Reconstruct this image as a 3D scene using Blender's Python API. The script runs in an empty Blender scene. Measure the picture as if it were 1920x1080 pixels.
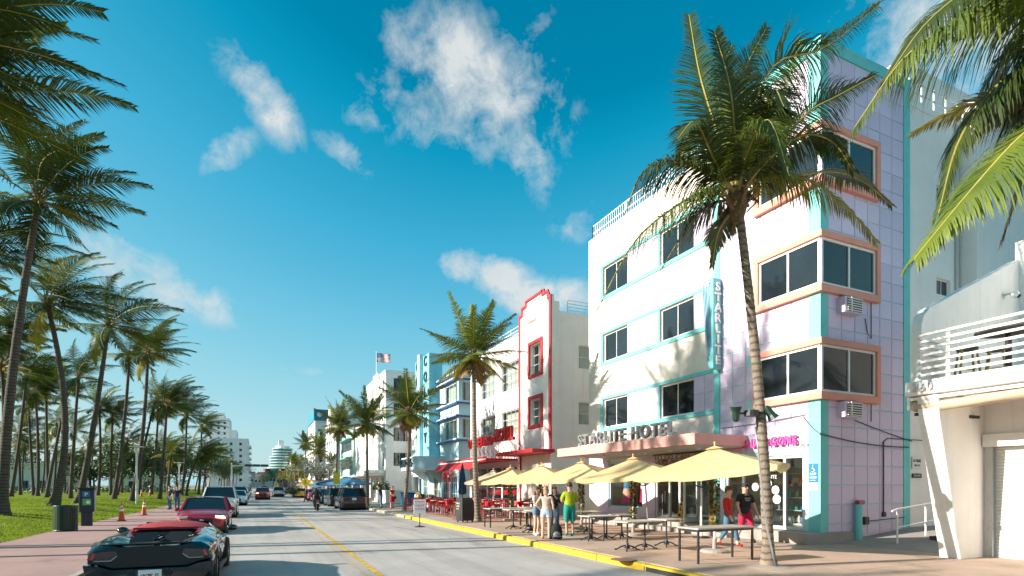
import bpy, math, random
from mathutils import Vector, Matrix, Euler
random.seed(7)
SC = bpy.context.scene
COL = SC.collection
PI = math.pi
R = math.radians

# ------------------------------------------------------------------ camera
F_PX, H_CAM = 1037.0, 1.9
YAW = math.atan(478 / 1037)
cam = bpy.data.cameras.new('camera')
cam.sensor_width = 36
cam.lens = 36 * F_PX / 1920
cam.shift_y = 370 / 1920
cam.clip_start = .1
cam.clip_end = 6000
camo = bpy.data.objects.new('camera', cam)
camo.location = (0, 0, H_CAM)
camo.rotation_euler = (R(90), 0, -YAW)
COL.objects.link(camo)
SC.camera = camo

# ------------------------------------------------------------------ sun and sky
SUN_EL, SUN_H = R(21.5), Vector((.982, -.19, 0)).normalized()      # horizontal direction in which the light travels
SUN_AZ = math.atan2(-SUN_H.x, -SUN_H.y)                            # clockwise from +Y
sun = bpy.data.lights.new('sun', 'SUN')
sun.energy = 5.0
sun.angle = R(.55)
sun.color = (1, .915, .81)
suno = bpy.data.objects.new('sun', sun)
ldir = Vector((SUN_H.x * math.cos(SUN_EL), SUN_H.y * math.cos(SUN_EL), -math.sin(SUN_EL)))
suno.rotation_euler = ldir.to_track_quat('-Z', 'Y').to_euler()
suno.location = (-40, 8, 30)
COL.objects.link(suno)

W = bpy.data.worlds.new('World')
SC.world = W
W.use_nodes = True
nt = W.node_tree
nt.nodes.clear()
def N(kind, **kw):
    n = nt.nodes.new(kind)
    for k, v in kw.items(): setattr(n, k, v)
    return n
def LK(a, b): nt.links.new(a, b)
def math_node(op, a, b=None, clamp=False):
    n = N('ShaderNodeMath', operation=op, use_clamp=clamp)
    for i, v in enumerate((a, b)):
        if v is None: continue
        if isinstance(v, (int, float)): n.inputs[i].default_value = v
        else: LK(v, n.inputs[i])
    return n.outputs[0]
sky = N('ShaderNodeTexSky', sky_type='NISHITA', sun_disc=False)
sky.sun_elevation = SUN_EL
sky.sun_rotation = SUN_AZ
sky.air_density, sky.dust_density, sky.ozone_density = 1.0, .3, 1.0
EXPO = 1.08
sep = N('ShaderNodeSeparateColor'); LK(sky.outputs[0], sep.inputs[0])
ramp = N('ShaderNodeValToRGB'); els = ramp.color_ramp.elements           # the sky's own brightness, graded to the tropical blue of the photograph
lin_ = lambda c: (c / 255 / 12.92) if c <= 10 else ((c / 255 + .055) / 1.055) ** 2.4
STOPS = [(.125, (0, 128, 168)), (.144, (0, 135, 176)), (.158, (10, 154, 195)), (.198, (66, 176, 216)), (.275, (116, 199, 228)), (.371, (150, 214, 232)), (.503, (178, 225, 234)), (.62, (200, 228, 228)), (.9, (232, 232, 220))]
els[0].position, els[1].position = STOPS[0][0], STOPS[-1][0]
for p_, c_ in STOPS[1:-1]: els.new(p_)
for e_, (p_, c_) in zip(els, STOPS): e_.position = p_; e_.color = tuple(lin_(x) for x in c_) + (1,)
LK(math_node('MULTIPLY', sep.outputs[1], .1), ramp.inputs[0])
hsv = N('ShaderNodeVectorMath', operation='SCALE'); LK(ramp.outputs[0], hsv.inputs[0]); hsv.inputs['Scale'].default_value = 10 / 2 ** EXPO
tc = N('ShaderNodeTexCoord')
def wdir(px, py):       # a direction of the place, read off the photograph
    u, v = (px - 960) / F_PX, (910 - py) / F_PX
    s, c = math.sin(YAW), math.cos(YAW)
    return Vector((s + u * c, c - u * s, v)).normalized()
nz = N('ShaderNodeTexNoise')
nz.inputs['Scale'].default_value = 7.5; nz.inputs['Detail'].default_value = 6; nz.inputs['Roughness'].default_value = .62
nz.inputs['Distortion'].default_value = .25
LK(tc.outputs['Generated'], nz.inputs['Vector'])
nz2 = N('ShaderNodeTexNoise')
nz2.inputs['Scale'].default_value = 24; nz2.inputs['Detail'].default_value = 5; nz2.inputs['Roughness'].default_value = .66
nz2.inputs['Distortion'].default_value = .35
LK(tc.outputs['Generated'], nz2.inputs['Vector'])
puff = math_node('ADD', math_node('MULTIPLY', math_node('SUBTRACT', nz.outputs['Fac'], .5), 2.6), math_node('MULTIPLY', math_node('SUBTRACT', nz2.outputs['Fac'], .5), 2.1))
# each cloud: direction, half widths (radians), tilt, thickness
CL = [((800, 110), .070, .045, -40, .75), ((880, 150), .11, .070, -30, .95), ((945, 205), .085, .060, -45, 1.0), ((1000, 165), .085, .05, -60, .6), ((990, 290), .070, .034, -62, .85), ((780, 215), .075, .040, -25, .5), ((990, 85), .045, .022, 60, .5), ((860, 235), .08, .035, -20, .55),
      ((500, 190), .062, .032, -50, .9), ((465, 150), .04, .022, -40, .5), ((425, 285), .045, .020, 42, .6), ((540, 235), .03, .016, -50, .5), ((650, 292), .045, .018, -25, .6), ((685, 215), .03, .018, -15, .22),
      ((870, 498), .05, .030, -8, 1.4), ((935, 520), .065, .036, -12, 1.45), ((1000, 560), .085, .036, -10, 1.4), ((1085, 555), .07, .03, 0, 1.2), ((1085, 420), .035, .024, 0, .35),
      ((215, 490), .055, .042, -25, 1.4), ((290, 530), .075, .042, -20, 1.25), ((370, 565), .06, .028, -15, .7),
      ((1740, 40), .13, .09, 15, .9), ((1880, 100), .13, .07, 0, .9), ((1650, 30), .07, .05, 40, .5), ((575, 695), .035, .006, 0, .3)]
rnd = random.Random(3)
for k in range(6):     # the same fair-weather clouds go on round the rest of the sky
    az = R(75 + k * 42)
    el = R(rnd.uniform(9, 48))
    CL.append(((math.sin(az) * math.cos(el), math.cos(az) * math.cos(el), math.sin(el)), rnd.uniform(.08, .2), rnd.uniform(.04, .08), rnd.uniform(-40, 20), rnd.uniform(.5, 1.1)))
dens = None
for c, rx, ry, tilt, th in CL:
    v = Vector(c).normalized() if len(c) == 3 else wdir(*c)
    rt = v.cross(Vector((0, 0, 1))).normalized()
    up = rt.cross(v).normalized()
    a = R(tilt)
    e1, e2 = rt * math.cos(a) + up * math.sin(a), up * math.cos(a) - rt * math.sin(a)
    d1, d2 = [N('ShaderNodeVectorMath', operation='DOT_PRODUCT') for _ in range(2)]
    for d, e in ((d1, e1 / rx), (d2, e2 / ry)):
        LK(tc.outputs['Generated'], d.inputs[0]); d.inputs[1].default_value = e
    q = math_node('ADD', math_node('MULTIPLY', d1.outputs['Value'], d1.outputs['Value']), math_node('MULTIPLY', d2.outputs['Value'], d2.outputs['Value']))
    m = N('ShaderNodeMath', operation='MULTIPLY_ADD'); LK(q, m.inputs[0]); m.inputs[1].default_value = -th * .8; m.inputs[2].default_value = th * .8; m = m.outputs[0]
    dens = m if dens is None else math_node('MAXIMUM', dens, m)
edge = math_node('MULTIPLY', math_node('ADD', math_node('MULTIPLY', dens, 1.25), math_node('MULTIPLY', puff, 1.5)), .62, True)
dens = math_node('MULTIPLY', edge, math_node('ADD', math_node('MULTIPLY', dens, .85), .55, True))
dens = math_node('MULTIPLY', dens, .93, True)
shade = N('ShaderNodeMix', data_type='RGBA')
shade.inputs[6].default_value = tuple(x * 10 / 2 ** EXPO for x in (.50, .64, .70)) + (1,)
shade.inputs[7].default_value = tuple(x * 10 / 2 ** EXPO for x in (.80, .82, .81)) + (1,)
LK(math_node('MULTIPLY', nz.outputs['Fac'], 1.3, True), shade.inputs[0])
cl = N('ShaderNodeMix', data_type='RGBA')
LK(dens, cl.inputs[0]); LK(hsv.outputs[0], cl.inputs[6]); LK(shade.outputs[2], cl.inputs[7])
bg = N('ShaderNodeBackground')
bg.inputs['Strength'].default_value = .10
LK(cl.outputs[2], bg.inputs['Color'])
wo = N('ShaderNodeOutputWorld')
LK(bg.outputs[0], wo.inputs[0])

vs = SC.view_settings
vs.view_transform = 'Standard'; vs.look = 'None'; vs.exposure = EXPO; vs.gamma = 1; vs.use_curve_mapping = False
SC.render.engine = 'CYCLES'
SC.cycles.use_denoising = True
SC.cycles.max_bounces = 6
SC.cycles.diffuse_bounces = 3
SC.cycles.glossy_bounces = 3
SC.cycles.transparent_max_bounces = 16
SC.cycles.caustics_reflective = False
SC.cycles.caustics_refractive = False

# ------------------------------------------------------------------ measuring: from a spot in the photograph to a place in the world
SN, CS = math.sin(YAW), math.cos(YAW)
def ray(px, py):
    u = (px - 960) / F_PX
    return Vector((SN + u * CS, CS - u * SN, (910 - py) / F_PX))
def G(px, py, z=0.): r = ray(px, py); d = (z - H_CAM) / r.z; return Vector((r.x * d, r.y * d, z))
def atX(px, py, x): r = ray(px, py); d = x / r.x; return Vector((x, r.y * d, H_CAM + r.z * d))
def atY(px, py, y): r = ray(px, py); d = y / r.y; return Vector((r.x * d, y, H_CAM + r.z * d))
def atD(px, py, d): r = ray(px, py); return Vector((r.x * d, r.y * d, H_CAM + r.z * d))

# ------------------------------------------------------------------ materials
MATS = {}
def M(name, col, rough=.7, var=.10, scale=2.5, bump=0., bscale=30, metal=0., spec=.5, coat=0., rand=0., streak=0., col2=None, trans=0., geo=False, rings=0):
    if name in MATS: return MATS[name]
    m = bpy.data.materials.new(name); m.use_nodes = True
    t = m.node_tree; L = t.links; P = t.nodes['Principled BSDF']
    P.inputs['Roughness'].default_value = rough; P.inputs['Metallic'].default_value = metal
    P.inputs['Specular IOR Level'].default_value = spec; P.inputs['Coat Weight'].default_value = coat
    P.inputs['Coat Roughness'].default_value = .03
    tcn = t.nodes.new('ShaderNodeTexCoord'); src = tcn.outputs['Object']
    if geo: src = t.nodes.new('ShaderNodeNewGeometry').outputs['Position']
    c = tuple(col) + (1,)
    n = t.nodes.new('ShaderNodeTexNoise'); n.inputs['Scale'].default_value = scale; n.inputs['Detail'].default_value = 6; n.inputs['Roughness'].default_value = .62
    L.new(src, n.inputs['Vector'])
    mr = t.nodes.new('ShaderNodeMapRange'); mr.inputs[1].default_value = .3; mr.inputs[2].default_value = .7
    L.new(n.outputs['Fac'], mr.inputs[0])
    mix = t.nodes.new('ShaderNodeMix'); mix.data_type = 'RGBA'
    mix.inputs[6].default_value = tuple(min(1, x * (1 + var)) for x in col) + (1,)
    mix.inputs[7].default_value = (tuple(col2) + (1,)) if col2 else tuple(x * (1 - var) for x in col) + (1,)
    L.new(mr.outputs[0], mix.inputs[0]); out = mix.outputs[2]
    if streak:
        mp = t.nodes.new('ShaderNodeMapping'); mp.inputs['Scale'].default_value = (2.2, 2.2, .12); L.new(src, mp.inputs[0])
        s = t.nodes.new('ShaderNodeTexNoise'); s.inputs['Scale'].default_value = 2.5; s.inputs['Detail'].default_value = 7; s.inputs['Roughness'].default_value = .7; L.new(mp.outputs[0], s.inputs['Vector'])
        r2 = t.nodes.new('ShaderNodeMapRange'); r2.inputs[1].default_value = .52; r2.inputs[2].default_value = .8; L.new(s.outputs['Fac'], r2.inputs[0])
        mm = t.nodes.new('ShaderNodeMath'); mm.operation = 'MULTIPLY'; mm.inputs[1].default_value = streak; L.new(r2.outputs[0], mm.inputs[0])
        mx = t.nodes.new('ShaderNodeMix'); mx.data_type = 'RGBA'; mx.inputs[7].default_value = (col[0] * .45, col[1] * .43, col[2] * .40, 1)
        L.new(mm.outputs[0], mx.inputs[0]); L.new(out, mx.inputs[6]); out = mx.outputs[2]
    if rings:
        wv = t.nodes.new('ShaderNodeTexWave'); wv.wave_type = 'BANDS'; wv.bands_direction = 'Z'; wv.inputs['Scale'].default_value = 2.1; wv.inputs['Distortion'].default_value = 2.6; wv.inputs['Detail'].default_value = 3; wv.inputs['Detail Scale'].default_value = 2.5; L.new(src, wv.inputs['Vector'])
        rw = t.nodes.new('ShaderNodeMapRange'); rw.inputs[1].default_value = .05; rw.inputs[2].default_value = .45; rw.inputs[3].default_value = .45; L.new(wv.outputs['Fac'], rw.inputs[0])
        vr = t.nodes.new('ShaderNodeVectorMath'); vr.operation = 'SCALE'; L.new(out, vr.inputs[0]); L.new(rw.outputs[0], vr.inputs['Scale']); out = vr.outputs[0]
    if rand:
        oi = t.nodes.new('ShaderNodeObjectInfo'); r3 = t.nodes.new('ShaderNodeMapRange'); r3.inputs[3].default_value = 1 - rand; r3.inputs[4].default_value = 1 + rand
        L.new(oi.outputs['Random'], r3.inputs[0])
        vm = t.nodes.new('ShaderNodeVectorMath'); vm.operation = 'SCALE'; L.new(out, vm.inputs[0]); L.new(r3.outputs[0], vm.inputs['Scale']); out = vm.outputs[0]
    L.new(out, P.inputs['Base Color'])
    if bump:
        b = t.nodes.new('ShaderNodeBump'); b.inputs['Strength'].default_value = bump; b.inputs['Distance'].default_value = .02
        n2 = t.nodes.new('ShaderNodeTexNoise'); n2.inputs['Scale'].default_value = bscale; n2.inputs['Detail'].default_value = 5
        L.new(src, n2.inputs['Vector']); L.new(n2.outputs['Fac'], b.inputs['Height']); L.new(b.outputs[0], P.inputs['Normal'])
    if trans:      # thin leaf: part of the light passes through
        tr = t.nodes.new('ShaderNodeBsdfTranslucent'); L.new(out, tr.inputs['Color'])
        ms = t.nodes.new('ShaderNodeMixShader'); ms.inputs[0].default_value = trans
        L.new(P.outputs[0], ms.inputs[1]); L.new(tr.outputs[0], ms.inputs[2]); L.new(ms.outputs[0], t.nodes['Material Output'].inputs[0])
    MATS[name] = m
    return m
def EM(name, col, strength):
    m = bpy.data.materials.new(name); m.use_nodes = True
    P = m.node_tree.nodes['Principled BSDF']; P.inputs['Base Color'].default_value = tuple(col) + (1,)
    P.inputs['Emission Color'].default_value = tuple(col) + (1,); P.inputs['Emission Strength'].default_value = strength
    MATS[name] = m; return m
def clear_glass(name, tintc, k=.10):
    m = bpy.data.materials.new(name); m.use_nodes = True
    t = m.node_tree; t.nodes.remove(t.nodes['Principled BSDF'])
    tr = t.nodes.new('ShaderNodeBsdfTransparent'); tr.inputs[0].default_value = tuple(tintc) + (1,)
    gl = t.nodes.new('ShaderNodeBsdfGlossy'); gl.inputs['Roughness'].default_value = .01
    fr = t.nodes.new('ShaderNodeLayerWeight'); pw = t.nodes.new('ShaderNodeMath'); pw.operation = 'POWER'; pw.inputs[1].default_value = 5; t.links.new(fr.outputs['Facing'], pw.inputs[0])
    ad = t.nodes.new('ShaderNodeMath'); ad.operation = 'MULTIPLY_ADD'; ad.inputs[1].default_value = .8; ad.inputs[2].default_value = .03 + k * .5; t.links.new(pw.outputs[0], ad.inputs[0])
    ms = t.nodes.new('ShaderNodeMixShader')
    t.links.new(ad.outputs[0], ms.inputs[0]); t.links.new(tr.outputs[0], ms.inputs[1]); t.links.new(gl.outputs[0], ms.inputs[2])
    t.links.new(ms.outputs[0], t.nodes['Material Output'].inputs[0]); MATS[name] = m; return m
def worn(m, amount, scale=6):      # paint worn through in patches
    t = m.node_tree; P = t.nodes['Principled BSDF']
    g = t.nodes.new('ShaderNodeNewGeometry'); n = t.nodes.new('ShaderNodeTexNoise'); n.inputs['Scale'].default_value = scale; n.inputs['Detail'].default_value = 8; n.inputs['Roughness'].default_value = .75
    t.links.new(g.outputs['Position'], n.inputs['Vector'])
    mr = t.nodes.new('ShaderNodeMapRange'); mr.inputs[1].default_value = amount - .06; mr.inputs[2].default_value = amount + .06; t.links.new(n.outputs['Fac'], mr.inputs[0])
    tr = t.nodes.new('ShaderNodeBsdfTransparent'); ms = t.nodes.new('ShaderNodeMixShader')
    t.links.new(mr.outputs[0], ms.inputs[0]); t.links.new(P.outputs[0], ms.inputs[1]); t.links.new(tr.outputs[0], ms.inputs[2])
    t.links.new(ms.outputs[0], t.nodes['Material Output'].inputs[0]); return m

M('white_stucco', (.86, .83, .79), .85, .05, 1.2, .25, 60, streak=.30)
M('warm_stucco', (.77, .70, .61), .85, .05, 1.2, .25, 60, streak=.26)
M('white_wall_shade', (.92, .86, .81), .85, .05, 1.0, .25, 60, streak=.2)
M('grey_stucco', (.55, .54, .52), .9, .08, 1.2, .3, 60, streak=.3)
M('lilac_tile', (.66, .545, .70), .45, .05, 1.5, .12, 50, rand=.07)
M('teal_paint', (.17, .58, .57), .55, .07, 2, .15, 60, streak=.24)
M('teal_line', (.40, .70, .70), .7, .05, 2)
M('coral_paint', (.76, .31, .22), .6, .06, 2, .15, 60, streak=.24)
M('canopy_pink', (.64, .33, .28), .6, .07, 1.5, .15, 50, streak=.2)
M('red_paint', (.44, .016, .020), .5, .12, 3, .1, 60, streak=.1)
M('red_bright', (.46, .014, .020), .4, .10, 4, rand=.12)
M('red_awning', (.40, .012, .018), .8, .1, 3)
M('blue_pale', (.48, .68, .73), .75, .06, 1.2, .2, 60, streak=.26)
M('blue_sky_paint', (.20, .54, .64), .7, .06, 1.2, .2, 60, streak=.24)
M('blue_trim', (.03, .09, .33), .5, .1, 3)
M('navy_letter', (.015, .035, .06), .35, .2, 6)
M('mint_paint', (.50, .72, .62), .75, .06, 1.2, .2, 60, streak=.26)
M('dark_teal', (.03, .22, .30), .6, .1, 2)
M('white_frame', (.80, .79, .76), .45, .05, 4)
M('white_metal', (.78, .76, .72), .4, .06, 5, streak=.08)
M('steel', (.42, .43, .44), .38, .1, 6, metal=.8)
M('dark_steel', (.06, .06, .065), .5, .25, 8, metal=.3)
M('black_iron', (.018, .018, .02), .5, .3, 10)
M('glass_dark', (.012, .018, .024), .03, .3, .8, .05, 1.6, spec=.7, rand=.5)
M('glass_blue', (.05, .12, .15), .04, .3, .8, spec=.7)
M('glass_car', (.012, .016, .018), .03, .2, 1, spec=.7, coat=.5)
M('blind', (.62, .60, .54), .8, .06, 3)
M('curtain', (.66, .62, .52), .9, .08, 5)
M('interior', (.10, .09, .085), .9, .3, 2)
M('interior_pale', (.50, .46, .42), .9, .2, 2)
clear_glass('glass_shop', (.90, .95, .95), .05)
M('tile_roof', (.45, .24, .16), .8, .15, 3)
M('concrete', (.33, .30, .27), .88, .12, 1.5, .35, 45, geo=True)
M('walk_slab', (.42, .30, .225), .85, .14, .9, .35, 50, rand=.05, geo=True)
M('walk_slab_red', (.36, .17, .13), .7, .14, .9, .3, 50, rand=.06, geo=True)
M('walk_slab_grey', (.36, .30, .25), .85, .14, .9, .35, 50, rand=.06, geo=True)
M('path_pink', (.37, .225, .195), .88, .10, .7, .3, 60, rand=.04, geo=True)
M('road', (.415, .385, .355), .88, .16, .35, .5, 90, geo=True)
M('ground', (.22, .20, .16), .9, .2, .05, geo=True)
M('joint', (.16, .12, .10), .95, .2, 3, geo=True)
M('kerb_yellow', (.60, .40, .025), .7, .13, 3, .3, 40, rand=.06, streak=.15, geo=True)
M('kerb_grey', (.44, .40, .36), .85, .16, 3, .3, 40, rand=.08, geo=True)
M('kerb_faded', (.48, .34, .12), .8, .2, 4, .3, 40, rand=.1, col2=(.42, .37, .31), geo=True)
worn(M('line_yellow', (.58, .36, .03), .75, .12, 4), .58, 5)
worn(M('line_faded', (.70, .46, .12), .75, .12, 4), .44, 7)
worn(M('line_white', (.74, .72, .68), .75, .12, 4), .50, 7)
M('lawn', (.185, .225, .018), 1., .3, .45, .6, 30, col2=(.095, .14, .010), spec=.05, geo=True)
M('grass_blade', (.22, .29, .018), .9, .3, .5, trans=.35, geo=True)
M('soil', (.10, .07, .05), .95, .3, 3)
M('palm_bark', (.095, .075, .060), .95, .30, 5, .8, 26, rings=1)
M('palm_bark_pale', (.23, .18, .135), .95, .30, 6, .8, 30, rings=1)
M('palm_fibre', (.16, .105, .055), .9, .35, 12, .6, 50)
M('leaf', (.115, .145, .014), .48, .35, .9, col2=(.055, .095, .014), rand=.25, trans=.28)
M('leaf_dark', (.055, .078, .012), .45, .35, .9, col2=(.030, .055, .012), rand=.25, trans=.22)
M('leaf_yellow', (.24, .21, .020), .5, .3, .9, col2=(.22, .22, .025), rand=.2, trans=.35)
M('leaf_dry', (.26, .17, .08), .8, .3, 2, rand=.2, trans=.2)
M('rachis', (.33, .28, .06), .5, .2, 3, rand=.2)
M('tree_leaf', (.05, .085, .018), .5, .4, 1.2, rand=.2, trans=.25)
M('tree_leaf_silver', (.30, .31, .25), .6, .3, 1.5, rand=.2, trans=.2)
M('tree_leaf_yellow', (.20, .20, .03), .5, .4, 1.2, rand=.2, trans=.3)
M('bark', (.12, .09, .07), .9, .3, 6, .7, 25)
M('umbrella_yellow', (.80, .60, .30), .85, .05, 2, .15, 90, trans=.30)
M('umbrella_cream', (.62, .52, .38), .85, .05, 2, .15, 90, trans=.25)
M('umbrella_navy', (.015, .035, .085), .8, .15, 3)
M('umbrella_blue', (.05, .20, .36), .8, .12, 2, trans=.15)
M('marble', (.46, .42, .37), .35, .12, 4)
M('table_grey', (.42, .39, .35), .5, .1, 4)
M('sunflower', (.60, .33, .012), .7, .2, 20, trans=.2)
M('flower_eye', (.06, .03, .015), .9, .2, 20)
M('vine', (.055, .10, .02), .6, .4, 8, trans=.2)
M('sign_blue', (.012, .17, .36), .4, .05, 4)
M('sign_white', (.80, .79, .77), .45, .04, 4)
M('sign_grey', (.60, .60, .60), .5, .05, 4)
M('sign_green', (.01, .22, .12), .4, .05, 4)
M('sign_yellow', (.80, .56, .02), .45, .08, 4)
M('text_black', (.02, .02, .02), .6, .05, 4)
M('text_red', (.55, .03, .05), .6, .05, 4)
M('magenta', (.80, .06, .32), .4, .06, 4)
M('magenta_shadow', (.35, .16, .24), .6, .1, 4)
M('plastic_yellow', (.58, .36, .006), .4, .08, 5)
M('orange_plastic', (.62, .07, .012), .45, .08, 5)
M('reflective', (.80, .80, .78), .3, .04, 5)
M('bin_green', (.008, .035, .02), .45, .2, 6)
M('meter_navy', (.02, .027, .045), .45, .15, 5)
M('meter_green', (.12, .42, .12), .5, .1, 5)
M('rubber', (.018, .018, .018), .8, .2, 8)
M('rim', (.42, .42, .43), .3, .1, 8, metal=.9)
M('car_black', (.006, .007, .008), .12, .1, 1, coat=1., spec=.6)
M('car_trim', (.007, .007, .008), .5, .1, 4)
M('soft_top', (.33, .022, .035), .85, .12, 6, .2, 120)
M('car_maroon', (.30, .010, .028), .3, .05, 1, metal=.1, coat=.8)
M('car_red', (.36, .02, .015), .25, .05, 1, metal=.2, coat=1.)
M('car_white', (.74, .74, .73), .25, .03, 1, coat=1.)
M('car_silver', (.50, .51, .53), .3, .04, 1, metal=.6, coat=1.)
M('car_navy', (.010, .016, .028), .2, .05, 1, coat=1.)
M('car_slate', (.05, .10, .12), .22, .05, 1, metal=.3, coat=1.)
M('car_yellow', (.80, .50, .01), .3, .04, 1, coat=1.)
M('car_pink', (.65, .05, .14), .3, .04, 1, coat=1.)
M('lamp_red', (.55, .01, .015), .15, .05, 3, coat=1.)
M('lamp_clear', (.62, .62, .60), .12, .05, 3, coat=1.)
M('lamp_amber', (.75, .35, .06), .15, .05, 3, coat=1.)
EM('headlamp_lit', (1, .72, .38), 1.6)
EM('signal_red', (1, .04, .02), 2.5)
M('plate', (.75, .75, .72), .4, .04, 5)
M('skin', (.62, .37, .26), .55, .05, 8)
M('skin_dark', (.50, .28, .19), .55, .05, 8)
def cloth(name, col): return M('cloth_' + name, col, .85, .10, 7, .25, 60)
for n_, c_ in dict(lime=(.30, .38, .006), green=(.01, .24, .20), tan=(.52, .40, .34), denim=(.10, .18, .28), pale_denim=(.38, .48, .58), black=(.015, .015, .017), red=(.40, .018, .016), crimson=(.45, .01, .06), navy=(.02, .03, .06), white=(.74, .72, .70), cream=(.66, .56, .46), grey=(.25, .25, .26), yellow=(.75, .50, .02), jeans=(.06, .14, .22)).items(): cloth(n_, c_)
for n_, c_ in dict(black=(.02, .016, .014), brown=(.10, .055, .03), blond=(.34, .22, .11), grey=(.22, .19, .17)).items(): M('hair_' + n_, c_, .6, .3, 25, .5, 90)

def lane_wear(m):        # tyre-darkened lanes, patches, hairline cracks along the carriageway
    t = m.node_tree; L = t.links; P = t.nodes['Principled BSDF']; src = P.inputs['Base Color'].links[0].from_socket; g = t.nodes.new('ShaderNodeNewGeometry')
    def layer(scale, nscale, lo, hi, col, fac, kind='N'):
        nonlocal src
        mp = t.nodes.new('ShaderNodeMapping'); mp.inputs['Scale'].default_value = scale; L.new(g.outputs['Position'], mp.inputs[0])
        if kind == 'N': n = t.nodes.new('ShaderNodeTexNoise'); n.inputs['Scale'].default_value = nscale; n.inputs['Detail'].default_value = 7; n.inputs['Roughness'].default_value = .65; o = n.outputs['Fac']
        else: n = t.nodes.new('ShaderNodeTexVoronoi'); n.feature = 'DISTANCE_TO_EDGE'; n.inputs['Scale'].default_value = nscale; o = n.outputs['Distance']
        L.new(mp.outputs[0], n.inputs['Vector']); mr = t.nodes.new('ShaderNodeMapRange'); mr.inputs[1].default_value = lo; mr.inputs[2].default_value = hi; mr.inputs[4].default_value = fac; L.new(o, mr.inputs[0])
        mx = t.nodes.new('ShaderNodeMix'); mx.data_type = 'RGBA'; mx.inputs[7].default_value = tuple(col) + (1,); L.new(mr.outputs[0], mx.inputs[0]); L.new(src, mx.inputs[6]); src = mx.outputs[2]
    layer((1, .035, 1), .75, .46, .68, (.24, .215, .20), .75); layer((1, .35, 1), .55, .60, .63, (.20, .185, .175), .55); layer((1, 1, 1), 3.2, .66, .72, (.12, .11, .10), .7)
    layer((1, .8, 1), .33, .004, .0, (.20, .185, .17), .45, 'V')
    L.new(src, P.inputs['Base Color'])
lane_wear(MATS['road'])
def stain(m, s, fac=.6):
    t = m.node_tree; L = t.links; P = t.nodes['Principled BSDF']; src = P.inputs['Base Color'].links[0].from_socket; g = t.nodes.new('ShaderNodeNewGeometry')
    for sc_, lo, hi, k in ((s, .56, .72, .62), (s * 6, .66, .70, .5)):
        n = t.nodes.new('ShaderNodeTexNoise'); n.inputs['Scale'].default_value = sc_; n.inputs['Detail'].default_value = 7; n.inputs['Roughness'].default_value = .7; L.new(g.outputs['Position'], n.inputs['Vector'])
        mr = t.nodes.new('ShaderNodeMapRange'); mr.inputs[1].default_value = lo; mr.inputs[2].default_value = hi; mr.inputs[3].default_value = 1; mr.inputs[4].default_value = k; L.new(n.outputs['Fac'], mr.inputs[0])
        v = t.nodes.new('ShaderNodeVectorMath'); v.operation = 'SCALE'; L.new(src, v.inputs[0]); L.new(mr.outputs[0], v.inputs['Scale']); src = v.outputs[0]
    L.new(src, P.inputs['Base Color'])
for n_ in ('walk_slab', 'walk_slab_red', 'walk_slab_grey', 'path_pink', 'concrete', 'kerb_yellow'): stain(MATS[n_], .8)

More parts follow.
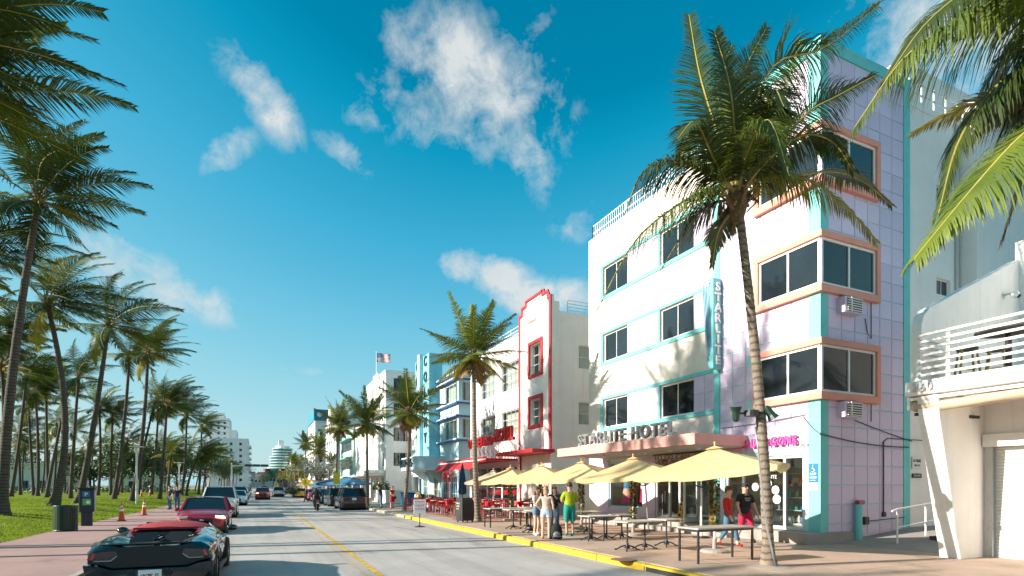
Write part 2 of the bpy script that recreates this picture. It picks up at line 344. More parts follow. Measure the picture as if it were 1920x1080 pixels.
# ------------------------------------------------------------------ mesh helpers
def V3(*a): return Vector(a)
class MB:
    def __init__(s): s.v, s.f, s.m, s.mi = [], [], [], 0
    def add(s, vs, fs):
        o = len(s.v); s.v += [tuple(x) for x in vs]; s.f += [tuple(i + o for i in f) for f in fs]; s.m += [s.mi] * len(fs); return s
    def box(s, x0, y0, z0, x1, y1, z1):
        return s.add([(x0, y0, z0), (x1, y0, z0), (x1, y1, z0), (x0, y1, z0), (x0, y0, z1), (x1, y0, z1), (x1, y1, z1), (x0, y1, z1)],
                     [(0, 3, 2, 1), (4, 5, 6, 7), (0, 1, 5, 4), (1, 2, 6, 5), (2, 3, 7, 6), (3, 0, 4, 7)])
    def cbox(s, c, d): return s.box(c[0] - d[0] / 2, c[1] - d[1] / 2, c[2] - d[2] / 2, c[0] + d[0] / 2, c[1] + d[1] / 2, c[2] + d[2] / 2)
    def frame(s, o, U, Vv, Wn, u0, u1, v0, v1, w0, w1):   # a box in any frame
        P = [o + U * u + Vv * v + Wn * w for w in (w0, w1) for u, v in ((u0, v0), (u1, v0), (u1, v1), (u0, v1))]
        return s.add(P, [(0, 3, 2, 1), (4, 5, 6, 7), (0, 1, 5, 4), (1, 2, 6, 5), (2, 3, 7, 6), (3, 0, 4, 7)])
    def bar(s, a, b, w, h=None):
        a, b = Vector(a), Vector(b); h = h or w; t = (b - a); L = t.length; t.normalize()
        n = Vector((0, 0, 1)) if abs(t.z) < .95 else Vector((0, 1, 0))
        sd = t.cross(n).normalized(); up = sd.cross(t)
        return s.frame(a, sd, up, t, -w / 2, w / 2, -h / 2, h / 2, 0, L)
    def tube(s, pts, rad, n=8, cap=True):
        pts = [Vector(p) for p in pts]; k = len(pts)
        rad = rad if isinstance(rad, (list, tuple)) else [rad] * k
        ref = None; vs, fs = [], []
        for i, p in enumerate(pts):
            t = (pts[min(i + 1, k - 1)] - pts[max(i - 1, 0)]).normalized()
            if ref is None: ref = t.orthogonal().normalized()
            ref = (ref - t * ref.dot(t)); ref = ref.normalized() if ref.length > 1e-6 else t.orthogonal().normalized()
            b = t.cross(ref)
            for j in range(n):
                a = 2 * PI * j / n; vs.append(p + (ref * math.cos(a) + b * math.sin(a)) * rad[i])
        for i in range(k - 1):
            for j in range(n): fs.append((i * n + j, i * n + (j + 1) % n, (i + 1) * n + (j + 1) % n, (i + 1) * n + j))
        if cap: fs += [tuple(reversed(range(n))), tuple(range((k - 1) * n, k * n))]
        return s.add(vs, fs)
    def cyl(s, a, b, r, n=12, r2=None): return s.tube([a, b], [r, r if r2 is None else r2], n)
    def lathe(s, prof, n=16, c=(0, 0, 0)):
        vs, fs = [], []; k = len(prof)
        for r, z in prof:
            for j in range(n): a = 2 * PI * j / n; vs.append((c[0] + r * math.cos(a), c[1] + r * math.sin(a), c[2] + z))
        for i in range(k - 1):
            for j in range(n): fs.append((i * n + j, i * n + (j + 1) % n, (i + 1) * n + (j + 1) % n, (i + 1) * n + j))
        fs += [tuple(reversed(range(n))), tuple(range((k - 1) * n, k * n))]
        return s.add(vs, fs)
    def prism(s, poly, o, U, Vv, Wn, w0, w1):
        k = len(poly); P = [o + U * u + Vv * v + Wn * w for w in (w0, w1) for u, v in poly]
        return s.add(P, [tuple(reversed(range(k))), tuple(range(k, 2 * k))] + [(i, (i + 1) % k, k + (i + 1) % k, k + i) for i in range(k)])
    def grid(s, rows, closed=False):
        n = len(rows[0]); vs = [p for r in rows for p in r]; fs = []
        for i in range(len(rows) - 1):
            for j in range(n if closed else n - 1): fs.append((i * n + j, i * n + (j + 1) % n, (i + 1) * n + (j + 1) % n, (i + 1) * n + j))
        return s.add(vs, fs)
    def ball(s, c, r, n=10, sc=(1, 1, 1)):
        c = Vector(c); rows = []
        for i in range(n // 2 + 1):
            t = PI * i / (n // 2); rows.append([c + Vector((math.sin(t) * math.cos(2 * PI * j / n) * r * sc[0], math.sin(t) * math.sin(2 * PI * j / n) * r * sc[1], math.cos(t) * r * sc[2])) for j in range(n)])
        return s.grid(rows, True)
    def holed(s, o, U, Vv, Wn, u0, u1, v0, v1, holes, depth):   # a wall face with openings and their reveals; Wn points out
        us = sorted({u0, u1} | {h[i] for h in holes for i in (0, 1)}); vv = sorted({v0, v1} | {h[i] for h in holes for i in (2, 3)})
        q = lambda u, v, w: o + U * u + Vv * v + Wn * w
        for a, b in zip(us, us[1:]):
            for c, d in zip(vv, vv[1:]):
                mu, mv = (a + b) / 2, (c + d) / 2
                if any(h[0] < mu < h[1] and h[2] < mv < h[3] for h in holes): continue
                s.add([q(a, c, 0), q(b, c, 0), q(b, d, 0), q(a, d, 0)], [(0, 1, 2, 3)])
        for a, b, c, d in holes:
            for (p, r) in (((a, c), (b, c)), ((b, c), (b, d)), ((b, d), (a, d)), ((a, d), (a, c))):
                s.add([q(*p, 0), q(*r, 0), q(*r, -depth), q(*p, -depth)], [(0, 1, 2, 3)])
        return s
    def mesh(s, name, mats, smooth=False, off=None):
        me = bpy.data.meshes.new(name)
        vs = s.v if off is None else [(x - off[0], y - off[1], z - off[2]) for x, y, z in s.v]
        me.from_pydata(vs, [], s.f)
        for m in (mats if isinstance(mats, (list, tuple)) else [mats]): me.materials.append(MATS[m])
        if len(me.materials) > 1: me.polygons.foreach_set('material_index', s.m)
        if smooth: me.polygons.foreach_set('use_smooth', [True] * len(s.f))
        me.update(); return me
    def build(s, name, mats, parent=None, smooth=False, world=False, loc=None, bevel=0):
        off = ORI.get(parent.name) if (world and parent) else None
        return link(name, s.mesh(name, mats, smooth, off), parent, loc, bevel=bevel)
ORI = {}
def link(name, me, parent=None, loc=None, rot=None, sc=None, bevel=0):
    o = bpy.data.objects.new(name, me); COL.objects.link(o)
    if parent: o.parent = parent
    if loc is not None: o.location = loc
    if rot is not None: o.rotation_euler = rot
    if sc is not None: o.scale = sc if isinstance(sc, (tuple, list, Vector)) else (sc, sc, sc)
    if bevel:
        b = o.modifiers.new('bevel', 'BEVEL'); b.width = bevel; b.segments = 2; b.limit_method = 'ANGLE'; b.angle_limit = R(40)
    if parent and parent.name in ORI:
        p = ORI[parent.name]; ORI[o.name] = p if loc is None else p + Vector(loc)
    return o
def tag(o, label, cat, group=None):
    o['label'] = label; o['category'] = cat
    if group: o['group'] = group
    return o
def thing(name, label, cat, loc=(0, 0, 0), rz=0, group=None, sc=1):
    o = bpy.data.objects.new(name, None); COL.objects.link(o); o.location = loc; o.rotation_euler = (0, 0, rz); o.scale = (sc, sc, sc); o.empty_display_size = .2
    ORI[o.name] = Vector(loc); return tag(o, label, cat, group)
def struct(o): o['kind'] = 'structure'; return o
def kids(o): return [c for c in ALLKIDS.get(o.name, [])]
def copy_tree(root, loc, rz=0, label=None, sc=None):
    r = root.copy(); COL.objects.link(r); r.location = loc; r.rotation_euler = (0, 0, rz)
    if sc is not None: r.scale = (sc, sc, sc)
    if label: r['label'] = label
    for ch in root.children:
        c = ch.copy(); COL.objects.link(c); c.parent = r
        for g in ch.children:
            d = g.copy(); COL.objects.link(d); d.parent = c
    return r
EX, EY, EZ = Vector((1, 0, 0)), Vector((0, 1, 0)), Vector((0, 0, 1))
TMP = bpy.data.scenes.new('workbench')           # small scene in which text and skinned figures are turned into meshes, removed at the end
def to_mesh(ob):
    TMP.collection.objects.link(ob); vl = TMP.view_layers[0]; vl.update()
    me = bpy.data.meshes.new_from_object(ob.evaluated_get(vl.depsgraph)); bpy.data.objects.remove(ob); return me
FONTC = {}
def glyph(ch, mat, depth=.1, fat=0., shear=0.):
    k = (ch, mat, depth, fat, shear)
    if k not in FONTC:
        cu = bpy.data.curves.new('letter', 'FONT'); cu.body = ch; cu.size = 1.38; cu.extrude = depth / 2; cu.offset = fat; cu.resolution_u = 3; cu.shear = shear
        me = to_mesh(bpy.data.objects.new('letter', cu)); me.materials.clear(); me.materials.append(MATS[mat])
        xs = [v.co.x for v in me.vertices] or [0, .4]
        me.name = 'letter'; FONTC[k] = (me, min(xs), max(xs))
    return FONTC[k]
ROT = {'-X': Matrix(((0, 0, -1), (-1, 0, 0), (0, 1, 0))).to_euler(), '-Y': Matrix(((1, 0, 0), (0, 0, -1), (0, 1, 0))).to_euler(),
       '+Y': Matrix(((-1, 0, 0), (0, 0, 1), (0, 1, 0))).to_euler()}
RDIR = {'-X': -EY, '-Y': EX, '+Y': -EX}
def text(s, parent, start, facing, h, mat, depth=.06, fat=.02, gap=.12, width=None, vertical=0, name='letter', sx=1., world=True, shear=0.):
    """letters one by one from start (left end of the baseline); h = cap height"""
    p = Vector(start); d = RDIR[facing]; objs = []
    adv = []
    for ch in s: adv.append(.45 if ch == ' ' else (lambda g: g[2] - g[1])(glyph(ch, mat, depth / h, fat, shear)))
    if width and not vertical:
        tot = sum(adv) + gap * (len(s) - 1); sx = width / (tot * h)
    for ch, a in zip(s, adv):
        if ch != ' ':
            me, x0, x1 = glyph(ch, mat, depth / h, fat, shear)
            q = p - d * (x0 * h * sx) if not vertical else p - d * ((x0 + x1) / 2 * h * sx)
            o = link(name, me, parent, q - (ORI[parent.name] if world else Vector((0, 0, 0))), ROT[facing], (h * sx, h, h)); objs.append(o)
        if vertical: p = p - EZ * vertical
        else: p = p + d * ((a + gap) * h * sx)
    return objs
# ================================================================== ground, road, pavements
def sheet(name, x0, x1, y0, y1, z, mat, ny=1):
    rows = [[(x0, y0 + (y1 - y0) * i / ny, z), (x1, y0 + (y1 - y0) * i / ny, z)] for i in range(ny + 1)]
    b = MB(); b.add([p for r in rows for p in r], [(2 * i, 2 * i + 1, 2 * i + 3, 2 * i + 2) for i in range(ny)])
    return struct(b.build(name, mat))
sheet('ground', -2500, 2500, -600, 4500, -.06, 'ground')
KX = 7.78                                   # street face of the right-hand kerb
sheet('road', -3.32, KX, -30, 900, 0, 'road', 60)
SW = .14
# right pavement: a bed with slabs laid on it, joints open
pav = sheet('pavement', KX + .16, 60, -30, 900, SW - .03, 'joint')
slabs = {}
def slab(w, l, mat):
    k = (round(w, 2), round(l, 2), mat)
    if k not in slabs:
        e = .006; b = MB(); b.box(e, e, -.028, w - e, l - e, .03); b.f[1] = b.f[1]; slabs[k] = b.mesh('paving_slab', mat)
    return slabs[k]
xs = [KX + .17, 9.4, 10.9, 12.4, 13.9, 15.4, 17.2, 19.5]
for i in range(-1, 25):
    for j in range(7):
        y = 1.9 + i * 1.8; x = xs[j]
        red = (24.5 < y < 40)
        mt = 'walk_slab_red' if red else 'walk_slab'
        if j > 4 and y > 10: continue
        if j == 0 and 24 < y: mt = 'walk_slab_grey'
        link('paving_slab', slab(xs[j + 1] - x, 1.8, mt), pav, (x, y, SW + random.uniform(-.002, .002)))
bb = MB(); bb.box(KX + .17, 46.75, SW - .028, 15.4, 320, SW); struct(bb.build('far_pavement', 'walk_slab_grey'))
# kerb stones
kerb = MB(); kerb.box(KX + .03, -30, -.05, KX + .16, 420, SW - .02); kerb = struct(kerb.build('kerb', 'kerb_grey'))
def kstone(l, mat, h=SW + .012):
    b = MB(); rows = []
    prof = [(0, -.03), (0, h - .05), (.018, h - .012), (.055, h), (.165, h), (.165, -.03)]
    b.prism([(x, z) for x, z in prof], V3(0, 0, 0), EX, EZ, EY, .012, l - .012)
    return b.mesh('kerb_stone', mat)
KM = {(m, l): kstone(l, m) for m in ('kerb_yellow', 'kerb_faded', 'kerb_grey') for l in (1.2, 1.9)}
y = -2.0; i = 0
while y < 75:
    l = (1.9, 1.9, 1.2)[i % 3]
    m = 'kerb_yellow' if y < 30 else ('kerb_faded' if y < 46 and i % 3 != 1 else 'kerb_grey')
    if not (7.9 < y < 8.1): link('kerb_stone', KM[(m, l)], kerb, (KX + random.uniform(-.006, .006), y, random.uniform(-.004, .004)), (0, 0, random.uniform(-.004, .004)))
    else:
        b = MB(); b.box(0, .01, SW - .035, .165, l - .01, SW + .012); b.box(.14, .01, -.03, .16, l - .01, SW - .036); link('kerb_stone', b.mesh('kerb_stone', 'kerb_yellow'), kerb, (KX, y, 0)); q = MB(); q.box(KX + .012, y + .05, .006, KX + .029, y + l - .05, SW - .04); struct(q.build('drain_shade_panel', 'rubber'))  # solid black panel stands in for the shade inside the inlet slot
    y += l; i += 1
dr = MB(); dr.box(KX - .40, 7.9, .002, KX + .01, 10.0, .006); struct(dr.build('storm_drain_apron', 'concrete'))
# left pavement
lp = sheet('path', -7.3, -3.32, -30, 420, .085, 'joint')
for i in range(34):
    link('paving_slab', slab(3.96, 2.4, 'path_pink'), lp, (-7.28, 2 + i * 2.4, .085 + random.uniform(-.002, .002)))
bb = MB(); bb.box(-7.28, 83.6, .06, -3.34, 420, .112); struct(bb.build('far_path', 'path_pink'))
bb = MB(); bb.box(-3.34, -30, -.05, -3.2, 420, .13); struct(bb.build('left_kerb', 'kerb_grey'))
# painted lines
def stripe(name, x, w, y0, y1, z, mat): b = MB(); b.add([(x, y0, z), (x + w, y0, z), (x + w, y1, z), (x, y1, z)], [(0, 1, 2, 3)]); return struct(b.build(name, mat))
stripe('centre_line', 2.30, .13, 3, 37, .004, 'line_yellow')
stripe('centre_line_worn', 2.02, .12, 3, 37, .004, 'line_faded')
stripe('centre_line_worn', 2.2, .14, 37, 90, .004, 'line_faded')
for yy in (96, 98.2): stripe('crossing_line', -2.8, 10, yy, yy + .5, .004, 'line_white')
stripe('parking_line', 5.3, .1, 36, 90, .004, 'line_white')
mh = MB(); mh.lathe([(.30, 0), (.30, .006), (.0, .006)], 24); mh.build('manhole_cover', 'walk_slab_red', None, loc=G(1168, 1049, SW + .034)); struct(bpy.data.objects['manhole_cover'])
# the park lawn, rising away from the path
def lawn_z(x, y):
    t = max(0, min(1, (-7.3 - x) / 4.5)); t = t * t * (3 - 2 * t)
    return .105 + .40 * t + .05 * math.sin(x * .35 + y * .13) * t + .03 * math.sin(y * .31) * t
b = MB(); rows = []
lx = [-7.3 - .35 * k for k in range(14)] + [-12.4 - 2.0 * k ** 1.35 for k in range(16)]
for iy in range(90):
    yy = -10 + iy * 1.6 + max(0, iy - 50) * 3
    rows.append([(x, yy, lawn_z(x, yy)) for x in lx])
b.grid(rows); struct(b.build('lawn', 'lawn', smooth=True))
rg = random.Random(5); b = MB(); vs, fs = [], []
for k in range(46000):      # short mown blades on the near part
    yy = 14 + 62 * rg.random() ** 1.5; x = -7.24 - (rg.random() ** 1.6) * 16
    z = lawn_z(x, yy); a = rg.uniform(0, PI); w = rg.uniform(.012, .03); h = rg.uniform(.03, .085)
    dx, dy = math.cos(a) * w, math.sin(a) * w; o = len(vs)
    vs += [(x - dx, yy - dy, z), (x + dx, yy + dy, z), (x + rg.uniform(0, .05), yy + rg.uniform(-.02, .02), z + h)]; fs.append((o, o + 1, o + 2))
b.add(vs, fs); o = b.build('grass', 'grass_blade'); o['kind'] = 'stuff'; o['label'] = 'mown green grass of the park beside the pink path'
# ================================================================== buildings
XF, YC = 15.3, 11.08          # Starlite: street face and near corner
def window(parent, o, U, Vv, Wn, u0, u1, v0, v1, nu, nv=1, set_in=.12, fr=.05, glass='glass_dark', frame='white_frame', bar=.03, curtain=None, cdepth=.25):
    """frame, mullions (one part) and every pane (sub-parts) inside an opening"""
    off = ORI[parent.name]; b = MB(); w0, w1 = -set_in - .03, -set_in + .03
    oo = o - off
    b.frame(oo, U, Vv, Wn, u0, u1, v0, v0 + fr, w0, w1); b.frame(oo, U, Vv, Wn, u0, u1, v1 - fr, v1, w0, w1)
    b.frame(oo, U, Vv, Wn, u0, u0 + fr, v0 + fr, v1 - fr, w0, w1); b.frame(oo, U, Vv, Wn, u1 - fr, u1, v0 + fr, v1 - fr, w0, w1)
    pu, pv = (u1 - u0 - 2 * fr) / nu, (v1 - v0 - 2 * fr) / nv
    for i in range(1, nu): c = u0 + fr + pu * i; b.frame(oo, U, Vv, Wn, c - bar / 2, c + bar / 2, v0 + fr, v1 - fr, w0 + .005, w1 - .005)
    for j in range(1, nv): c = v0 + fr + pv * j; b.frame(oo, U, Vv, Wn, u0 + fr, u1 - fr, c - bar / 2, c + bar / 2, w0 + .01, w1 - .01)
    f = b.build('window', frame, parent)
    g = bar / 2 * .9
    for i in range(nu):
        for j in range(nv):
            p = MB(); p.frame(oo, U, Vv, Wn, u0 + fr + pu * i + g, u0 + fr + pu * (i + 1) - g, v0 + fr + pv * j + g * .6, v0 + fr + pv * (j + 1) - g * .6, w0 + .022, w0 + .034)
            p.build('pane', glass, f)
    if curtain:
        n = int((u1 - u0) / .06); rows = [[oo + U * (u0 + (u1 - u0) * i / n) + Vv * v + Wn * (-set_in - cdepth + .03 * math.sin(i * 1.9)) for i in range(n + 1)] for v in (v0, v1)]
        MB().grid(rows).build('curtain', curtain, f)
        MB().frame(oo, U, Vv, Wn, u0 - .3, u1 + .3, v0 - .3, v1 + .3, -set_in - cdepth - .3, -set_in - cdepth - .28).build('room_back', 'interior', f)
    return f
TILES = {}
def tile_mesh(w, h, mat, d=.022):
    k = (round(w, 3), round(h, 3), mat)
    if k not in TILES:
        b = MB(); e = .012; c = .01
        P = [(e, e, 0), (w - e, e, 0), (w - e, h - e, 0), (e, h - e, 0), (e + c, e + c, d), (w - e - c, e + c, d), (w - e - c, h - e - c, d), (e + c, h - e - c, d)]
        b.add(P, [(4, 5, 6, 7), (0, 1, 5, 4), (1, 2, 6, 5), (2, 3, 7, 6), (3, 0, 4, 7)]); TILES[k] = b.mesh('wall_tile', mat)
    return TILES[k]
def tiles(parent, o, facing, W, Hh, holes=(), mat='lilac_tile', tw=.6, th=.6):
    """square wall tiles set in coloured joints; o = lower left corner as seen from outside"""
    d = RDIR[facing]; off = ORI[parent.name]; nu = max(1, round(W / tw)); nv = max(1, round(Hh / th)); w, h = W / nu, Hh / nv
    for i in range(nu):
        for j in range(nv):
            u0, u1, v0, v1 = i * w, (i + 1) * w, j * h, (j + 1) * h
            for a, b_, c, e in holes:      # cut a tile at an opening
                if u0 < b_ - .01 and u1 > a + .01 and v0 < e - .01 and v1 > c + .01:
                    if c <= v0 + .01 and e >= v1 - .01:
                        if a > u0 + .08: u1 = a
                        elif b_ < u1 - .08: u0 = b_
                        else: u0 = u1
                    elif c > v0 + .08 and e >= v1 - .01: v1 = c
                    elif e < v1 - .08 and c <= v0 + .01: v0 = e
                    else: u0 = u1
            if u1 - u0 < .07 or v1 - v0 < .07: continue
            link('wall_tile', tile_mesh(u1 - u0, v1 - v0, mat), parent, o + d * u0 + EZ * v0 - off, ROT[facing])
def rail(parent, pts, h, n_bars, mat='white_metal', post=1.4, r=.02, balusters=0):
    b = MB()
    for p, q in zip(pts, pts[1:]):
        p, q = Vector(p), Vector(q)
        for k in range(n_bars): z = h * (k + 1) / n_bars; b.bar(p + EZ * z, q + EZ * z, r * 2)
        n = max(1, int((q - p).length / post))
        for k in range(n + 1): t = p.lerp(q, k / n); b.bar(t, t + EZ * h, r * 2.4)
        if balusters:
            m = int((q - p).length / balusters)
            for k in range(m): t = p.lerp(q, (k + .5) / m); b.bar(t, t + EZ * h, r * 1.2)
    return b.build('roof_railing', mat, parent, world=True)

# ---------------------------------------------------------------- Starlite hotel
st = thing('hotel_building', 'four storey white and lilac hotel with teal bands and coral corner windows', 'building', (XF, YC, 0))
Y1, Y2, YW = YC, 15.0, 23.88
FL = [(4.52, 6.2), (7.70, 9.36), (10.9, 12.6)]         # window bands
O = V3(0, 0, 0)
# white street face with its window bands
b = MB()
holes = []
for z0, z1 in FL: holes += [(-22.55, -20.63, z0 + .16, z1 - .14), (-18.39, -16.42, z0 + .16, z1 - .14)]
holes.append((-22.2, -15.3, SW, 3.1))
b.holed(V3(XF, 0, 0), -EY, EZ, -EX, -YW, -15.24, 0, 14.28, [(a, b_, c, d) for a, b_, c, d in holes], .22)
b.add([(XF, 15.24, 14.28), (XF, YW, 14.28), (XF + .3, YW, 14.28), (XF + .3, 15.24, 14.28)], [(0, 1, 2, 3)])
b.add([(XF, YW, 0), (XF, YW, 14.28), (XF + 14, YW, 14.28), (XF + 14, YW, 0)], [(0, 1, 2, 3)])
b.add([(XF + .3, YW, 13.4), (XF + 14, YW, 13.4), (XF + 14, 11.3, 13.4), (XF + .3, 11.3, 13.4)], [(0, 1, 2, 3)])
b.add([(XF + .3, YW, 13.4), (XF + .3, YW, 14.28), (XF + .3, 11.3, 14.28), (XF + .3, 11.3, 13.4)], [(0, 1, 2, 3)])
b.build('wall', 'warm_stucco', st, world=True)
for z0, z1 in FL:
    b = MB(); t = .05                                   # teal band frame, set proud
    b.box(XF - t, 15.24, z1 - .14, XF + .02, 22.78, z1); b.box(XF - t, 15.24, z0, XF + .02, 22.78, z0 + .16); b.box(XF - t, 22.56, z0 + .16, XF + .02, 22.78, z1 - .14)
    b.box(XF - t + .01, 18.39, z0 + .16, XF + .02, 18.5, z1 - .14)
    b.build('window_band', 'teal_paint', st, world=True, bevel=.008)
    b = MB(); b.box(XF - .012, 18.5, z0 + .16, XF + .01, 20.63, z1 - .14); b.box(XF - .012, 15.24, z0 + .16, XF + .01, 16.42, z1 - .14); b.build('tile_bed', 'teal_line', st, world=True)
    tiles(st, V3(XF - .012, 20.63, z0 + .16), '-X', 2.13, z1 - z0 - .30, tw=.71, th=.7)
    tiles(st, V3(XF - .012, 16.42, z0 + .16), '-X', 1.16, z1 - z0 - .30, tw=.6, th=.7)
    for a, c in ((20.63, 22.55), (16.42, 18.39)): window(st, V3(XF, 0, 0), -EY, EZ, -EX, -c, -a, z0 + .16, z1 - .14, 2, 1, .10, .07)
rail(st, [(XF + .2, 15.4, 14.28), (XF + .2, YW - .1, 14.28), (XF + 6, YW - .1, 14.28)], .75, 2, post=2.2, balusters=.16)
# lilac corner bay
XB = XF - .12
b = MB(); H1 = 15.2
hB = [(0, 0, 0, 0)]
cw = [(z0 - .05, z1 + .05) for z0, z1 in FL]
hf = [(-13.22, -YC, a, c) for a, c in cw] + [(-14.75, -11.62, .5, 2.85)]
hs = [(XB, 17.62, a, c) for a, c in cw]
b.holed(V3(XB, 0, 0), -EY, EZ, -EX, -15.24, -YC, 0, H1, hf, .25)
b.holed(V3(0, YC, 0), EX, EZ, -EY, XB, 19.5, 0, H1, hs, .25)
b.add([(XB, YC, H1), (XB, 15.24, H1), (XB + .35, 15.24, H1), (XB + .35, YC + .35, H1), (19.5, YC + .35, H1), (19.5, YC, H1)], [(0, 1, 2, 3), (0, 3, 4, 5)])
b.add([(XB, 15.24, 0), (XF + .4, 15.24, 0), (XF + .4, 15.24, H1), (XB, 15.24, H1)], [(0, 1, 2, 3)])
b.add([(19.5, YC, 13.4), (19.5, 15.24, 13.4), (19.5, 15.24, H1), (19.5, YC, H1)], [(0, 1, 2, 3)])
b.build('bay_wall', 'teal_line', st, world=True)
tf = [(14.98 - 13.22, 14.98 - 11.44 + .01, a - .6, c - .6) for a, c in cw]
tiles(st, V3(XB, 14.98, .6), '-X', 14.98 - 11.44, H1 - .6 - .35, [(14.98 - 13.22, 9, a - .6, c - .6) for a, c in cw] + [(14.98 - 14.85, 14.98 - 11.5, -.2, 2.35)])
tiles(st, V3(15.5, YC, .14), '-Y', 19.18 - 15.5, H1 - .14 - .35, [(-1, 17.62 - 15.5, a - .14, c - .14) for a, c in cw])
t = .035
for z0, z1 in [(0, cw[0][0]), (cw[0][1], cw[1][0]), (cw[1][1], cw[2][0]), (cw[2][1], H1 + .02)]:
    b = MB(); b.box(XB - t, YC - t, z0, XB + .02, 11.44, z1); b.box(XB + .02, YC - t, z0, 15.5, YC + .02, z1)
    b.build('corner_pilaster', 'teal_paint', st, world=True, bevel=.006)
b = MB(); b.box(XB - t, 14.98, 0, XB + .02, 15.27, H1 - .3); b.build('teal_strip', 'teal_paint', st, world=True)
b = MB(); b.box(19.18, YC - t, .3, 19.52, YC + .02, H1 - .3); b.build('teal_strip', 'teal_paint', st, world=True)
b = MB(); b.box(XB - t - .01, YC - t - .01, H1 - .32, XB + .03, 15.28, H1 + .03); b.box(XB + .03, YC - t - .01, H1 - .32, 19.53, YC + .03, H1 + .03); b.build('parapet_trim', 'teal_paint', st, world=True)
for k, (z0, z1) in enumerate(cw):
    p = .16; b = MB()                                  # coral surround wraps round the corner
    def ring(x0, x1, y0, y1, a, c): b.box(x0, y0, a, x1, y1, c)
    for a, c in ((z0 - .02, z0 + .20), (z1 - .17, z1 + .02)):
        b.box(XB - p, YC - p, a, XB + .16, 13.40, c); b.box(XB + .16, YC - p, a, 17.80, YC + .16, c)
    b.box(XB - p, 13.20, z0 + .20, XB + .1, 13.40, z1 - .17); b.box(17.62, YC - p, z0 + .20, 17.80, YC + .1, z1 - .17)
    cs = b.build('corner_window', 'coral_paint', st, world=True, bevel=.012)
    off = ORI[st.name]
    for which in (0, 1):
        b = MB()
        if which == 0: o_, U_, W_, u0, u1 = V3(XB - .06, 0, 0), -EY, -EX, -13.20, -(YC - .06)
        else: o_, U_, W_, u0, u1 = V3(0, YC - .06, 0), EX, -EY, XB - .06, 17.62
        a, c, fr = z0 + .20, z1 - .17, .075
        oo = o_ - off; w0, w1 = -.03, .03
        um = (u0 + u1) / 2
        for q in ((u0, u1, a, a + fr), (u0, u1, c - fr, c), (u0, u0 + fr, a + fr, c - fr), (u1 - fr, u1, a + fr, c - fr), (um - .035, um + .035, a + fr, c - fr)): b.frame(oo, U_, EZ, W_, *q, w0, w1)
        wf = b.build('window_frame', 'white_frame', cs)
        for e, g in ((u0 + fr, um - .035), (um + .035, u1 - fr)):
            q = MB(); q.frame(oo, U_, EZ, W_, e, g, a + fr, c - fr, -.015, -.003); q.build('pane', 'glass_dark', cs)
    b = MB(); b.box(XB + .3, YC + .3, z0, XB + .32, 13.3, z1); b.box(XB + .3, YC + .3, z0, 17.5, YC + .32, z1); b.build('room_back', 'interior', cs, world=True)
# rear wing, white, in shade
b = MB(); wins = [(21.1, 21.85, 11.72, 12.2), (21.1, 21.92, 8.45, 9.02), (22.55, 23.3, 8.4, 9.0), (21.1, 21.9, 5.2, 5.8)]
b.holed(V3(0, YC + .02, 0), EX, EZ, -EY, 19.52, 22.6, 0, 14.6, [w for w in wins if w[1] < 22.6], .15)
b.holed(V3(0, YC - .45, 0), EX, EZ, -EY, 22.6, 40, 0, 15.3, [], .15)
b.add([(22.6, YC - .45, 0), (22.6, YC + .02, 0), (22.6, YC + .02, 15.3), (22.6, YC - .45, 15.3)], [(0, 1, 2, 3)])
b.box(19.52, YC, 14.45, 40, YC + .25, 14.62)
b.build('rear_wing', 'white_wall_shade', st, world=True)
for w in wins[:2] + wins[3:]: window(st, V3(0, YC + .02, 0), EX, EZ, -EY, *w, 2, 1, .1, .05)
b = MB(); b.tube([(22.2, YC - .03, 4), (22.2, YC - .03, 15)], .045, 8); b.tube([(22.45, YC - .03, 4), (22.45, YC - .03, 15)], .03, 8); b.build('drain_pipe', 'grey_stucco', st, world=True)
b = MB()
for z in (14.62, 14.95, 15.3): b.bar((19.7, YC + .1, z + .1), (22.5, YC + .1, z + .1), .04)
for x in (19.7, 20.4, 21.1, 21.8, 22.5): b.bar((x, YC + .1, 14.6), (x, YC + .1, 15.45), .04)
b.build('roof_railing', 'white_metal', st, world=True)
b = MB(); b.box(21.5, 12.5, 13.4, 27, 18, 17.6); b.build('roof_house', 'white_stucco', st, world=True)
# canopy over the entrance
b = MB(); b.box(12.8, 13.72, 3.22, XF - .02, 22.7, 3.6); b.build('canopy', 'canopy_pink', st, world=True, bevel=.02)
b = MB(); b.box(12.9, 13.85, 3.19, XF - .03, 22.6, 3.215); b.build('canopy_soffit', 'grey_stucco', st, world=True)
b = MB()
for k in range(6): b.lathe([(.07, 0), (.07, .06), (.02, .08)], 10, (13.6, 14.4 + k * 1.4, 3.12))
b.build('soffit_lamp', 'white_frame', st, world=True)
# raised threshold and shopfront
b = MB(); b.box(14.45, YC - .1, SW - .05, 17, 22.6, .5); b.box(14.05, 13.6, SW - .05, 14.45, 22.4, .32); b.build('threshold', 'concrete', st, world=True, bevel=.015)
b = MB(); b.box(19.3, 11.4, .5, 19.4, 22.6, 3.15); b.box(XF + .3, 22.4, .5, 19.4, 22.5, 3.15); b.box(XF + .3, 11.35, .5, 19.3, 11.45, 3.15); b.box(XF + .25, 11.35, 3.12, 19.4, 22.6, 3.18); b.box(XF + .25, 11.35, .49, 19.4, 22.5, .505); b.build('shop_interior', 'interior_pale', st, world=True)
shop = b = MB()
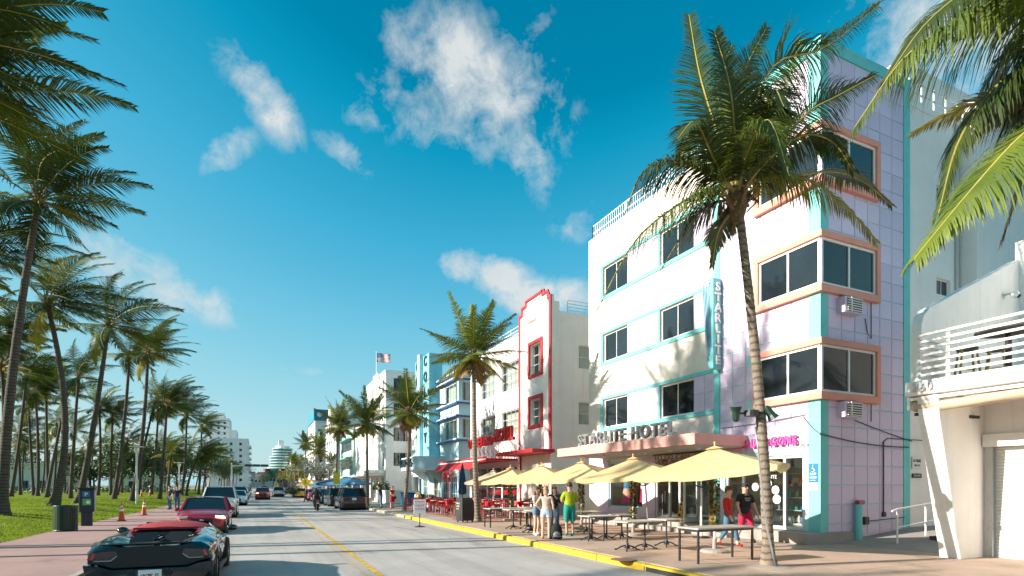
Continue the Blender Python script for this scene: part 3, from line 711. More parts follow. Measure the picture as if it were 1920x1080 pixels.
# bay storefront (ice cream shop): glass with white lettering
def shopfront(y0, y1, posts, z0=.5, z1=2.85, x=XB + .1, mat='white_metal'):
    b = MB(); b.box(x - .04, y0, z0, x + .04, y1, z0 + .1); b.box(x - .04, y0, z1 - .09, x + .04, y1, z1)
    for p in posts: b.box(x - .045, p - .045, z0 + .1, x + .045, p + .045, z1 - .09)
    f = b.build('shopfront_frame', mat, st, world=True)
    for p, q in zip(posts, posts[1:]):
        g = MB(); g.box(x - .006, p + .045, z0 + .1, x + .006, q - .045, z1 - .09); g.build('pane', 'glass_shop', f, world=True)
    return f
shopfront(11.62, 14.75, [11.66, 12.35, 14.0, 14.7])
fr2 = shopfront(15.3, 22.2, [15.35, 16.3, 17.3, 17.9, 18.7], x=XF + .1, z1=3.1)
shopfront(18.9, 22.2, [19.6, 22.1], x=XF + .1, z0=.85, z1=3.0, mat='teal_line')
b = MB(); b.box(XF - .02, 18.72, .32, XF + .2, 19.56, 3.1); b.box(XF - .02, 22.12, .32, XF + .2, 23.0, 3.1); b.box(XF - .01, 19.56, .32, XF + .18, 22.12, .85); b.build('shop_pier', 'lilac_tile', st, world=True)
b = MB()
for y in (16.22, 17.98):
    b.tube([(XF - .02, y, 1.2), (XF - .1, y, 1.2), (XF - .1, y, 1.65), (XF - .02, y, 1.65)], .018, 6)
b.build('door_handle', 'steel', st, world=True)
# open glass door leaf
lf = MB(); x = XF + .1; q = [(x - 1.05, 16.1), (x, 16.3)]
b = MB(); P, Q = V3(x - .95, 16.05, 0), V3(x - .05, 16.28, 0); U = (Q - P).normalized(); Wd = (Q - P).length
for u0, u1, v0, v1 in ((0, Wd, .52, .7), (0, Wd, 2.75, 2.85), (0, .09, .7, 2.75), (Wd - .09, Wd, .7, 2.75)): b.frame(P - ORI[st.name], U, EZ, U.cross(EZ), u0, u1, v0, v1, -.02, .02)
dl = b.build('open_door', 'white_metal', st)
b = MB(); b.frame(P - ORI[st.name], U, EZ, U.cross(EZ), .09, Wd - .09, .7, 2.75, -.004, .004); b.build('pane', 'glass_shop', dl)
for y, z, r in ((13.0, 1.95, .16), (12.7, 1.75, .14), (12.65, 1.45, .15), (13.5, 1.85, .14), (13.15, 1.6, .1)):
    b = MB(); b.lathe([(r, 0), (r, .003)], 20); o = b.build('window_sticker', 'sign_white', st); o.location = V3(XB + .075, y, z) - ORI[st.name]; o.rotation_euler = (0, -PI / 2, 0)
for s, y, z, h in (('ROLLED', 13.85, 2.42, .12), ('ICE', 13.35, 2.2, .16), ('CREAM', 13.3, 2.5, .11), ('FUN IN EVERY', 13.05, 2.35, .07), ('BITE', 12.95, 2.12, .12), ('NITRO', 12.95, 2.52, .11)):
    text(s, st, V3(XB + .07, y, z), '-X', h, 'sign_white', .004, .01, .1, name='window_lettering')
# canopy shop sign in wooden letters
text('TO GO CAFE TEA', st, V3(14.9, 18.3, 2.93), '-X', .2, 'tile_roof', .04, .03, .16, width=2.9, name='cafe_letter')
text('SANDWICHES', st, V3(14.9, 18.2, 2.66), '-X', .2, 'tile_roof', .04, .03, .14, width=1.9, name='cafe_letter')
b = MB(); b.box(14.93, 15.4, 3.12, 14.97, 18.4, 3.17); b.build('sign_rail', 'dark_steel', st, world=True)
# shop displays
def shelf(y0, y1, x, zz, seed):
    r_ = random.Random(seed); s = thing('display_shelf', 'shop shelf of small goods behind the glass of the ice cream shop' if seed == 1 else 'clothes rack of bright garments behind the dress shop window', 'shelf', (x, (y0 + y1) / 2, .5))
    b = MB(); b.box(x, y0, .5, x + .3, y1, .56)
    for z in zz: b.box(x, y0, z, x + .3, y1, z + .025)
    b.box(x, y0, .5, x + .3, y0 + .03, zz[-1]); b.box(x, y1 - .03, .5, x + .3, y1, zz[-1]); b.build('shelf_frame', 'white_frame', s, world=True)
    for z in [.56] + zz[:-1]:
        y = y0 + .08
        while y < y1 - .1:
            w = r_.uniform(.06, .16); h = r_.uniform(.1, .28); b = MB()
            b.lathe([(w * .4, 0), (w * .45, h * .1), (w * .45, h * .7), (w * .2, h * .85), (w * .2, h)], 8, (x + .12, y, z + .025))
            b.build('jar', r_.choice(['sign_blue', 'magenta', 'sunflower', 'white_frame', 'mint_paint', 'teal_paint', 'interior']), s, world=True); y += w + r_.uniform(.04, .2)
shelf(12.2, 14.4, 17.2, [1.0, 1.45, 1.9, 2.3], 1)
cr = thing('clothes_rack', 'clothes rack hung with bright garments inside the dress shop', 'clothes rack', (16.6, 20.8, .5))
b = MB(); b.tube([(16.6, 19.8, .5), (16.6, 19.8, 2.3), (16.6, 21.9, 2.3), (16.6, 21.9, .5)], .02, 6); b.build('rack_frame', 'steel', cr, world=True)
for k in range(17):
    b = MB(); y = 19.9 + k * .12; h = random.uniform(.7, 1.3)
    b.prism([(-.08, 0), (-.22, -.12), (-.2 - random.uniform(0, .1), -h), (.2 + random.uniform(0, .1), -h), (.22, -.12), (.08, 0)], V3(16.6, y, 2.27), EX, EZ, EY, -.03, .03)
    b.build('garment', random.choice(['cloth_white', 'cloth_cream', 'teal_paint', 'magenta', 'cloth_denim', 'coral_paint', 'cloth_grey', 'mint_paint']), cr, world=True)
def mannequin(x, y, dress, lab):
    t = thing('mannequin', lab, 'mannequin', (x, y, .85)); b = MB()
    b.lathe([(.05, 0), (.06, .4), (.085, .75), (.15, .95), (.16, 1.05), (.115, 1.22), (.15, 1.42), (.13, 1.5), (.05, 1.54), (.045, 1.62), (.08, 1.68), (.09, 1.76), (.06, 1.85), (.02, 1.87)], 14)
    b.tube([(0, .15, 1.47), (-.03, .22, 1.25), (-.08, .2, 1.0)], [.045, .04, .03], 8); b.tube([(0, -.15, 1.47), (-.03, -.22, 1.25), (-.02, -.24, 1.0)], [.045, .04, .03], 8)
    b.build('figure', 'umbrella_cream', t, smooth=True)
    for z0, z1, r0, r1, m in dress:
        q = MB(); n = 18; rows = [[(math.cos(2 * PI * j / n) * (r + .015 * math.sin(j * 3) * (z1 > z)), math.sin(2 * PI * j / n) * (r + .015 * math.sin(j * 3)), z) for j in range(n)] for z, r in ((z0, r0), ((z0 + z1) / 2, (r0 + r1) / 2), (z1, r1))]
        q.grid(rows, True); q.build('dress', m, t, smooth=True)
    t.scale = (.95, .95, .95)
mannequin(15.85, 21.35, [(.2, .6, .33, .27, 'magenta'), (.6, .95, .27, .2, 'coral_paint'), (.95, 1.42, .2, .17, 'umbrella_blue')], 'mannequin in a blue and coral strap dress in the shop window')
mannequin(15.9, 20.15, [(.3, .95, .24, .19, 'cloth_crimson'), (.95, 1.42, .19, .17, 'cloth_white')], 'mannequin in a crimson skirt beside the dress shop pier')

# letters on the canopy
sg = thing('hotel_sign', 'silver channel letters STARLITE HOTEL standing on the pink canopy', 'sign', (12.95, 18, 3.6))
text('STARLITE HOTEL', sg, V3(12.98, 21.05, 3.66), '-X', .48, 'steel', .14, .03, .16, width=6.2)
b = MB(); b.bar((12.98, 21.1, 3.64), (12.98, 14.8, 3.64), .04); b.bar((13.1, 21.1, 3.9), (13.1, 14.8, 3.9), .03)
for k in range(10): y = 21 - k * .68; b.bar((13.1, y, 3.6), (13.1, y, 3.92), .03); b.bar((13.1, y, 3.9), (13.5, y, 3.6), .02)
b.build('sign_frame', 'white_metal', sg, world=True)
# blade sign
bs = thing('blade_sign', 'teal tapered neon blade sign reading STARLITE down the facade', 'sign', (XF, 15.2, 6))
# a flat box standing out from the wall, faces towards the viewer along the street
xa, xb_ = XF - .54, XF - .13; ya = 14.90
b = MB(); b.prism([(ya, 6.05), (ya + .2, 6.08), (ya + .26, 6.25), (ya + .52, 9.2), (ya + .46, 9.32), (ya, 9.32)], V3(0, 0, 0), EY, EZ, EX, xa, xb_); b.build('sign_box', 'teal_paint', bs, world=True, bevel=.025)
text('STARLITE', bs, V3((xa + xb_) / 2, ya - .03, 8.86), '-Y', .31, 'white_frame', .05, .035, vertical=.375)
b = MB()
for k in range(4): y0 = ya + .40 - k * .075; b.tube([(xa - .02, y0, 9.0 - .1 * k), (xa - .02, y0 - .18 + .035 * k, 6.4 + .15 * k)], .014, 6)
b.tube([(xa - .02, ya + .5, 9.2), (xa - .02, ya + .26, 6.3)], .012, 6); b.build('neon_tube', 'sign_blue', bs, world=True)
star = [(math.cos(PI / 2 + k * PI / 5) * (.15 if k % 2 == 0 else .06), math.sin(PI / 2 + k * PI / 5) * (.15 if k % 2 == 0 else .06)) for k in range(10)]
b = MB(); b.prism(star, V3(xa - .01, ya + .26, 9.14), EY, EZ, EX, -.03, .0); b.build('star', 'white_frame', bs, world=True)
b = MB()
for z in (6.5, 7.6, 8.9): b.bar((xb_ - .02, ya + .15, z), (XF + .02, ya + .15, z), .05)
b.build('bracket', 'dark_steel', bs, world=True)
# shop name
nd = thing('shop_sign', 'pink raised letters NITRO DRAGONS above the ice cream shop door', 'sign', (XB - .06, 13, 3.1))
def nitro(y0, x, m, dz=0): text('NITRO DRAGONS', nd, V3(x, y0, 3.17 + dz), '-X', .29, m, .07, .035, .10, width=2.95)
nitro(14.72, XB - .12, 'magenta'); 
for k in range(5): pass
text('cafe', nd, V3(XB - .08, 11.72, 3.1), '-X', .12, 'steel', .02, .01)
# small wall signs
def plaque(name, label, face, c, w, h, mat, lines, parent=None):
    """lines: (text, height, dz, material)"""
    t = thing(name, label, 'sign', c); b = MB(); d = RDIR[face]; n = {'-X': -EX, '-Y': -EY}[face]
    b.frame(V3(0, 0, 0), d, EZ, n, -w / 2, w / 2, -h / 2, h / 2, 0, .015); b.build('panel', mat, t)
    for s, hh, dz, m, ww in lines: text(s, t, -d * (ww / 2) + EZ * dz + n * .018, face, hh, m, .004, .015, .1, width=ww, world=False)
    return t
rp = plaque('access_sign', 'blue RAMP ACCESS sign with wheelchair symbol on the teal pilaster', '-X', V3(XB - t - .002, 11.27, 2.27), .29, .56, 'sign_blue', [('RAMP', .07, -.06, 'sign_white', .2), ('ACCESS', .065, -.16, 'sign_white', .23)])
b = MB(); o_ = V3(-.02, 0, .15)
b.ball((-.022, .0, .22), .022, 8); b.bar((-.02, 0, .19), (-.02, 0, .11), .022, .008); b.bar((-.02, 0, .11), (-.02, -.05, .11), .018, .008); b.bar((-.02, -.05, .11), (-.02, -.07, .055), .018, .008)
b.tube([(-.02, .02 + .055 * math.cos(a), .09 + .055 * math.sin(a)) for a in [R(60 + 20 * k) for k in range(13)]], .008, 5); b.bar((-.02, .1, -.22), (-.02, -.09, -.22), .02, .012); b.build('wheelchair_symbol', 'sign_white', rp)
plaque('fire_sign', 'small white FDC sign with red letters under the ramp sign', '-X', V3(XB - t - .002, 11.27, 1.86), .30, .23, 'sign_white', [('FDC', .13, -.06, 'text_red', .22)])
plaque('parking_notice', 'small white no parking notice on the pale alley wall', '-Y', V3(19.92, YC - .01, 2.65), .5, .38, 'sign_white', [('NO PARKING', .1, .02, 'text_black', .42), ('PRIVATE', .07, -.12, 'text_black', .3)])
plaque('parking_notice', 'black lettered plate under the notice on the alley wall', '-Y', V3(19.92, YC - .01, 2.22), .5, .14, 'text_black', [('TOW AWAY', .07, -.03, 'sign_white', .38)])
plaque('access_sign', 'blue RAMP sign on the lilac pier by the mannequin window', '-X', V3(XF - .025, 22.5, 2.45), .3, .55, 'sign_blue', [('RAMP', .08, .05, 'sign_white', .22), ('ACCESS', .07, -.08, 'sign_white', .24)])
plaque('access_sign', 'blue plaque on the lilac pier between the two shops', '-X', V3(XF - .125, 14.95, 2.35), .3, .4, 'sign_blue', [('RAMP', .08, .0, 'sign_white', .22), ('ACCESS', .06, -.1, 'sign_white', .24)])
# air conditioners on the shaded side
for z, lab in ((7.32, 'window air conditioner under the middle corner window'), (4.18, 'window air conditioner under the lowest corner window')):
    t = thing('air_conditioner', lab, 'air conditioner', (16.3, YC, z)); b = MB(); b.box(-.4, -.28, -.24, .4, .02, .24); b.build('casing', 'lilac_tile', t, bevel=.02)
    b = MB(); b.box(-.3, -.295, -.19, .36, -.283, .21); b.build('grille_back', 'interior', t)
    for k in range(6): b = MB(); b.box(-.31, -.32, -.18 + k * .07, .37, -.296, -.155 + k * .07); b.build('louvre', 'white_metal', t)
    b = MB(); b.box(-.17, -.33, -.2, -.13, -.297, .22); b.build('louvre_bar', 'white_metal', t)
# cables and conduit
cb = thing('wall_cable', 'dark cables and conduit strung along the lilac side wall', 'cable', (XB, YC, 3.3))
b = MB()
def sag(a, c, d=.1, n=10): a, c = Vector(a), Vector(c); return [a.lerp(c, k / n) - EZ * d * 4 * (k / n) * (1 - k / n) for k in range(n + 1)]
b.tube(sag((XB - .06, YC - .08, 3.42), (19.4, YC - .06, 3.15), .1), .018, 6); b.tube(sag((16.7, YC - .05, 3.9), (19.6, YC - .05, 3.35), .02), .014, 6)
b.tube([(18.1, YC - .05, 3.3), (18.1, YC - .05, 1.0)], .02, 6); b.tube([(18.1, YC - .05, 3.28), (18.3, YC - .05, 3.4), (20.5, YC - .05, 3.4)], .014, 6); b.tube([(17.3, YC - .05, .78), (19.2, YC - .05, .86)], .014, 6)
b.tube(sag((XB - .06, YC - .05, 3.42), (XB - .06, 11.6, 4.0), .05), .012, 6); b.tube(sag((XB - .06, 11.5, 4.05), (XB - .06, 14.9, 3.95), .04), .01, 6); b.tube([(17.2, YC - .04, 7.1), (17.3, YC - .04, 6.7), (17.5, YC - .04, 6.5), (17.5, YC - .04, 7.8)], .012, 6); b.tube([(17.5, YC - .04, 4.5), (17.5, YC - .04, 3.9)], .012, 6)
b.ball((XB - .09, YC - .09, 3.42), .05, 6); b.box(17.1, YC - .12, .68, 17.28, YC - .03, .92); b.box(18.04, YC - .1, .9, 18.16, YC - .03, 1.05)
b.build('cable', 'dark_steel', cb, world=True)
sp = thing('standpipe', 'teal fire standpipe with red cap against the lilac wall', 'standpipe', (16.7, YC - .16, .2))
b = MB(); b.cyl((0, 0, 0), (0, 0, 1.12), .1, 14); b.lathe([(.115, .3), (.115, .34)], 14); b.build('pipe', 'teal_paint', sp, smooth=False)
b = MB(); b.cyl((-.1, -.02, 1.18), (.18, -.02, 1.18), .07, 12); b.cyl((0, 0, 1.1), (0, 0, 1.2), .085, 12); b.build('inlet', 'car_maroon', sp)
# alley ramp beside the hotel, with its handrail
b = MB(); b.add([(15.5, 8.1, SW + .01), (15.5, YC, SW + .01), (19.5, YC, .52), (19.5, 8.1, .45), (30, YC, .6), (30, 8.1, .6)], [(0, 3, 2, 1), (3, 5, 4, 2)]); struct(b.build('alley_ramp', 'concrete'))
hr = thing('handrail', 'white tubular handrail beside the alley ramp', 'handrail', (16.5, 9.72, .2))
b = MB(); z = [(16.54, .2), (17.9, .32), (19.3, .45)]
b.tube([(16.3, 9.7, 1.17)] + [(x, 9.7, q + 1.02) for x, q in z], .028, 8); b.tube([(x, 9.7, q + .5) for x, q in z], .022, 8); b.build('rail', 'white_metal', hr, world=True)
for x, q in z: b = MB(); b.cyl((x, 9.7, q - .02), (x, 9.7, q + 1.02), .026, 8); b.build('post', 'white_metal', hr, world=True)
pl = thing('pallet', 'dark wooden pallet lying on the alley ramp', 'pallet', (18.0, 9.0, .3)); b = MB()
for k in range(5): b.box(-.5, -.4 + k * .17, .12, .5, -.28 + k * .17, .145)
for k in (-.42, 0, .42): b.box(k - .05, -.4, 0, k + .05, .4, .12)
b.build('boards', 'interior', pl)

# ---------------------------------------------------------------- white building with balcony, number 760
B7 = thing('balcony_building', 'white building numbered 760 with slatted balcony and slanted column', 'building', (14.1, 7.5, 0))
XS = 14.0
b = MB(); b.box(XS, -8, 4.0, 18.9, 8.05, 4.34); b.build('balcony_slab', 'white_stucco', B7, world=True, bevel=.04)
for k in range(7):       # flat slats, bent round the end
    z = 4.46 + k * .155; b = MB()
    pts = [V3(XS + .06, -8, z), V3(XS + .06, 7.6, z)] + [V3(XS + .36 - .3 * math.cos(a), 7.6 + .3 * math.sin(a), z) for a in [R(18 * i) for i in range(6)]] + [V3(15.3, 7.9, z)]
    rows = [[p + (EZ * hh) + (Vector((1, 0, 0)) * 0) for hh in (-.026, .026)] for p in pts]
    for p, q in zip(pts, pts[1:]): b.bar(p, q + (q - p).normalized() * .008, .035 if k < 6 else .06, .052)
    b.build('balcony_slat', 'white_stucco', B7, world=True)
for y in (7.18, 5.3, 3.4): b = MB(); b.box(XS + .08, y - .04, 4.34, XS + .14, y + .04, 5.42); b.build('balcony_post', 'white_stucco', B7, world=True)
# end wall with a swept top
prof = [(14.75, 4.3), (14.72, 5.5), (14.75, 5.8), (14.85, 6.02), (15.05, 6.2), (15.5, 6.42), (16.2, 6.75), (17.2, 7.2), (18.2, 7.65), (19.2, 8.1), (24, 8.3), (24, 4.3)]
b = MB(); b.prism(prof, V3(-.22, 8.08, 0), EX, EZ, EY, -.12, .12); b.build('end_wall', 'white_stucco', B7, world=True, bevel=.02)
b = MB(); b.box(19.0, -8, 4.34, 19.2, 8.05, 8.6); b.build('upper_wall', 'white_stucco', B7, world=True)
# slanted column
b = MB(); b.prism([(15.0, SW), (16.0, SW), (16.0, 3.98), (14.08, 3.98), (14.14, 3.5)], V3(0, 7.6, 0), EX, EZ, EY, -.22, .22); b.build('slanted_column', 'white_stucco', B7, world=True, bevel=.015)
b = MB(); b.holed(V3(16.0, 0, 0), -EY, EZ, -EX, -7.4, 8, 0, 4.0, [(-7.25, -3.4, SW, 3.0)], .25); b.box(16.01, 7.36, 0, 22, 8.05, 4.0); b.build('wall', 'white_stucco', B7, world=True)
sh = MB(); sh.box(15.86, 3.3, 2.82, 16.02, 7.36, 3.12); sh.build('shutter_box', 'white_metal', B7, world=True, bevel=.01)
b = MB(); b.box(15.96, 7.2, SW, 16.05, 7.32, 2.82); b.build('shutter_guide', 'steel', B7, world=True)
for k in range(36):
    z = SW + .02 + k * .076; b = MB(); b.prism([(0, 0), (-.018, .02), (-.018, .055), (0, .075)], V3(16.12, 7.2, z), EX, EZ, -EY, 0, 3.9); b.build('shutter_slat', 'white_metal', B7, world=True)
# rolled awning under the slab
aw = thing('rolled_awning', 'cream fabric awning rolled up under the balcony slab', 'awning', (14.2, 6, 3.7)); b = MB(); rows = []
rr = random.Random(9)
for i in range(60):
    y = 7.95 - i * .22; rows.append([(14.22 + (.13 + .012 * math.sin(i * 1.7 + j)) * math.cos(2 * PI * j / 12), y, 3.80 - .03 + (.12 + .018 * math.sin(i * .9 + j * 2.1)) * math.sin(2 * PI * j / 12) - .03 * math.sin(i * .45)) for j in range(12)])
b.grid(rows, True); b.build('fabric_roll', 'umbrella_cream', aw, smooth=True, world=True)
b = MB(); b.bar((14.12, 8.0, 3.93), (14.12, -5, 3.93), .10, .07); b.box(14.05, 7.96, 3.68, 14.35, 8.02, 3.99); b.build('cassette', 'white_metal', aw, world=True)
b = MB(); b.bar((14.15, 7.9, 3.58), (15.6, 7.3, 3.52), .05, .07); b.bar((14.2, 7.75, 3.53), (14.9, 7.5, 3.5), .03, .04); b.build('folding_arm', 'dark_steel', aw, world=True)
n7 = thing('house_number', 'raised house number 760 on the balcony slab edge', 'sign', (XS, 7.6, 4.1)); text('760', n7, V3(XS - .03, 7.86, 4.085), '-X', .2, 'sign_grey', .04, .015, .12)
cm = thing('security_camera', 'white security camera on the swept end wall', 'camera', (18.2, 8.0, 7.0)); b = MB(); b.cyl((0, .06, 0), (0, -.05, 0), .09, 12); b.bar((0, -.05, 0), (0, -.2, 0), .05); b.ball((.05, -.27, -.04), .1, 12); b.build('housing', 'white_frame', cm, smooth=True); b = MB(); b.ball((.07, -.33, -.09), .06, 10); b.build('lens', 'glass_dark', cm); b = MB(); b.tube([(.1, 0, 0), (.25, 0, -.05), (.3, 0, -.3), (.3, 0, -2.6)], .015, 6); b.build('cable', 'dark_steel', cm)
def bar_table(x, y, lab):
    t = thing('balcony_table', lab, 'table', (x, y, 4.34)); b = MB(); b.lathe([(.58, 1.0), (.6, 1.02), (.6, 1.05), (.58, 1.06)], 28); b.build('tabletop', 'interior', t)
    b = MB(); b.cyl((0, 0, .03), (0, 0, 1.0), .06, 10); b.lathe([(.3, 0), (.3, .03), (.06, .06)], 16); b.build('pedestal', 'black_iron', t)
bar_table(15.3, 6.6, 'round dark bar table on the balcony behind the slats'); 
def stool(x, y, lab, a):
    t = thing('bar_stool', lab, 'stool', (x, y, 4.34), a, 'stools on the balcony'); b = MB(); b.lathe([(.2, .70), (.21, .73), (.2, .75), (.0, .76)], 16); b.build('seat', 'interior', t)
    for sx in (-1, 1):
        for sy in (-1, 1): b = MB(); b.bar((sx * .2, sy * .2, 0), (sx * .13, sy * .13, .71), .035); b.build('leg', 'leaf_yellow', t)
    b = MB()
    for p, q in (((-.17, -.17), (.17, -.17)), ((.17, -.17), (.17, .17)), ((.17, .17), (-.17, .17)), ((-.17, .17), (-.17, -.17))): b.bar((*p, .28), (*q, .28), .02)
    b.build('foot_ring', 'leaf_yellow', t)
for x, y in ((15.0, 7.25), (15.7, 7.0), (15.9, 6.2), (15.1, 5.85), (15.6, 5.5), (16.2, 5.3)): stool(x, y, 'dark bar stool with yellow green legs on the balcony', random.uniform(0, 1))
# ---------------------------------------------------------------- Boulevard hotel
BY0, BY1, BH = 27.24, 41.0, 11.75
bv = thing('hotel_building', 'three storey white hotel with red outlined stepped tower', 'building', (XF, BY0, 0))
T0, T1 = 27.4, 31.55                                  # tower on the street face
up = [(8.25, 10.1), (5.2, 6.9)]
holes = []
for z0, z1 in up: holes += [(-34.95, -32.15, z0, z1), (-38.75, -36.0, z0, z1)]
holes += [(-40.5, -32.2, .3, 3.2)]
b = MB(); b.holed(V3(XF, 0, 0), -EY, EZ, -EX, -BY1, -T1, 0, BH, holes, .2)
b.add([(XF, T1, BH), (XF, BY1, BH), (XF + .25, BY1, BH), (XF + .25, T1, BH)], [(0, 1, 2, 3)])
sw = [(16.9, 18.0, 8.65, 10.05), (16.9, 18.0, 5.4, 6.75), (20.5, 21.6, 8.65, 10.05), (20.5, 21.6, 5.4, 6.75)]
b.holed(V3(0, BY0 + .25, 0), EX, EZ, -EY, XF + .1, 32, 0, 11.85, sw, .12)
b.add([(XF + .1, BY0 + .25, 11.85), (32, BY0 + .25, 11.85), (32, BY0 + .5, 11.85), (XF + .1, BY0 + .5, 11.85)], [(0, 1, 2, 3)])
b.add([(XF + .2, BY0 + .4, 11.2), (32, BY0 + .4, 11.2), (32, BY1, 11.2), (XF + .2, BY1, 11.2)], [(0, 1, 2, 3)])
b.add([(XF, BY1, 0), (32, BY1, 0), (32, BY1, BH), (XF, BY1, BH)], [(0, 1, 2, 3)])
b.build('wall', 'white_stucco', bv, world=True)
for w in sw[:2]: window(bv, V3(0, BY0 + .25, 0), EX, EZ, -EY, *w, 1, 2, .08, .06, glass='glass_shop', curtain='blind', cdepth=.1)
XT = XF - .25
prof = [(-T1, 0), (-T1, 12.35), (-31.15, 12.35), (-31.15, 12.75), (-30.6, 12.75), (-30.6, 13.05), (-28.4, 13.05), (-28.4, 12.85), (-27.75, 12.85), (-27.75, 12.5), (-T0, 12.5), (-T0, 0)]
win_t = [(-30.0, -28.55, 8.55, 10.35), (-30.0, -28.55, 5.5, 7.05)]
b = MB(); b.holed(V3(XT, 0, 0), -EY, EZ, -EX, -T1, -T0, 0, 12.35, win_t, .3)
def polyx(pl, x0, x1): b.prism(pl, V3(0, 0, 0), -EY, EZ, -EX, -x1, -x0)
polyx([(-31.15, 12.351), (-31.15, 12.75), (-30.6, 12.75), (-30.6, 13.05), (-28.4, 13.05), (-28.4, 12.85), (-27.75, 12.85), (-27.75, 12.351)], XT, XT + .4)
b.add([(XT, T0, 0), (XF + .3, T0, 0), (XF + .3, T0, 12.35), (XT, T0, 12.35)], [(0, 1, 2, 3)]); b.add([(XT, T1, 0), (XF + .3, T1, 0), (XF + .3, T1, 12.35), (XT, T1, 12.35)], [(0, 1, 2, 3)])
b.add([(XT, T0, 12.35), (XT, T1, 12.35), (XF + .3, T1, 12.35), (XF + .3, T0, 12.35)], [(0, 1, 2, 3)])
b.build('tower_wall', 'white_stucco', bv, world=True)
b = MB(); x0, x1 = XT - .06, XT + .05          # red outline
for y0, y1, z0, z1 in [(T0 - .02, T0 + .22, 3.7, 12.5), (T1 - .2, T1 + .02, 3.7, 12.37), (31.0, T1 + .02, 12.37, 12.55), (30.98, 31.2, 12.55, 12.8), (30.45, 31.2, 12.8, 12.98), (30.45, 30.66, 12.98, 13.1), (28.3, 30.66, 13.1, 13.26), (28.2, 28.5, 12.9, 13.26), (27.7, 28.2, 12.9, 13.06), (27.6, 27.82, 12.5, 12.9), (T0 - .02, 27.6, 12.5, 12.68)]: b.box(x0, y0, z0, x1, y1, z1)
b.build('red_outline', 'red_paint', bv, world=True, bevel=.02)
for a, c, z0, z1 in win_t:
    b = MB(); e = .2
    for q in ((a - e, c + e, z0 - e, z0), (a - e, c + e, z1, z1 + e), (a - e, a, z0, z1), (c, c + e, z0, z1)): b.frame(V3(XT, 0, 0), -EY, EZ, -EX, *q, -.02, .1)
    b.build('window_surround', 'red_paint', bv, world=True, bevel=.012)
    window(bv, V3(XT, 0, 0), -EY, EZ, -EX, a, c, z0, z1, 2, 3, .24, .06, glass='glass_shop', frame='sign_grey', curtain='curtain', cdepth=.3)
for z0, z1 in up:
    for a, c in ((-34.95, -32.15), (-38.75, -36.0)): window(bv, V3(XF, 0, 0), -EY, EZ, -EX, a, c, z0, z1, 4, 3, .12, .06, glass='glass_shop', frame='sign_grey', curtain='curtain')
# emblem in relief: a rosette with a hanging tail
b = MB(); o_ = V3(XT, 29.5, 11.75)
for k in range(9): a = 2 * PI * k / 9; b.ball(o_ + V3(-.02, math.cos(a) * .48, math.sin(a) * .36), .17, 8, (.35, 1, 1))
b.ball(o_ + V3(-.02, 0, 0), .4, 12, (.2, 1.2, .75))
for k in range(4): b.ball(o_ + V3(-.02, .28 - .05 * k, -.45 - .1 * k), .12 - .015 * k, 8, (.35, 1, 1))
b.bar(o_ + V3(-.05, .1, .3), o_ + V3(-.05, -.02, .75), .12, .1); b.bar(o_ + V3(-.05, -.25, .3), o_ + V3(-.05, -.3, .62), .1, .1)
em = b.build('emblem', 'white_stucco', bv, world=True, smooth=True)
text('Boulevard', bv, V3(XT - .13, 30.05, 11.65), '-X', .2, 'coral_paint', .03, .01, .06, width=1.05, name='emblem_letter')
rail(bv, [(XF + .15, T1 + .3, BH), (XF + .15, BY1 - .1, BH)], .5, 2, post=1.8)
rail(bv, [(XF + 1, BY0 + .45, 11.85), (XF + 6, BY0 + .45, 11.85)], .75, 4, post=1.6, r=.018)
# canopy and red awning
b = MB(); b.box(13.6, 26.9, 3.72, XT - .02, 32.2, 3.92); b.build('canopy', 'red_bright', bv, world=True, bevel=.02)
b = MB(); b.box(13.0, 32.2, 3.50, XF - .02, 41.8, 3.62); b.box(12.96, 32.0, 3.38, 13.02, 41.9, 3.72); b.build('canopy_edge', 'red_bright', bv, world=True, bevel=.015)
b = MB(); b.box(12.94, 32.0, 3.5, 12.958, 41.9, 3.58); b.build('white_stripe', 'white_frame', bv, world=True)
b = MB(); rows = [[(XF - 2.35 + .55 * (i / 3) * 0 - (i / 3) * .55, 33.0 + 8.6 * j / 24, 3.45 - .5 * i / 3 - .03 * math.sin(j * 1.3) * i / 3) for j in range(25)] for i in range(4)]; b.grid(rows); b.build('awning_fabric', 'red_awning', bv, world=True)
b = MB(); b.box(XF - .06, 40.5, .14, XF + .02, 41, 3.2); b.box(XF - .06, 32, .14, XF + .02, 32.3, 3.2); b.build('pier', 'white_stucco', bv, world=True)
for y0, y1 in ((32.3, 35), (35, 37.7), (37.7, 40.4)): window(bv, V3(XF, 0, 0), -EY, EZ, -EX, -y1 + .04, -y0 - .04, .32, 3.18, 2, 2, .1, .07, glass='glass_shop', cdepth=.3)
b = MB(); b.box(XF + .12, 32.2, 1.25, XF + .13, 40.4, 1.6); b.build('window_band', 'red_bright', bv, world=True)
b = MB(); b.box(18, 31.8, .14, 18.1, 41, 3.3); b.box(XF + .2, 31.8, 3.21, 18.1, 41, 3.3); b.build('lobby_interior', 'interior_pale', bv, world=True)
b = MB(); b.box(XT - .04, 27.5, .14, XT - .005, 31.5, 3.7); b.build('tower_base', 'warm_stucco', bv, world=True)
b = MB(); b.bar((XT - .08, 31.2, .2), (XT - .08, 31.2, 3.7), .1); b.build('red_pipe', 'red_paint', bv, world=True)
plaque('fire_sign', 'red square FDC sign on the white tower base', '-X', V3(XT - .045, 27.85, 2.0), .55, .55, 'red_bright', [('FDC', .2, -.1, 'sign_white', .42)])
plaque('access_sign', 'small blue and white sign on the white tower base', '-X', V3(XT - .045, 30.6, 2.35), .4, .6, 'sign_white', [('RAMP', .14, .05, 'sign_blue', .32), ('HERE', .14, -.2, 'sign_blue', .32)])
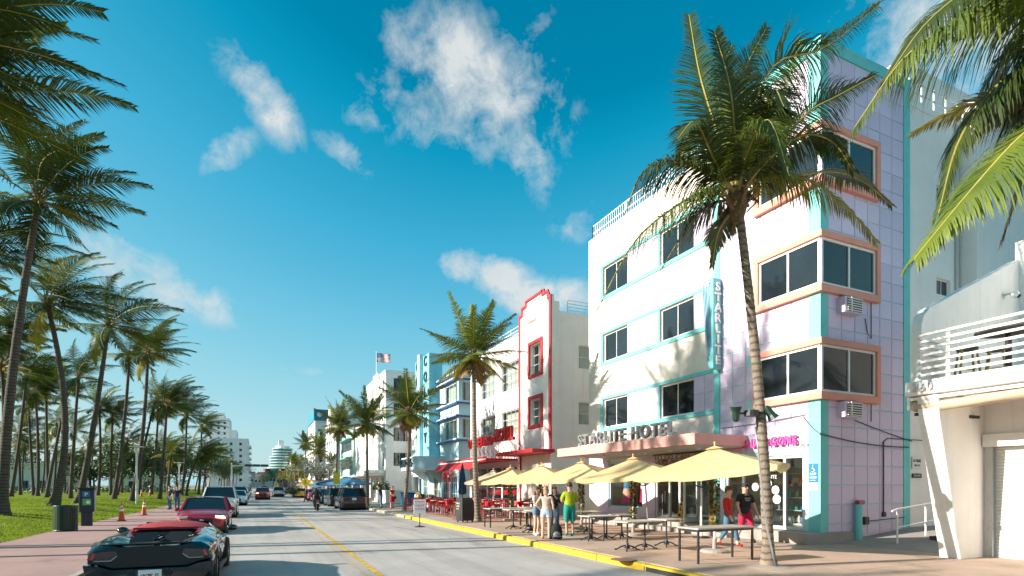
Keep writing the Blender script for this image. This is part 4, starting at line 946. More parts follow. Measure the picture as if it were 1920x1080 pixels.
plaque('wall_notice', 'grey notice lettering on the shaded white alley wall', '-Y', V3(18.6 - 1.4, BY0 + .24, 2.6), 1.0, .5, 'sign_white', [('NO PARKING', .16, .05, 'text_black', .8), ('ANY TIME', .14, -.17, 'text_black', .7)])
hs_ = thing('hotel_sign', 'red channel letters BOULEVARD HOTEL above the red awning', 'sign', (13.2, 34, 3.9))
text('BOULEVARD', hs_, V3(13.2, 35.65, 4.42), '-X', .62, 'red_bright', .16, .03, .1, width=4.2)
text('HOTEL', hs_, V3(13.2, 29.05 + 2.05, 4.55), '-X', .78, 'red_bright', .16, .03, .12, width=2.75)
b = MB()
for y in [31.4 + .7 * k for k in range(7)]: b.bar((13.3, y, 3.6), (13.3, y, 4.5), .04); b.bar((13.3, y, 4.4), (13.9, y, 3.6), .03)
for y in (28.6, 29.3, 30.0, 30.8): b.bar((13.85, y, 3.9), (13.3, y, 4.6), .035); b.bar((13.3, y, 3.9), (13.3, y, 4.6), .03)
b.bar((13.3, 35.7, 4.4), (13.3, 31.3, 4.4), .04); b.bar((13.3, 31.1, 4.52), (13.3, 28.4, 4.52), .04); b.build('sign_frame', 'white_metal', hs_, world=True)
# fence rail of the alley between the hotels
fr_ = thing('patio_railing', 'grey tubular railing between the red chairs and the alley', 'railing', (14, 27, .14)); b = MB()
for p, q in (((11.9, 25.6), (14.9, 26.3)), ((11.9, 25.6), (11.6, 28.2))):
    for z in (.55, 1.05): b.tube([(*p, SW + z), (*q, SW + z)], .025, 8)
    for k in range(4): a = Vector(p).lerp(Vector(q), k / 3); b.cyl((a.x, a.y, SW), (a.x, a.y, SW + 1.05), .025, 8)
b.build('rail', 'dark_steel', fr_, world=True)

# ---------------------------------------------------------------- Colony hotel
CY0, CY1, CH = 42.0, 57.2, 11.3
co = thing('hotel_building', 'pale blue deco hotel with dark blue eyebrow bands and sign tower', 'building', (XF, CY0, 0))
XC = XF - .1
# two bays and the recess with the tower
b = MB(); wz = [(8.95, 10.6), (5.85, 7.5)]
hl = [(-47.3, -44.0, z0, z1) for z0, z1 in wz]
b.holed(V3(XC, 0, 0), -EY, EZ, -EX, -48.6, -43.6, 3.5, CH, hl, .15)
hs2 = [(XC + .3, XC + 2.6, z0, z1) for z0, z1 in wz]
b.holed(V3(0, 43.6, 0), EX, EZ, -EY, XC, XC + 12, 3.5, CH, hs2, .15)
b.holed(V3(XC + .3, 0, 0), -EY, EZ, -EX, -CY1, -48.6, 0, CH, [(-56.9, -54.6, z0, z1) for z0, z1 in wz] + [(-55.6, -54.0, .15, 2.6), (-51.8, -50.2, .15, 2.9), (-57, -56, .15, 2.6)], .15)
b.holed(V3(XC + .1, 0, 0), -EY, EZ, -EX, -48.6, -43.9, 0, 3.5, [(-48.2, -46.4, .2, 3.1), (-46.0, -44.2, .2, 3.1)], .15)
b.add([(XC + .1, 43.9, 0), (XC + 12, 43.9, 0), (XC + 12, 43.9, 3.5), (XC + .1, 43.9, 3.5)], [(0, 1, 2, 3)])
b.add([(XC, 43.6, 3.5), (XC + 12, 43.6, 3.5), (XC + 12, 48.6, 3.5), (XC, 48.6, 3.5)], [(0, 1, 2, 3)])
b.add([(XC, 43.6, CH), (XC + 12, 43.6, CH), (XC + 12, CY1, CH), (XC, CY1, CH)], [(0, 1, 2, 3)])
b.add([(XC + .3, CY1, 0), (XC + 12, CY1, 0), (XC + 12, CY1, CH), (XC + .3, CY1, CH)], [(0, 1, 2, 3)])
b.build('wall', 'blue_pale', co, world=True)
for z0, z1 in wz:
    window(co, V3(XC, 0, 0), -EY, EZ, -EX, -47.3, -44.0, z0, z1, 3, 1, .1, .07, glass='glass_shop', curtain='curtain')
    window(co, V3(0, 43.6, 0), EX, EZ, -EY, XC + .3, XC + 2.6, z0, z1, 2, 1, .1, .07, glass='glass_shop', curtain='curtain')
    window(co, V3(XC + .3, 0, 0), -EY, EZ, -EX, -56.9, -54.6, z0, z1, 2, 1, .1, .07, glass='glass_shop', curtain='curtain')
for z, hh in ((8.72, .09), (10.72, .09), (7.62, .09), (5.62, .09), (11.2, .09)):
    b = MB(); b.box(XC - .35, 43.25, z, XC + 5, 43.58, z + hh); b.box(XC - .35, 43.58, z, XC - .02, 49.0, z + hh); b.build('eyebrow', 'blue_trim', co, world=True, bevel=.02)
    b = MB(); b.box(XC - .33, 43.27, z + hh + .003, XC + 5, 43.57, z + hh + .10); b.box(XC - .33, 43.57, z + hh + .003, XC - .02, 49, z + hh + .10); b.build('eyebrow_cap', 'blue_pale', co, world=True)
b = MB()
for z in [9.0 + .17 * k for k in range(10)] + [5.3 + .17 * k for k in range(12)] + [10.9, 11.07]: b.box(XC - .08, 48.0, z, XC - .01, 48.5, z + .07)
b.build('ribbing', 'white_frame', co, world=True)
b = MB()
for q in range(5): b.box(XC + .02, 43.95, 2.95 + q * .2, XC + .08, 46.2, 3.0 + q * .2)
for q in range(8): b.box(XC + .0, 44.0 + q * .3, 2.6, XC + .06, 44.05 + q * .3, 3.85)
b.build('white_grille', 'white_frame', co, world=True)
for a, c in ((-48.2, -46.4), (-46.0, -44.2)): window(co, V3(XC + .1, 0, 0), -EY, EZ, -EX, a, c, .2, 3.1, 3, 3, .1, .06, glass='glass_blue')
window(co, V3(XC + .3, 0, 0), -EY, EZ, -EX, -51.8, -50.2, .15, 2.9, 2, 2, .1, .1, glass='glass_shop', curtain='interior_pale', frame='umbrella_cream')
window(co, V3(XC + .3, 0, 0), -EY, EZ, -EX, -55.6, -54.0, .15, 2.6, 3, 3, .1, .08, glass='glass_blue')
# sign tower: a fin with letters on both faces
XA = XF - 1.1
b = MB(); b.box(XA, 48.9, 4.2, XC + .3, 53.6, 14.0); b.build('sign_tower', 'blue_sky_paint', co, world=True, bevel=.05)
b = MB(); b.box(XA - .35, 50.9, 4.2, XA - .01, 51.6, 14.25); b.build('tower_fin', 'blue_pale', co, world=True, bevel=.04)
# curved canopy
b = MB(); pts = []
ca = [(XC + .2, 47.2)] + [(XF - 2.6 + 1.0 - math.sin(a) * 1.0, 48.6 - math.cos(a) * 1.0 + .0) for a in [R(15 * k) for k in range(7)]] + [(XF - 2.6, 53.0)] + [(XF - 2.6 + 1.0 - math.cos(a) * 1.0, 53.0 + math.sin(a) * 1.0) for a in [R(15 * k) for k in range(1, 7)]] + [(XC + .2, 54.6)]
b.prism(ca, V3(0, 0, 0), EX, EY, EZ, 3.35, 4.5); b.build('canopy', 'blue_pale', co, world=True, bevel=.03)
b = MB(); b.prism([(x - .06 if x < XF - 1 else x, y) for x, y in ca], V3(0, 0, 0), EX, EY, EZ, 3.27, 3.345); b.build('canopy_band', 'white_frame', co, world=True)
for y in (49.2, 53.9): b = MB(); b.prism([(0, 0), (1.5, 0), (0, -1.1)], V3(XC + .25, y, 3.26), -EX, EZ, EY, -.06, .06); b.build('canopy_bracket', 'white_frame', co, world=True)
cs_ = thing('vertical_sign', 'dark letters COLONY running down the blue sign tower', 'sign', (XA, 51, 6))
text('COLONY', cs_, V3(XA - .05, 49.9, 12.95), '-X', .95, 'navy_letter', .1, .04, vertical=1.42)
text('COLONY', cs_, V3(XA - .05, 52.6, 12.95), '-X', .95, 'navy_letter', .1, .04, vertical=1.42)
chs = thing('hotel_sign', 'dark letters HOTEL on the curved blue canopy', 'sign', (XF - 2.7, 51, 3.5)); text('HOTEL', chs, V3(XF - 2.68, 53.2, 3.62), '-X', .75, 'navy_letter', .12, .04, .2, width=4.2)
# ---------------------------------------------------------------- row of white hotels further on
def deco(label, x, y0, y1, h, mat, cols, rows_, z_first, dz, wh, side_cols, x_depth=14, glass='glass_dark', ground=True, canopy=None, cmat='white_stucco', nv=1):
    t = thing('hotel_building', label, 'building', (x, y0, 0)); b = MB(); holes = []; sh_ = []
    for r_ in range(rows_):
        for a, c in cols: holes.append((-c, -a, z_first + r_ * dz, z_first + r_ * dz + wh))
        for a, c in side_cols: sh_.append((a, c, z_first + r_ * dz, z_first + r_ * dz + wh))
    gh = [(-y1 + 1, -y0 - 1, .15, 2.9)] if ground else []
    b.holed(V3(x, 0, 0), -EY, EZ, -EX, -y1, -y0, 0, h, holes + gh, .2); b.holed(V3(0, y0, 0), EX, EZ, -EY, x, x + x_depth, 0, h, sh_, .2)
    b.add([(x, y0, h), (x + x_depth, y0, h), (x + x_depth, y1, h), (x, y1, h)], [(0, 1, 2, 3)]); b.build('wall', mat, t, world=True)
    for a, c, z0, z1 in holes: window(t, V3(x, 0, 0), -EY, EZ, -EX, a, c, z0, z1, max(1, round((c - a) / .8)), nv, .1, .06, glass=glass)
    for a, c, z0, z1 in sh_: window(t, V3(0, y0, 0), EX, EZ, -EY, a, c, z0, z1, max(1, round((c - a) / .9)), nv, .1, .06, glass=glass)
    if ground:
        b = MB(); b.box(x + 1.2, y0 + .5, .15, x + 1.3, y1 - .5, 3); b.build('arcade_back', 'interior_pale', t, world=True)
        b = MB(); n = int((y1 - y0) / 3.2)
        for k in range(1, n): y = y0 + 1 + (y1 - y0 - 2) * k / n; b.box(x + .02, y - .2, .15, x + .4, y + .2, 2.9)
        b.build('arcade_column', mat, t, world=True)
    if canopy: b = MB(); b.box(x - canopy, y0 + .4, 3.1, x - .01, y1 - .4, 3.35); b.build('canopy', cmat, t, world=True, bevel=.03)
    return t
w1 = deco('white four storey hotel with a flagpole beside the blue hotel', 14.0, 66.5, 79, 15.4, 'white_stucco', [(67.6, 68.6), (74, 75.2)], 4, 4.2, 3.0, 1.7, [(14.9, 17.2)], canopy=2.0)
b = MB()
for y in (69.8, 70.7, 71.6): b.box(13.75, y, 3.4, 13.99, y + .5, 16.0)
b.box(13.6, 69.6, 15.3, 13.99, 72.3, 15.9); b.box(13.9, 66.4, 15.38, 28, 66.9, 15.75); b.box(13.9, 66.9, 15.38, 14.3, 79, 15.75); b.build('parapet', 'white_stucco', w1, world=True, bevel=.03)
b = MB(); b.box(12.0, 66.7, 3.36, 13.98, 70, 3.75); b.build('porch', 'white_stucco', w1, world=True, bevel=.03)
b = MB()
for k in range(6): b.box(13.4 + .3 * k, 62.5, .14, 13.7 + .3 * k, 64.5, .3 + .17 * k)
b.build('stair', 'concrete', w1, world=True)
w2 = deco('plain grey white link building beside the white flag hotel', 17.0, 58.2, 66.3, 9.5, 'white_stucco', [(60, 61.2), (63, 64.2)], 2, 4.4, 2.9, 1.6, [(18, 19.2)])
w3 = deco('white three storey hotel with a hotel name in the wall, beyond the flag hotel', 14.5, 79.2, 92, 11.2, 'white_stucco', [(80.5, 81.3), (83.5, 84.3), (87, 87.8), (90, 90.8)], 2, 4.3, 3.1, 1.8, [(15.5, 16.5)], canopy=1.6)
text('HOTEL', w3, V3(14.46, 84.0, 6.35), '-X', .7, 'sign_grey', .06, .03, width=2.6, name='wall_letter')
w4 = deco('mint trimmed hotel with long window bands and green awning', 14.2, 92.3, 108, 11.5, 'mint_paint', [(94, 106)], 2, 4.6, 3.1, 1.8, [(15, 17)], canopy=1.2, cmat='mint_paint')
b = MB()
for z in (6.5, 9.6): b.box(13.5, 93.6, z, 14.19, 106.6, z + .14)
b.build('sun_shade', 'teal_paint', w4, world=True)
w5 = deco('tall white deco hotel with stepped top and dark corner windows', 14.2, 114, 132, 15.0, 'white_stucco', [(116, 118), (120, 122), (124, 126), (128, 130)], 4, 4.2, 3.0, 1.7, [(15, 17), (19, 21)], canopy=1.5)
b = MB(); b.box(13.9, 119, 15.0, 17, 127, 16.8); b.box(14.0, 121, 16.8, 16, 125, 18.2); b.build('stepped_top', 'white_stucco', w5, world=True)
w6 = deco('white corner hotel tower with a dark teal crown and porthole windows', 13.5, 150, 170, 18.6, 'white_stucco', [(153, 155.5), (158, 160.5), (163, 165.5)], 4, 4.4, 3.4, 1.8, [(14.2, 15.4), (16.4, 17.6)], canopy=1.5, x_depth=5)
b = MB(); b.box(13.2, 149.6, 18.6, 18.8, 170, 21.4); b.build('crown_band', 'dark_teal', w6, world=True)
for x in (14.6, 17.2): b = MB(); b.cyl((x, 149.58, 20.1), (x, 149.5, 20.1), .65, 16); b.build('porthole', 'white_frame', w6, world=True)
deco('cream terrace of hotels at the far end of the street', 14.5, 176, 230, 12, 'warm_stucco', [(180 + 6 * k, 183 + 6 * k) for k in range(8)], 2, 4.3, 3.2, 1.8, [], canopy=1.2)
# flag on the roof
fp = G(704, 910 + 26, 0); fp = V3(14.2, 73.2, 15.4)
fl = thing('flag', 'American flag flying from a white roof pole on the white hotel', 'flag', fp); b = MB(); b.tube([(0, 0, 0), (0, 0, 3.9)], [.06, .04], 8); b.ball((0, 0, 3.95), .08, 8); b.build('pole', 'white_metal', fl)
fu = Vector((.93, -.36, 0)).normalized(); fn = fu.cross(EZ); L_, Hf = 1.75, 1.15
def fpt(u, v): return fu * (.05 + u * L_) + EZ * (3.8 - Hf + v * Hf - .10 * u + .03 * math.sin(u * 7)) + fn * (.12 * math.sin(u * 8.5 + v) * u)
for k in range(13):
    u0 = .4 if k >= 6 else 0; MB().grid([[fpt(u0 + (1 - u0) * i / 14, (k + j) / 13) for i in range(15)] for j in (0, 1)]).build('stripe', 'red_bright' if k % 2 == 0 else 'sign_white', fl, smooth=True)
MB().grid([[fpt(.4 * i / 6, 6 / 13 + 7 / 13 * j / 4) for i in range(7)] for j in range(5)]).build('canton', 'blue_trim', fl, smooth=True)
b = MB()
for i in range(6):
    for j in range(5): p = fpt(.035 + .065 * i, .5 + .1 * j); b.ball(p, .028, 6)
b.build('stars', 'sign_white', fl)
# ---------------------------------------------------------------- far buildings
def slab_tower(label, name, x, y, wx, wy, h, mat, fl_h=3.2, side_win=True, balc=True):
    t = thing(name, label, 'building', (x, y, 0)); b = MB(); b.box(0, 0, 0, wx, wy, h); b.build('wall', mat, t)
    n = int(h / fl_h)
    for k in range(1, n):
        z = k * fl_h
        if balc: q = MB(); q.box(wx - .3, -1.2, z, wx + 1.3, wy * .5, z + 1.0); q.build('balcony', 'white_wall_shade', t)
        if side_win:
            for xx in (wx * .18, wx * .5, wx * .75): q = MB(); q.box(xx, -.06, z + .9, xx + 1.2, -.01, z + 2.3); q.build('window', 'glass_dark', t)
    return t
p = atY(395, 910, 330); slab_tower('white apartment block with balconies rising above the park palms', 'apartment_block', p.x, 330, 18, 40, 27, 'white_stucco')
p = atY(385, 910, 380); tw = slab_tower('taller pale stepped tower behind the white apartment block', 'apartment_tower', p.x, 380, 13, 30, 43, 'white_wall_shade', balc=False); b = MB(); b.box(13, 2, 0, 17, 28, 36); b.box(3, 4, 43, 10, 22, 46); b.build('stepped_side', 'white_wall_shade', tw)
p = atY(448, 910, 480); slab_tower('pinkish balconied block far down the park side', 'apartment_block', p.x - 2, 480, 9, 40, 24, 'canopy_pink')
p = atY(513, 910, 620); gt = thing('glass_tower', 'round stepped green glass tower at the end of the street', 'building', (p.x + 9, 630, 0)); 
for k in range(14):
    b = MB(); r_ = 15 if k < 7 else (12.5 if k < 11 else 10); z = k * 2.9; b.lathe([(r_ - .6, z), (r_ - .6, z + 2.1)], 28); b.build('storey', 'glass_blue', gt); b = MB(); b.lathe([(r_, z + 2.1), (r_, z + 2.9)], 28); b.build('floor_band', 'mint_paint', gt)
b = MB(); b.lathe([(7, 40.6), (7, 43)], 20); b.box(-4, -3, 43, 1, 3, 49); b.build('roof_house', 'white_wall_shade', gt)
p = atY(545, 910, 600); slab_tower('pale violet block beside the glass tower', 'apartment_block', p.x, 600, 16, 30, 33, 'white_wall_shade', balc=False)
for k in range(9):
    p = atY(455 + k * 14, 910, 520); b = MB(); h = random.uniform(7, 14); t = thing('distant_house', 'low pink and white houses closing the far end of the street', 'building', (p.x, 520 + 8 * (k % 3), 0), 0, 'houses at the far end'); b.box(0, 0, 0, 9.5, 12, h); b.build('wall', random.choice(['canopy_pink', 'warm_stucco', 'white_stucco']), t)
    b = MB(); b.box(-.3, -.3, h, 9.8, 12.3, h + .8); b.build('roof', 'tile_roof', t)
    for q in range(3):
        b = MB(); b.box(1 + q * 2.8, -.1, h * .4, 2.4 + q * 2.8, -.01, h * .4 + 2); b.build('window', 'glass_dark', t)
# low park buildings behind the palms
def park_house(label, x, y, wx, h, mat): 
    t = thing('park_building', label, 'building', (x, y, .3)); b = MB(); b.box(0, 0, 0, wx, 10, h); b.build('wall', mat, t); b = MB(); b.box(-.4, -.4, h, wx + .4, 10.4, h + .35); b.build('roof', 'white_frame', t)
    n = int(wx / 3.2)
    for k in range(n): b = MB(); b.box(.9 + k * 3.2, -.05, 1, 2.6 + k * 3.2, -.01, min(h - .5, 2.6)); b.build('window', 'glass_dark', t)
park_house('long white pavilion behind the park palms', -118, 120, 46, 4.5, 'white_stucco')
park_house('pale grey beach building behind the middle of the palm grove', -66, 150, 30, 6, 'white_wall_shade')
park_house('white three storey building glimpsed between palm trunks', -112, 205, 34, 22, 'white_stucco')
park_house('low white kiosk far behind the trunks beside the path', -34, 170, 12, 3.6, 'white_stucco')
ct = thing('red_container', 'red market container standing in the park behind the palms', 'container', (-44.5, 84.5, .45), .1); b = MB(); b.box(-3.2, -1.2, .2, 3.2, 1.2, 2.7); b.build('body', 'red_bright', ct, bevel=.05); b = MB(); b.box(-3.3, -1.35, 2.7, 3.3, 1.3, 2.85); b.build('roof', 'car_trim', ct); b = MB(); b.box(-2.2, -1.23, 1.2, 1.0, -1.205, 2.2); b.build('hatch', 'interior', ct)
hd = MB(); rh = random.Random(8); vs, fs = [], []
for k in range(9000):
    x = rh.uniform(-150, -14); y = 128 + .2 * x * rh.random() + rh.uniform(-6, 30); z = .5 + abs(rh.gauss(0, .55)); o = len(vs); a = rh.uniform(0, PI); s_ = rh.uniform(.15, .4)
    vs += [(x, y, z), (x + s_ * math.cos(a), y + s_ * math.sin(a), z + s_ * .3), (x + rh.uniform(-.2, .2), y, z + s_)]; fs.append((o, o + 1, o + 2))
hd.add(vs, fs); o = hd.build('sea_grape_hedge', 'tree_leaf'); o['kind'] = 'stuff'; o['label'] = 'low dark hedge of sea grape behind the palm grove'
# ================================================================== palms and trees
def rachis_curve(d0, L, grav, wind, n=12, stiff=1.0):
    p = Vector((0, 0, 0)); d = Vector(d0).normalized(); pts = [p.copy()]; ds = L / n
    for i in range(n):
        t = (i + 1) / n; f = t ** 1.3
        d = (d + (Vector((0, 0, -1)) * grav + wind) * ds * f * stiff).normalized(); p = p + d * ds; pts.append(p.copy())
    return pts
def bez(pts, n=14):
    pts = [Vector(p) for p in pts]; out = []
    for i in range(n + 1):
        t = i / n; q = pts[:]
        while len(q) > 1: q = [a.lerp(b_, t) for a, b_ in zip(q, q[1:])]
        out.append(q[0])
    return out
def through(pts, n=16):      # a smooth curve through the given points
    P = [Vector(p) for p in pts]; P = [P[0] * 2 - P[1]] + P + [P[-1] * 2 - P[-2]]; m = len(P) - 3; out = []
    for i in range(n + 1):
        x = i / n * m; k = min(int(x), m - 1); t = x - k; a, b_, c, d = P[k:k + 4]
        out.append(.5 * (2 * b_ + (c - a) * t + (2 * a - 5 * b_ + 4 * c - d) * t * t + (3 * b_ - a - 3 * c + d) * t ** 3))
    return out
def frond(pts, rng, leaf=.75, n=58, w=.030, droop=.55, wind=Vector((0, 0, 0)), keel=.25, mat='leaf', seg=2, nref=None, roll=0., bare=.16):
    b = MB(); k = len(pts) - 1
    b.tube(pts, [.032 * (1 - .85 * i / k) + .004 for i in range(k + 1)], 5)
    b.mi = 1; vs, fs = [], []
    for i in range(n):
        t = bare + (1 - bare) * (i + .5) / n; x = t * k; j = min(int(x), k - 1); fr = x - j
        p = pts[j].lerp(pts[j + 1], fr); T = (pts[j + 1] - pts[j]).normalized()
        S = T.cross(nref or EZ); S = S.normalized() if S.length > .15 else T.cross(EX).normalized()
        Nn = S.cross(T)
        if roll: S, Nn = S * math.cos(roll) + Nn * math.sin(roll), Nn * math.cos(roll) - S * math.sin(roll)
        s = (t - bare) / (1 - bare); Ln = leaf * (.42 + .58 * math.sin(PI * min(1, s * 1.15 + .12)) ** .8) * (1 - .45 * s ** 3) * rng.uniform(.86, 1.1)
        fa = .30 + .70 * s
        for sg in (-1, 1):
            if rng.random() < .03: continue
            d = (S * sg + T * (fa + rng.uniform(-.12, .12)) + Nn * (keel + rng.uniform(-.12, .12))).normalized()
            g = droop * rng.uniform(.7, 1.35); q = p.copy(); dd = d; wv = (T - d * T.dot(d)).normalized() * w * rng.uniform(.8, 1.2); o = len(vs)
            vs += [q - wv * .5, q + wv * .5]
            for m in range(seg):
                dd = (dd + (Vector((0, 0, -1)) * g + wind) * (.85 if m else .45)).normalized(); q = q + dd * Ln / seg
                if m < seg - 1: vs += [q - wv * .5, q + wv * .5]; fs.append((o + 2 * m, o + 2 * m + 1, o + 2 * m + 3, o + 2 * m + 2))
                else: vs.append(q); fs.append((o + 2 * m, o + 2 * m + 1, o + 2 * m + 2))
    b.add(vs, fs); return b
def crown_set(seed, n, L, windv, leafn, leaf, seg=2, mats=('leaf',), yellow=.1, elev=(82, -38), w=.032, grav=.16):
    """fronds of one palm crown: (mesh) list in crown coordinates"""
    rng = random.Random(seed); out = []
    for i in range(n):
        t = (i + .5) / n; phi = i * 2.39996 + rng.uniform(-.3, .3); el = R(elev[0] + (elev[1] - elev[0]) * t ** .9 + rng.uniform(-8, 8))
        d0 = (Vector((math.cos(phi) * math.cos(el), math.sin(phi) * math.cos(el), math.sin(el))) + windv * 1.0).normalized()
        Lf = L * (.72 + .28 * math.sin(PI * min(1, t + .25))) * rng.uniform(.9, 1.08)
        pts = rachis_curve(d0, Lf, grav + .10 * t + rng.uniform(-.03, .05), windv * rng.uniform(.75, 1.2))
        dry = i >= n - 2 and windv.x < .2
        if dry: pts = rachis_curve(Vector((math.cos(phi) * .5, math.sin(phi) * .5, -.7)), Lf * .7, .5, windv)
        mt = 'leaf_dry' if dry else 'leaf_yellow' if rng.random() < yellow * (1.8 if t > .6 else .6) else rng.choice(mats)
        b = frond(pts, rng, leaf, leafn, w, .34 + .34 * t, windv * .85, .3 - .2 * t, seg=seg, roll=rng.uniform(-.35, .35) * (1 + 2.2 * max(0, math.sin(el))))
        out.append(b.mesh('frond', ['rachis', mt]))
    return out
WND = Vector((.42, -.05, 0))
WIND_SETS = [crown_set(20 + k, 24, 4.4 + .25 * (k % 3), WND * (.9 + .25 * (k % 2)), 62, 1.05, mats=('leaf', 'leaf_dark', 'leaf_dark'), yellow=.08, elev=(84, -36), w=.044, grav=.21) for k in range(5)]
CALM_SETS = [crown_set(50 + k, 26, 3.1, Vector((.07, -.02, 0)), 64, .85, mats=('leaf', 'leaf', 'leaf_dark'), yellow=.28, elev=(84, -48), w=.040) for k in range(4)]
def joined(ms):
    b = MB()
    for me in ms:
        b.mi = 0; mn = me.materials[1].name
        idx = {'leaf': 1, 'leaf_dark': 2, 'leaf_yellow': 3, 'leaf_dry': 3}.get(mn, 1)
        o = len(b.v); b.v += [tuple(v.co) for v in me.vertices]
        for p in me.polygons: b.f.append(tuple(i + o for i in p.vertices)); b.m.append(0 if p.material_index == 0 else idx)
    return b.mesh('crown', ['rachis', 'leaf', 'leaf_dark', 'leaf_yellow'])
FAR_CROWN = [joined(WIND_SETS[k][::2]) for k in (0, 1)] + [joined(CALM_SETS[k][::2]) for k in (0, 1)]
bf = MB(); rngb = random.Random(2)
bf.lathe([(.10, -.55), (.17, -.3), (.24, -.05), (.20, .15), (.12, .45), (.03, .6)], 10)
for k in range(26):
    a = k * 2.4; z = -.35 + .03 * k; p = Vector((math.cos(a) * .2, math.sin(a) * .2, z)); q = p + Vector((math.cos(a) * .22, math.sin(a) * .22, .22 if k % 3 else -.25)); bf.bar(p, q, .07, .025)
BOOT = bf.mesh('crown_base', 'palm_fibre')
bf = MB()
for k in range(7): a = k * .95; bf.ball((math.cos(a) * .27, math.sin(a) * .27, -.18 - .08 * (k % 2)), .11, 8, (1, 1, 1.2))
NUTS = bf.mesh('coconuts', 'leaf_yellow', smooth=True)
def trunk(base, top, r0, r1, bow, rng, mat='palm_bark', n=34):
    b = MB(); base, top = Vector(base), Vector(top); m1 = base.lerp(top, .33) + Vector(bow); m2 = base.lerp(top, .7) + Vector(bow) * .6
    c = bez([base, m1, m2, top], n * 2); rad = []
    for i in range(len(c)):
        t = i / (len(c) - 1); r = r1 + (r0 - r1) * (1 - t) ** 1.2 + r0 * .75 * max(0, 1 - t * 11) ** 2
        rad.append(r * (1.035 if i % 2 else .975) * rng.uniform(.98, 1.02))
    b.tube(c, rad, 10); return b
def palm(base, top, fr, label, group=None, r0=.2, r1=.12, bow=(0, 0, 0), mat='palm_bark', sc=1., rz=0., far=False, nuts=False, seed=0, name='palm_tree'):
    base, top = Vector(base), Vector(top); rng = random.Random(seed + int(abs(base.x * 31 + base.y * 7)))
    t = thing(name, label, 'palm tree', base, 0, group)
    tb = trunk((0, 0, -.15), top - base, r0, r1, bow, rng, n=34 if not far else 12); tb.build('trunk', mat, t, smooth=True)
    if far: link('crown', fr, t, top - base, (0, 0, rz), sc); return t
    link('crown_base', BOOT, t, top - base, (0, 0, rng.uniform(0, 6)), sc * .95)
    if nuts: link('coconuts', NUTS, t, top - base, (0, 0, rng.uniform(0, 6)), sc)
    for m in fr: link('frond', m, t, top - base, (rng.uniform(-.05, .05), rng.uniform(-.05, .05), rz), sc * rng.uniform(.94, 1.06))
    return t
def lawn_at(px, py):
    p = G(px, py, .5)
    for _ in range(6): p = G(px, py, lawn_z(p.x, p.y))
    return p
def top_of(px, py, base): return atD(px, py, base.x * SN + base.y * CS)
# --- park palms (base and crown as seen), nearest first
PARK = [((3, 966), (72, 375), 0, 1.0, (-.35, 0, 0), 'tallest near palm with a dark leaning trunk at the lawn edge'),
        ((100, 949), (88, 568), 1, 1.0, (1.2, 0, 0), 'palm with a curved trunk behind the green bin'),
        ((147, 944), (203, 610), 2, 1.0, (.2, 0, 0), 'palm with a trunk leaning right behind the parking pay station'),
        ((213, 936), (243, 665), 3, .95, (.3, 0, 0), 'slim palm just left of the white lamp post, its trunk flared at the foot'),
        ((246, 939), (277, 660), 4, .98, (.5, 0, 0), 'palm whose trunk rises right behind the white lamp post'),
        ((299, 935), (313, 757), 0, 1.0, (.1, 0, 0), 'palm standing alone on the lawn right of the white lamp post'),
        ((315, 928), (322, 850), 1, .8, (-.2, 0, 0), 'yellowish short palm right of the lone lawn palm'),
        ((340, 927), (350, 778), 2, 1.0, (.3, 0, 0), 'tall palm above the second lamp post'),
        ((350, 928), (372, 855), 3, 1.0, (-.5, 0, 0), 'palm leaning right beside the second lamp post'),
        ((372, 925), (378, 800), 4, 1.0, (.2, 0, 0), 'tall palm just left of the white apartment block'),
        ((20, 931), (50, 700), 3, 1.0, (.2, 0, 0), 'palm at the left edge between the two nearest trunks'),
        ((63, 929), (53, 760), 4, 1.0, (0, 0, 0), 'straight palm left of the red container end'),
        ((70, 930), (66, 735), 0, 1.0, (.3, 0, 0), 'palm beside the red container'),
        ((90, 930), (86, 722), 2, 1.0, (0, 0, 0), 'palm behind the curved trunk'),
        ((183, 929), (186, 765), 1, 1.0, (.4, 0, 0), 'palm between the pay station and the cones'),
        ((208, 928), (211, 780), 4, 1.0, (-.1, 0, 0), 'thin palm left of the flared foot palm'),
        ((38, 928), (35, 815), 2, 1.0, (0, 0, 0), 'low palm behind the first trunk on the left'),
        ((122, 925), (121, 862), 3, .8, (0, 0, 0), 'small palm in front of the white pavilion'),
        ((262, 927), (293, 750), 1, 1.0, (-.8, 0, 0), 'thin palm with a strongly leaning trunk behind the lamp post'),
        ((283, 927), (297, 770), 3, .95, (.2, 0, 0), 'palm behind the lone lawn palm')]
for k, (bp, tp, s, sc, bow, lab) in enumerate(PARK):
    base = lawn_at(*bp); top = top_of(*tp, base)
    palm(base, top, WIND_SETS[s], lab, 'palms of the park grove', .24 if k < 3 else .2, .125, bow, sc=sc * (1.0 if k > 2 else 1.06), rz=random.uniform(-.3, .3), seed=k)
# palms whose trunks stand just outside the picture on the left
for k, (px, py, dd, s, lab) in enumerate([(-185, 100, 15, 2, 'palm whose long fronds reach in at the top left corner'), (-70, 465, 27, 1, 'palm with dark fronds at the left edge behind the tallest trunk'), (-10, 625, 41, 3, 'palm with its crown at the left edge in the middle of the height')]):
    top = atD(px, py, dd); base = V3(top.x - .8, top.y + .5, lawn_z(top.x - .8, top.y)); palm(base, top, WIND_SETS[s], lab, 'palms of the park grove', .24, .13, (-.3, 0, 0), sc=1.05, rz=.2 * k, seed=50 + k)
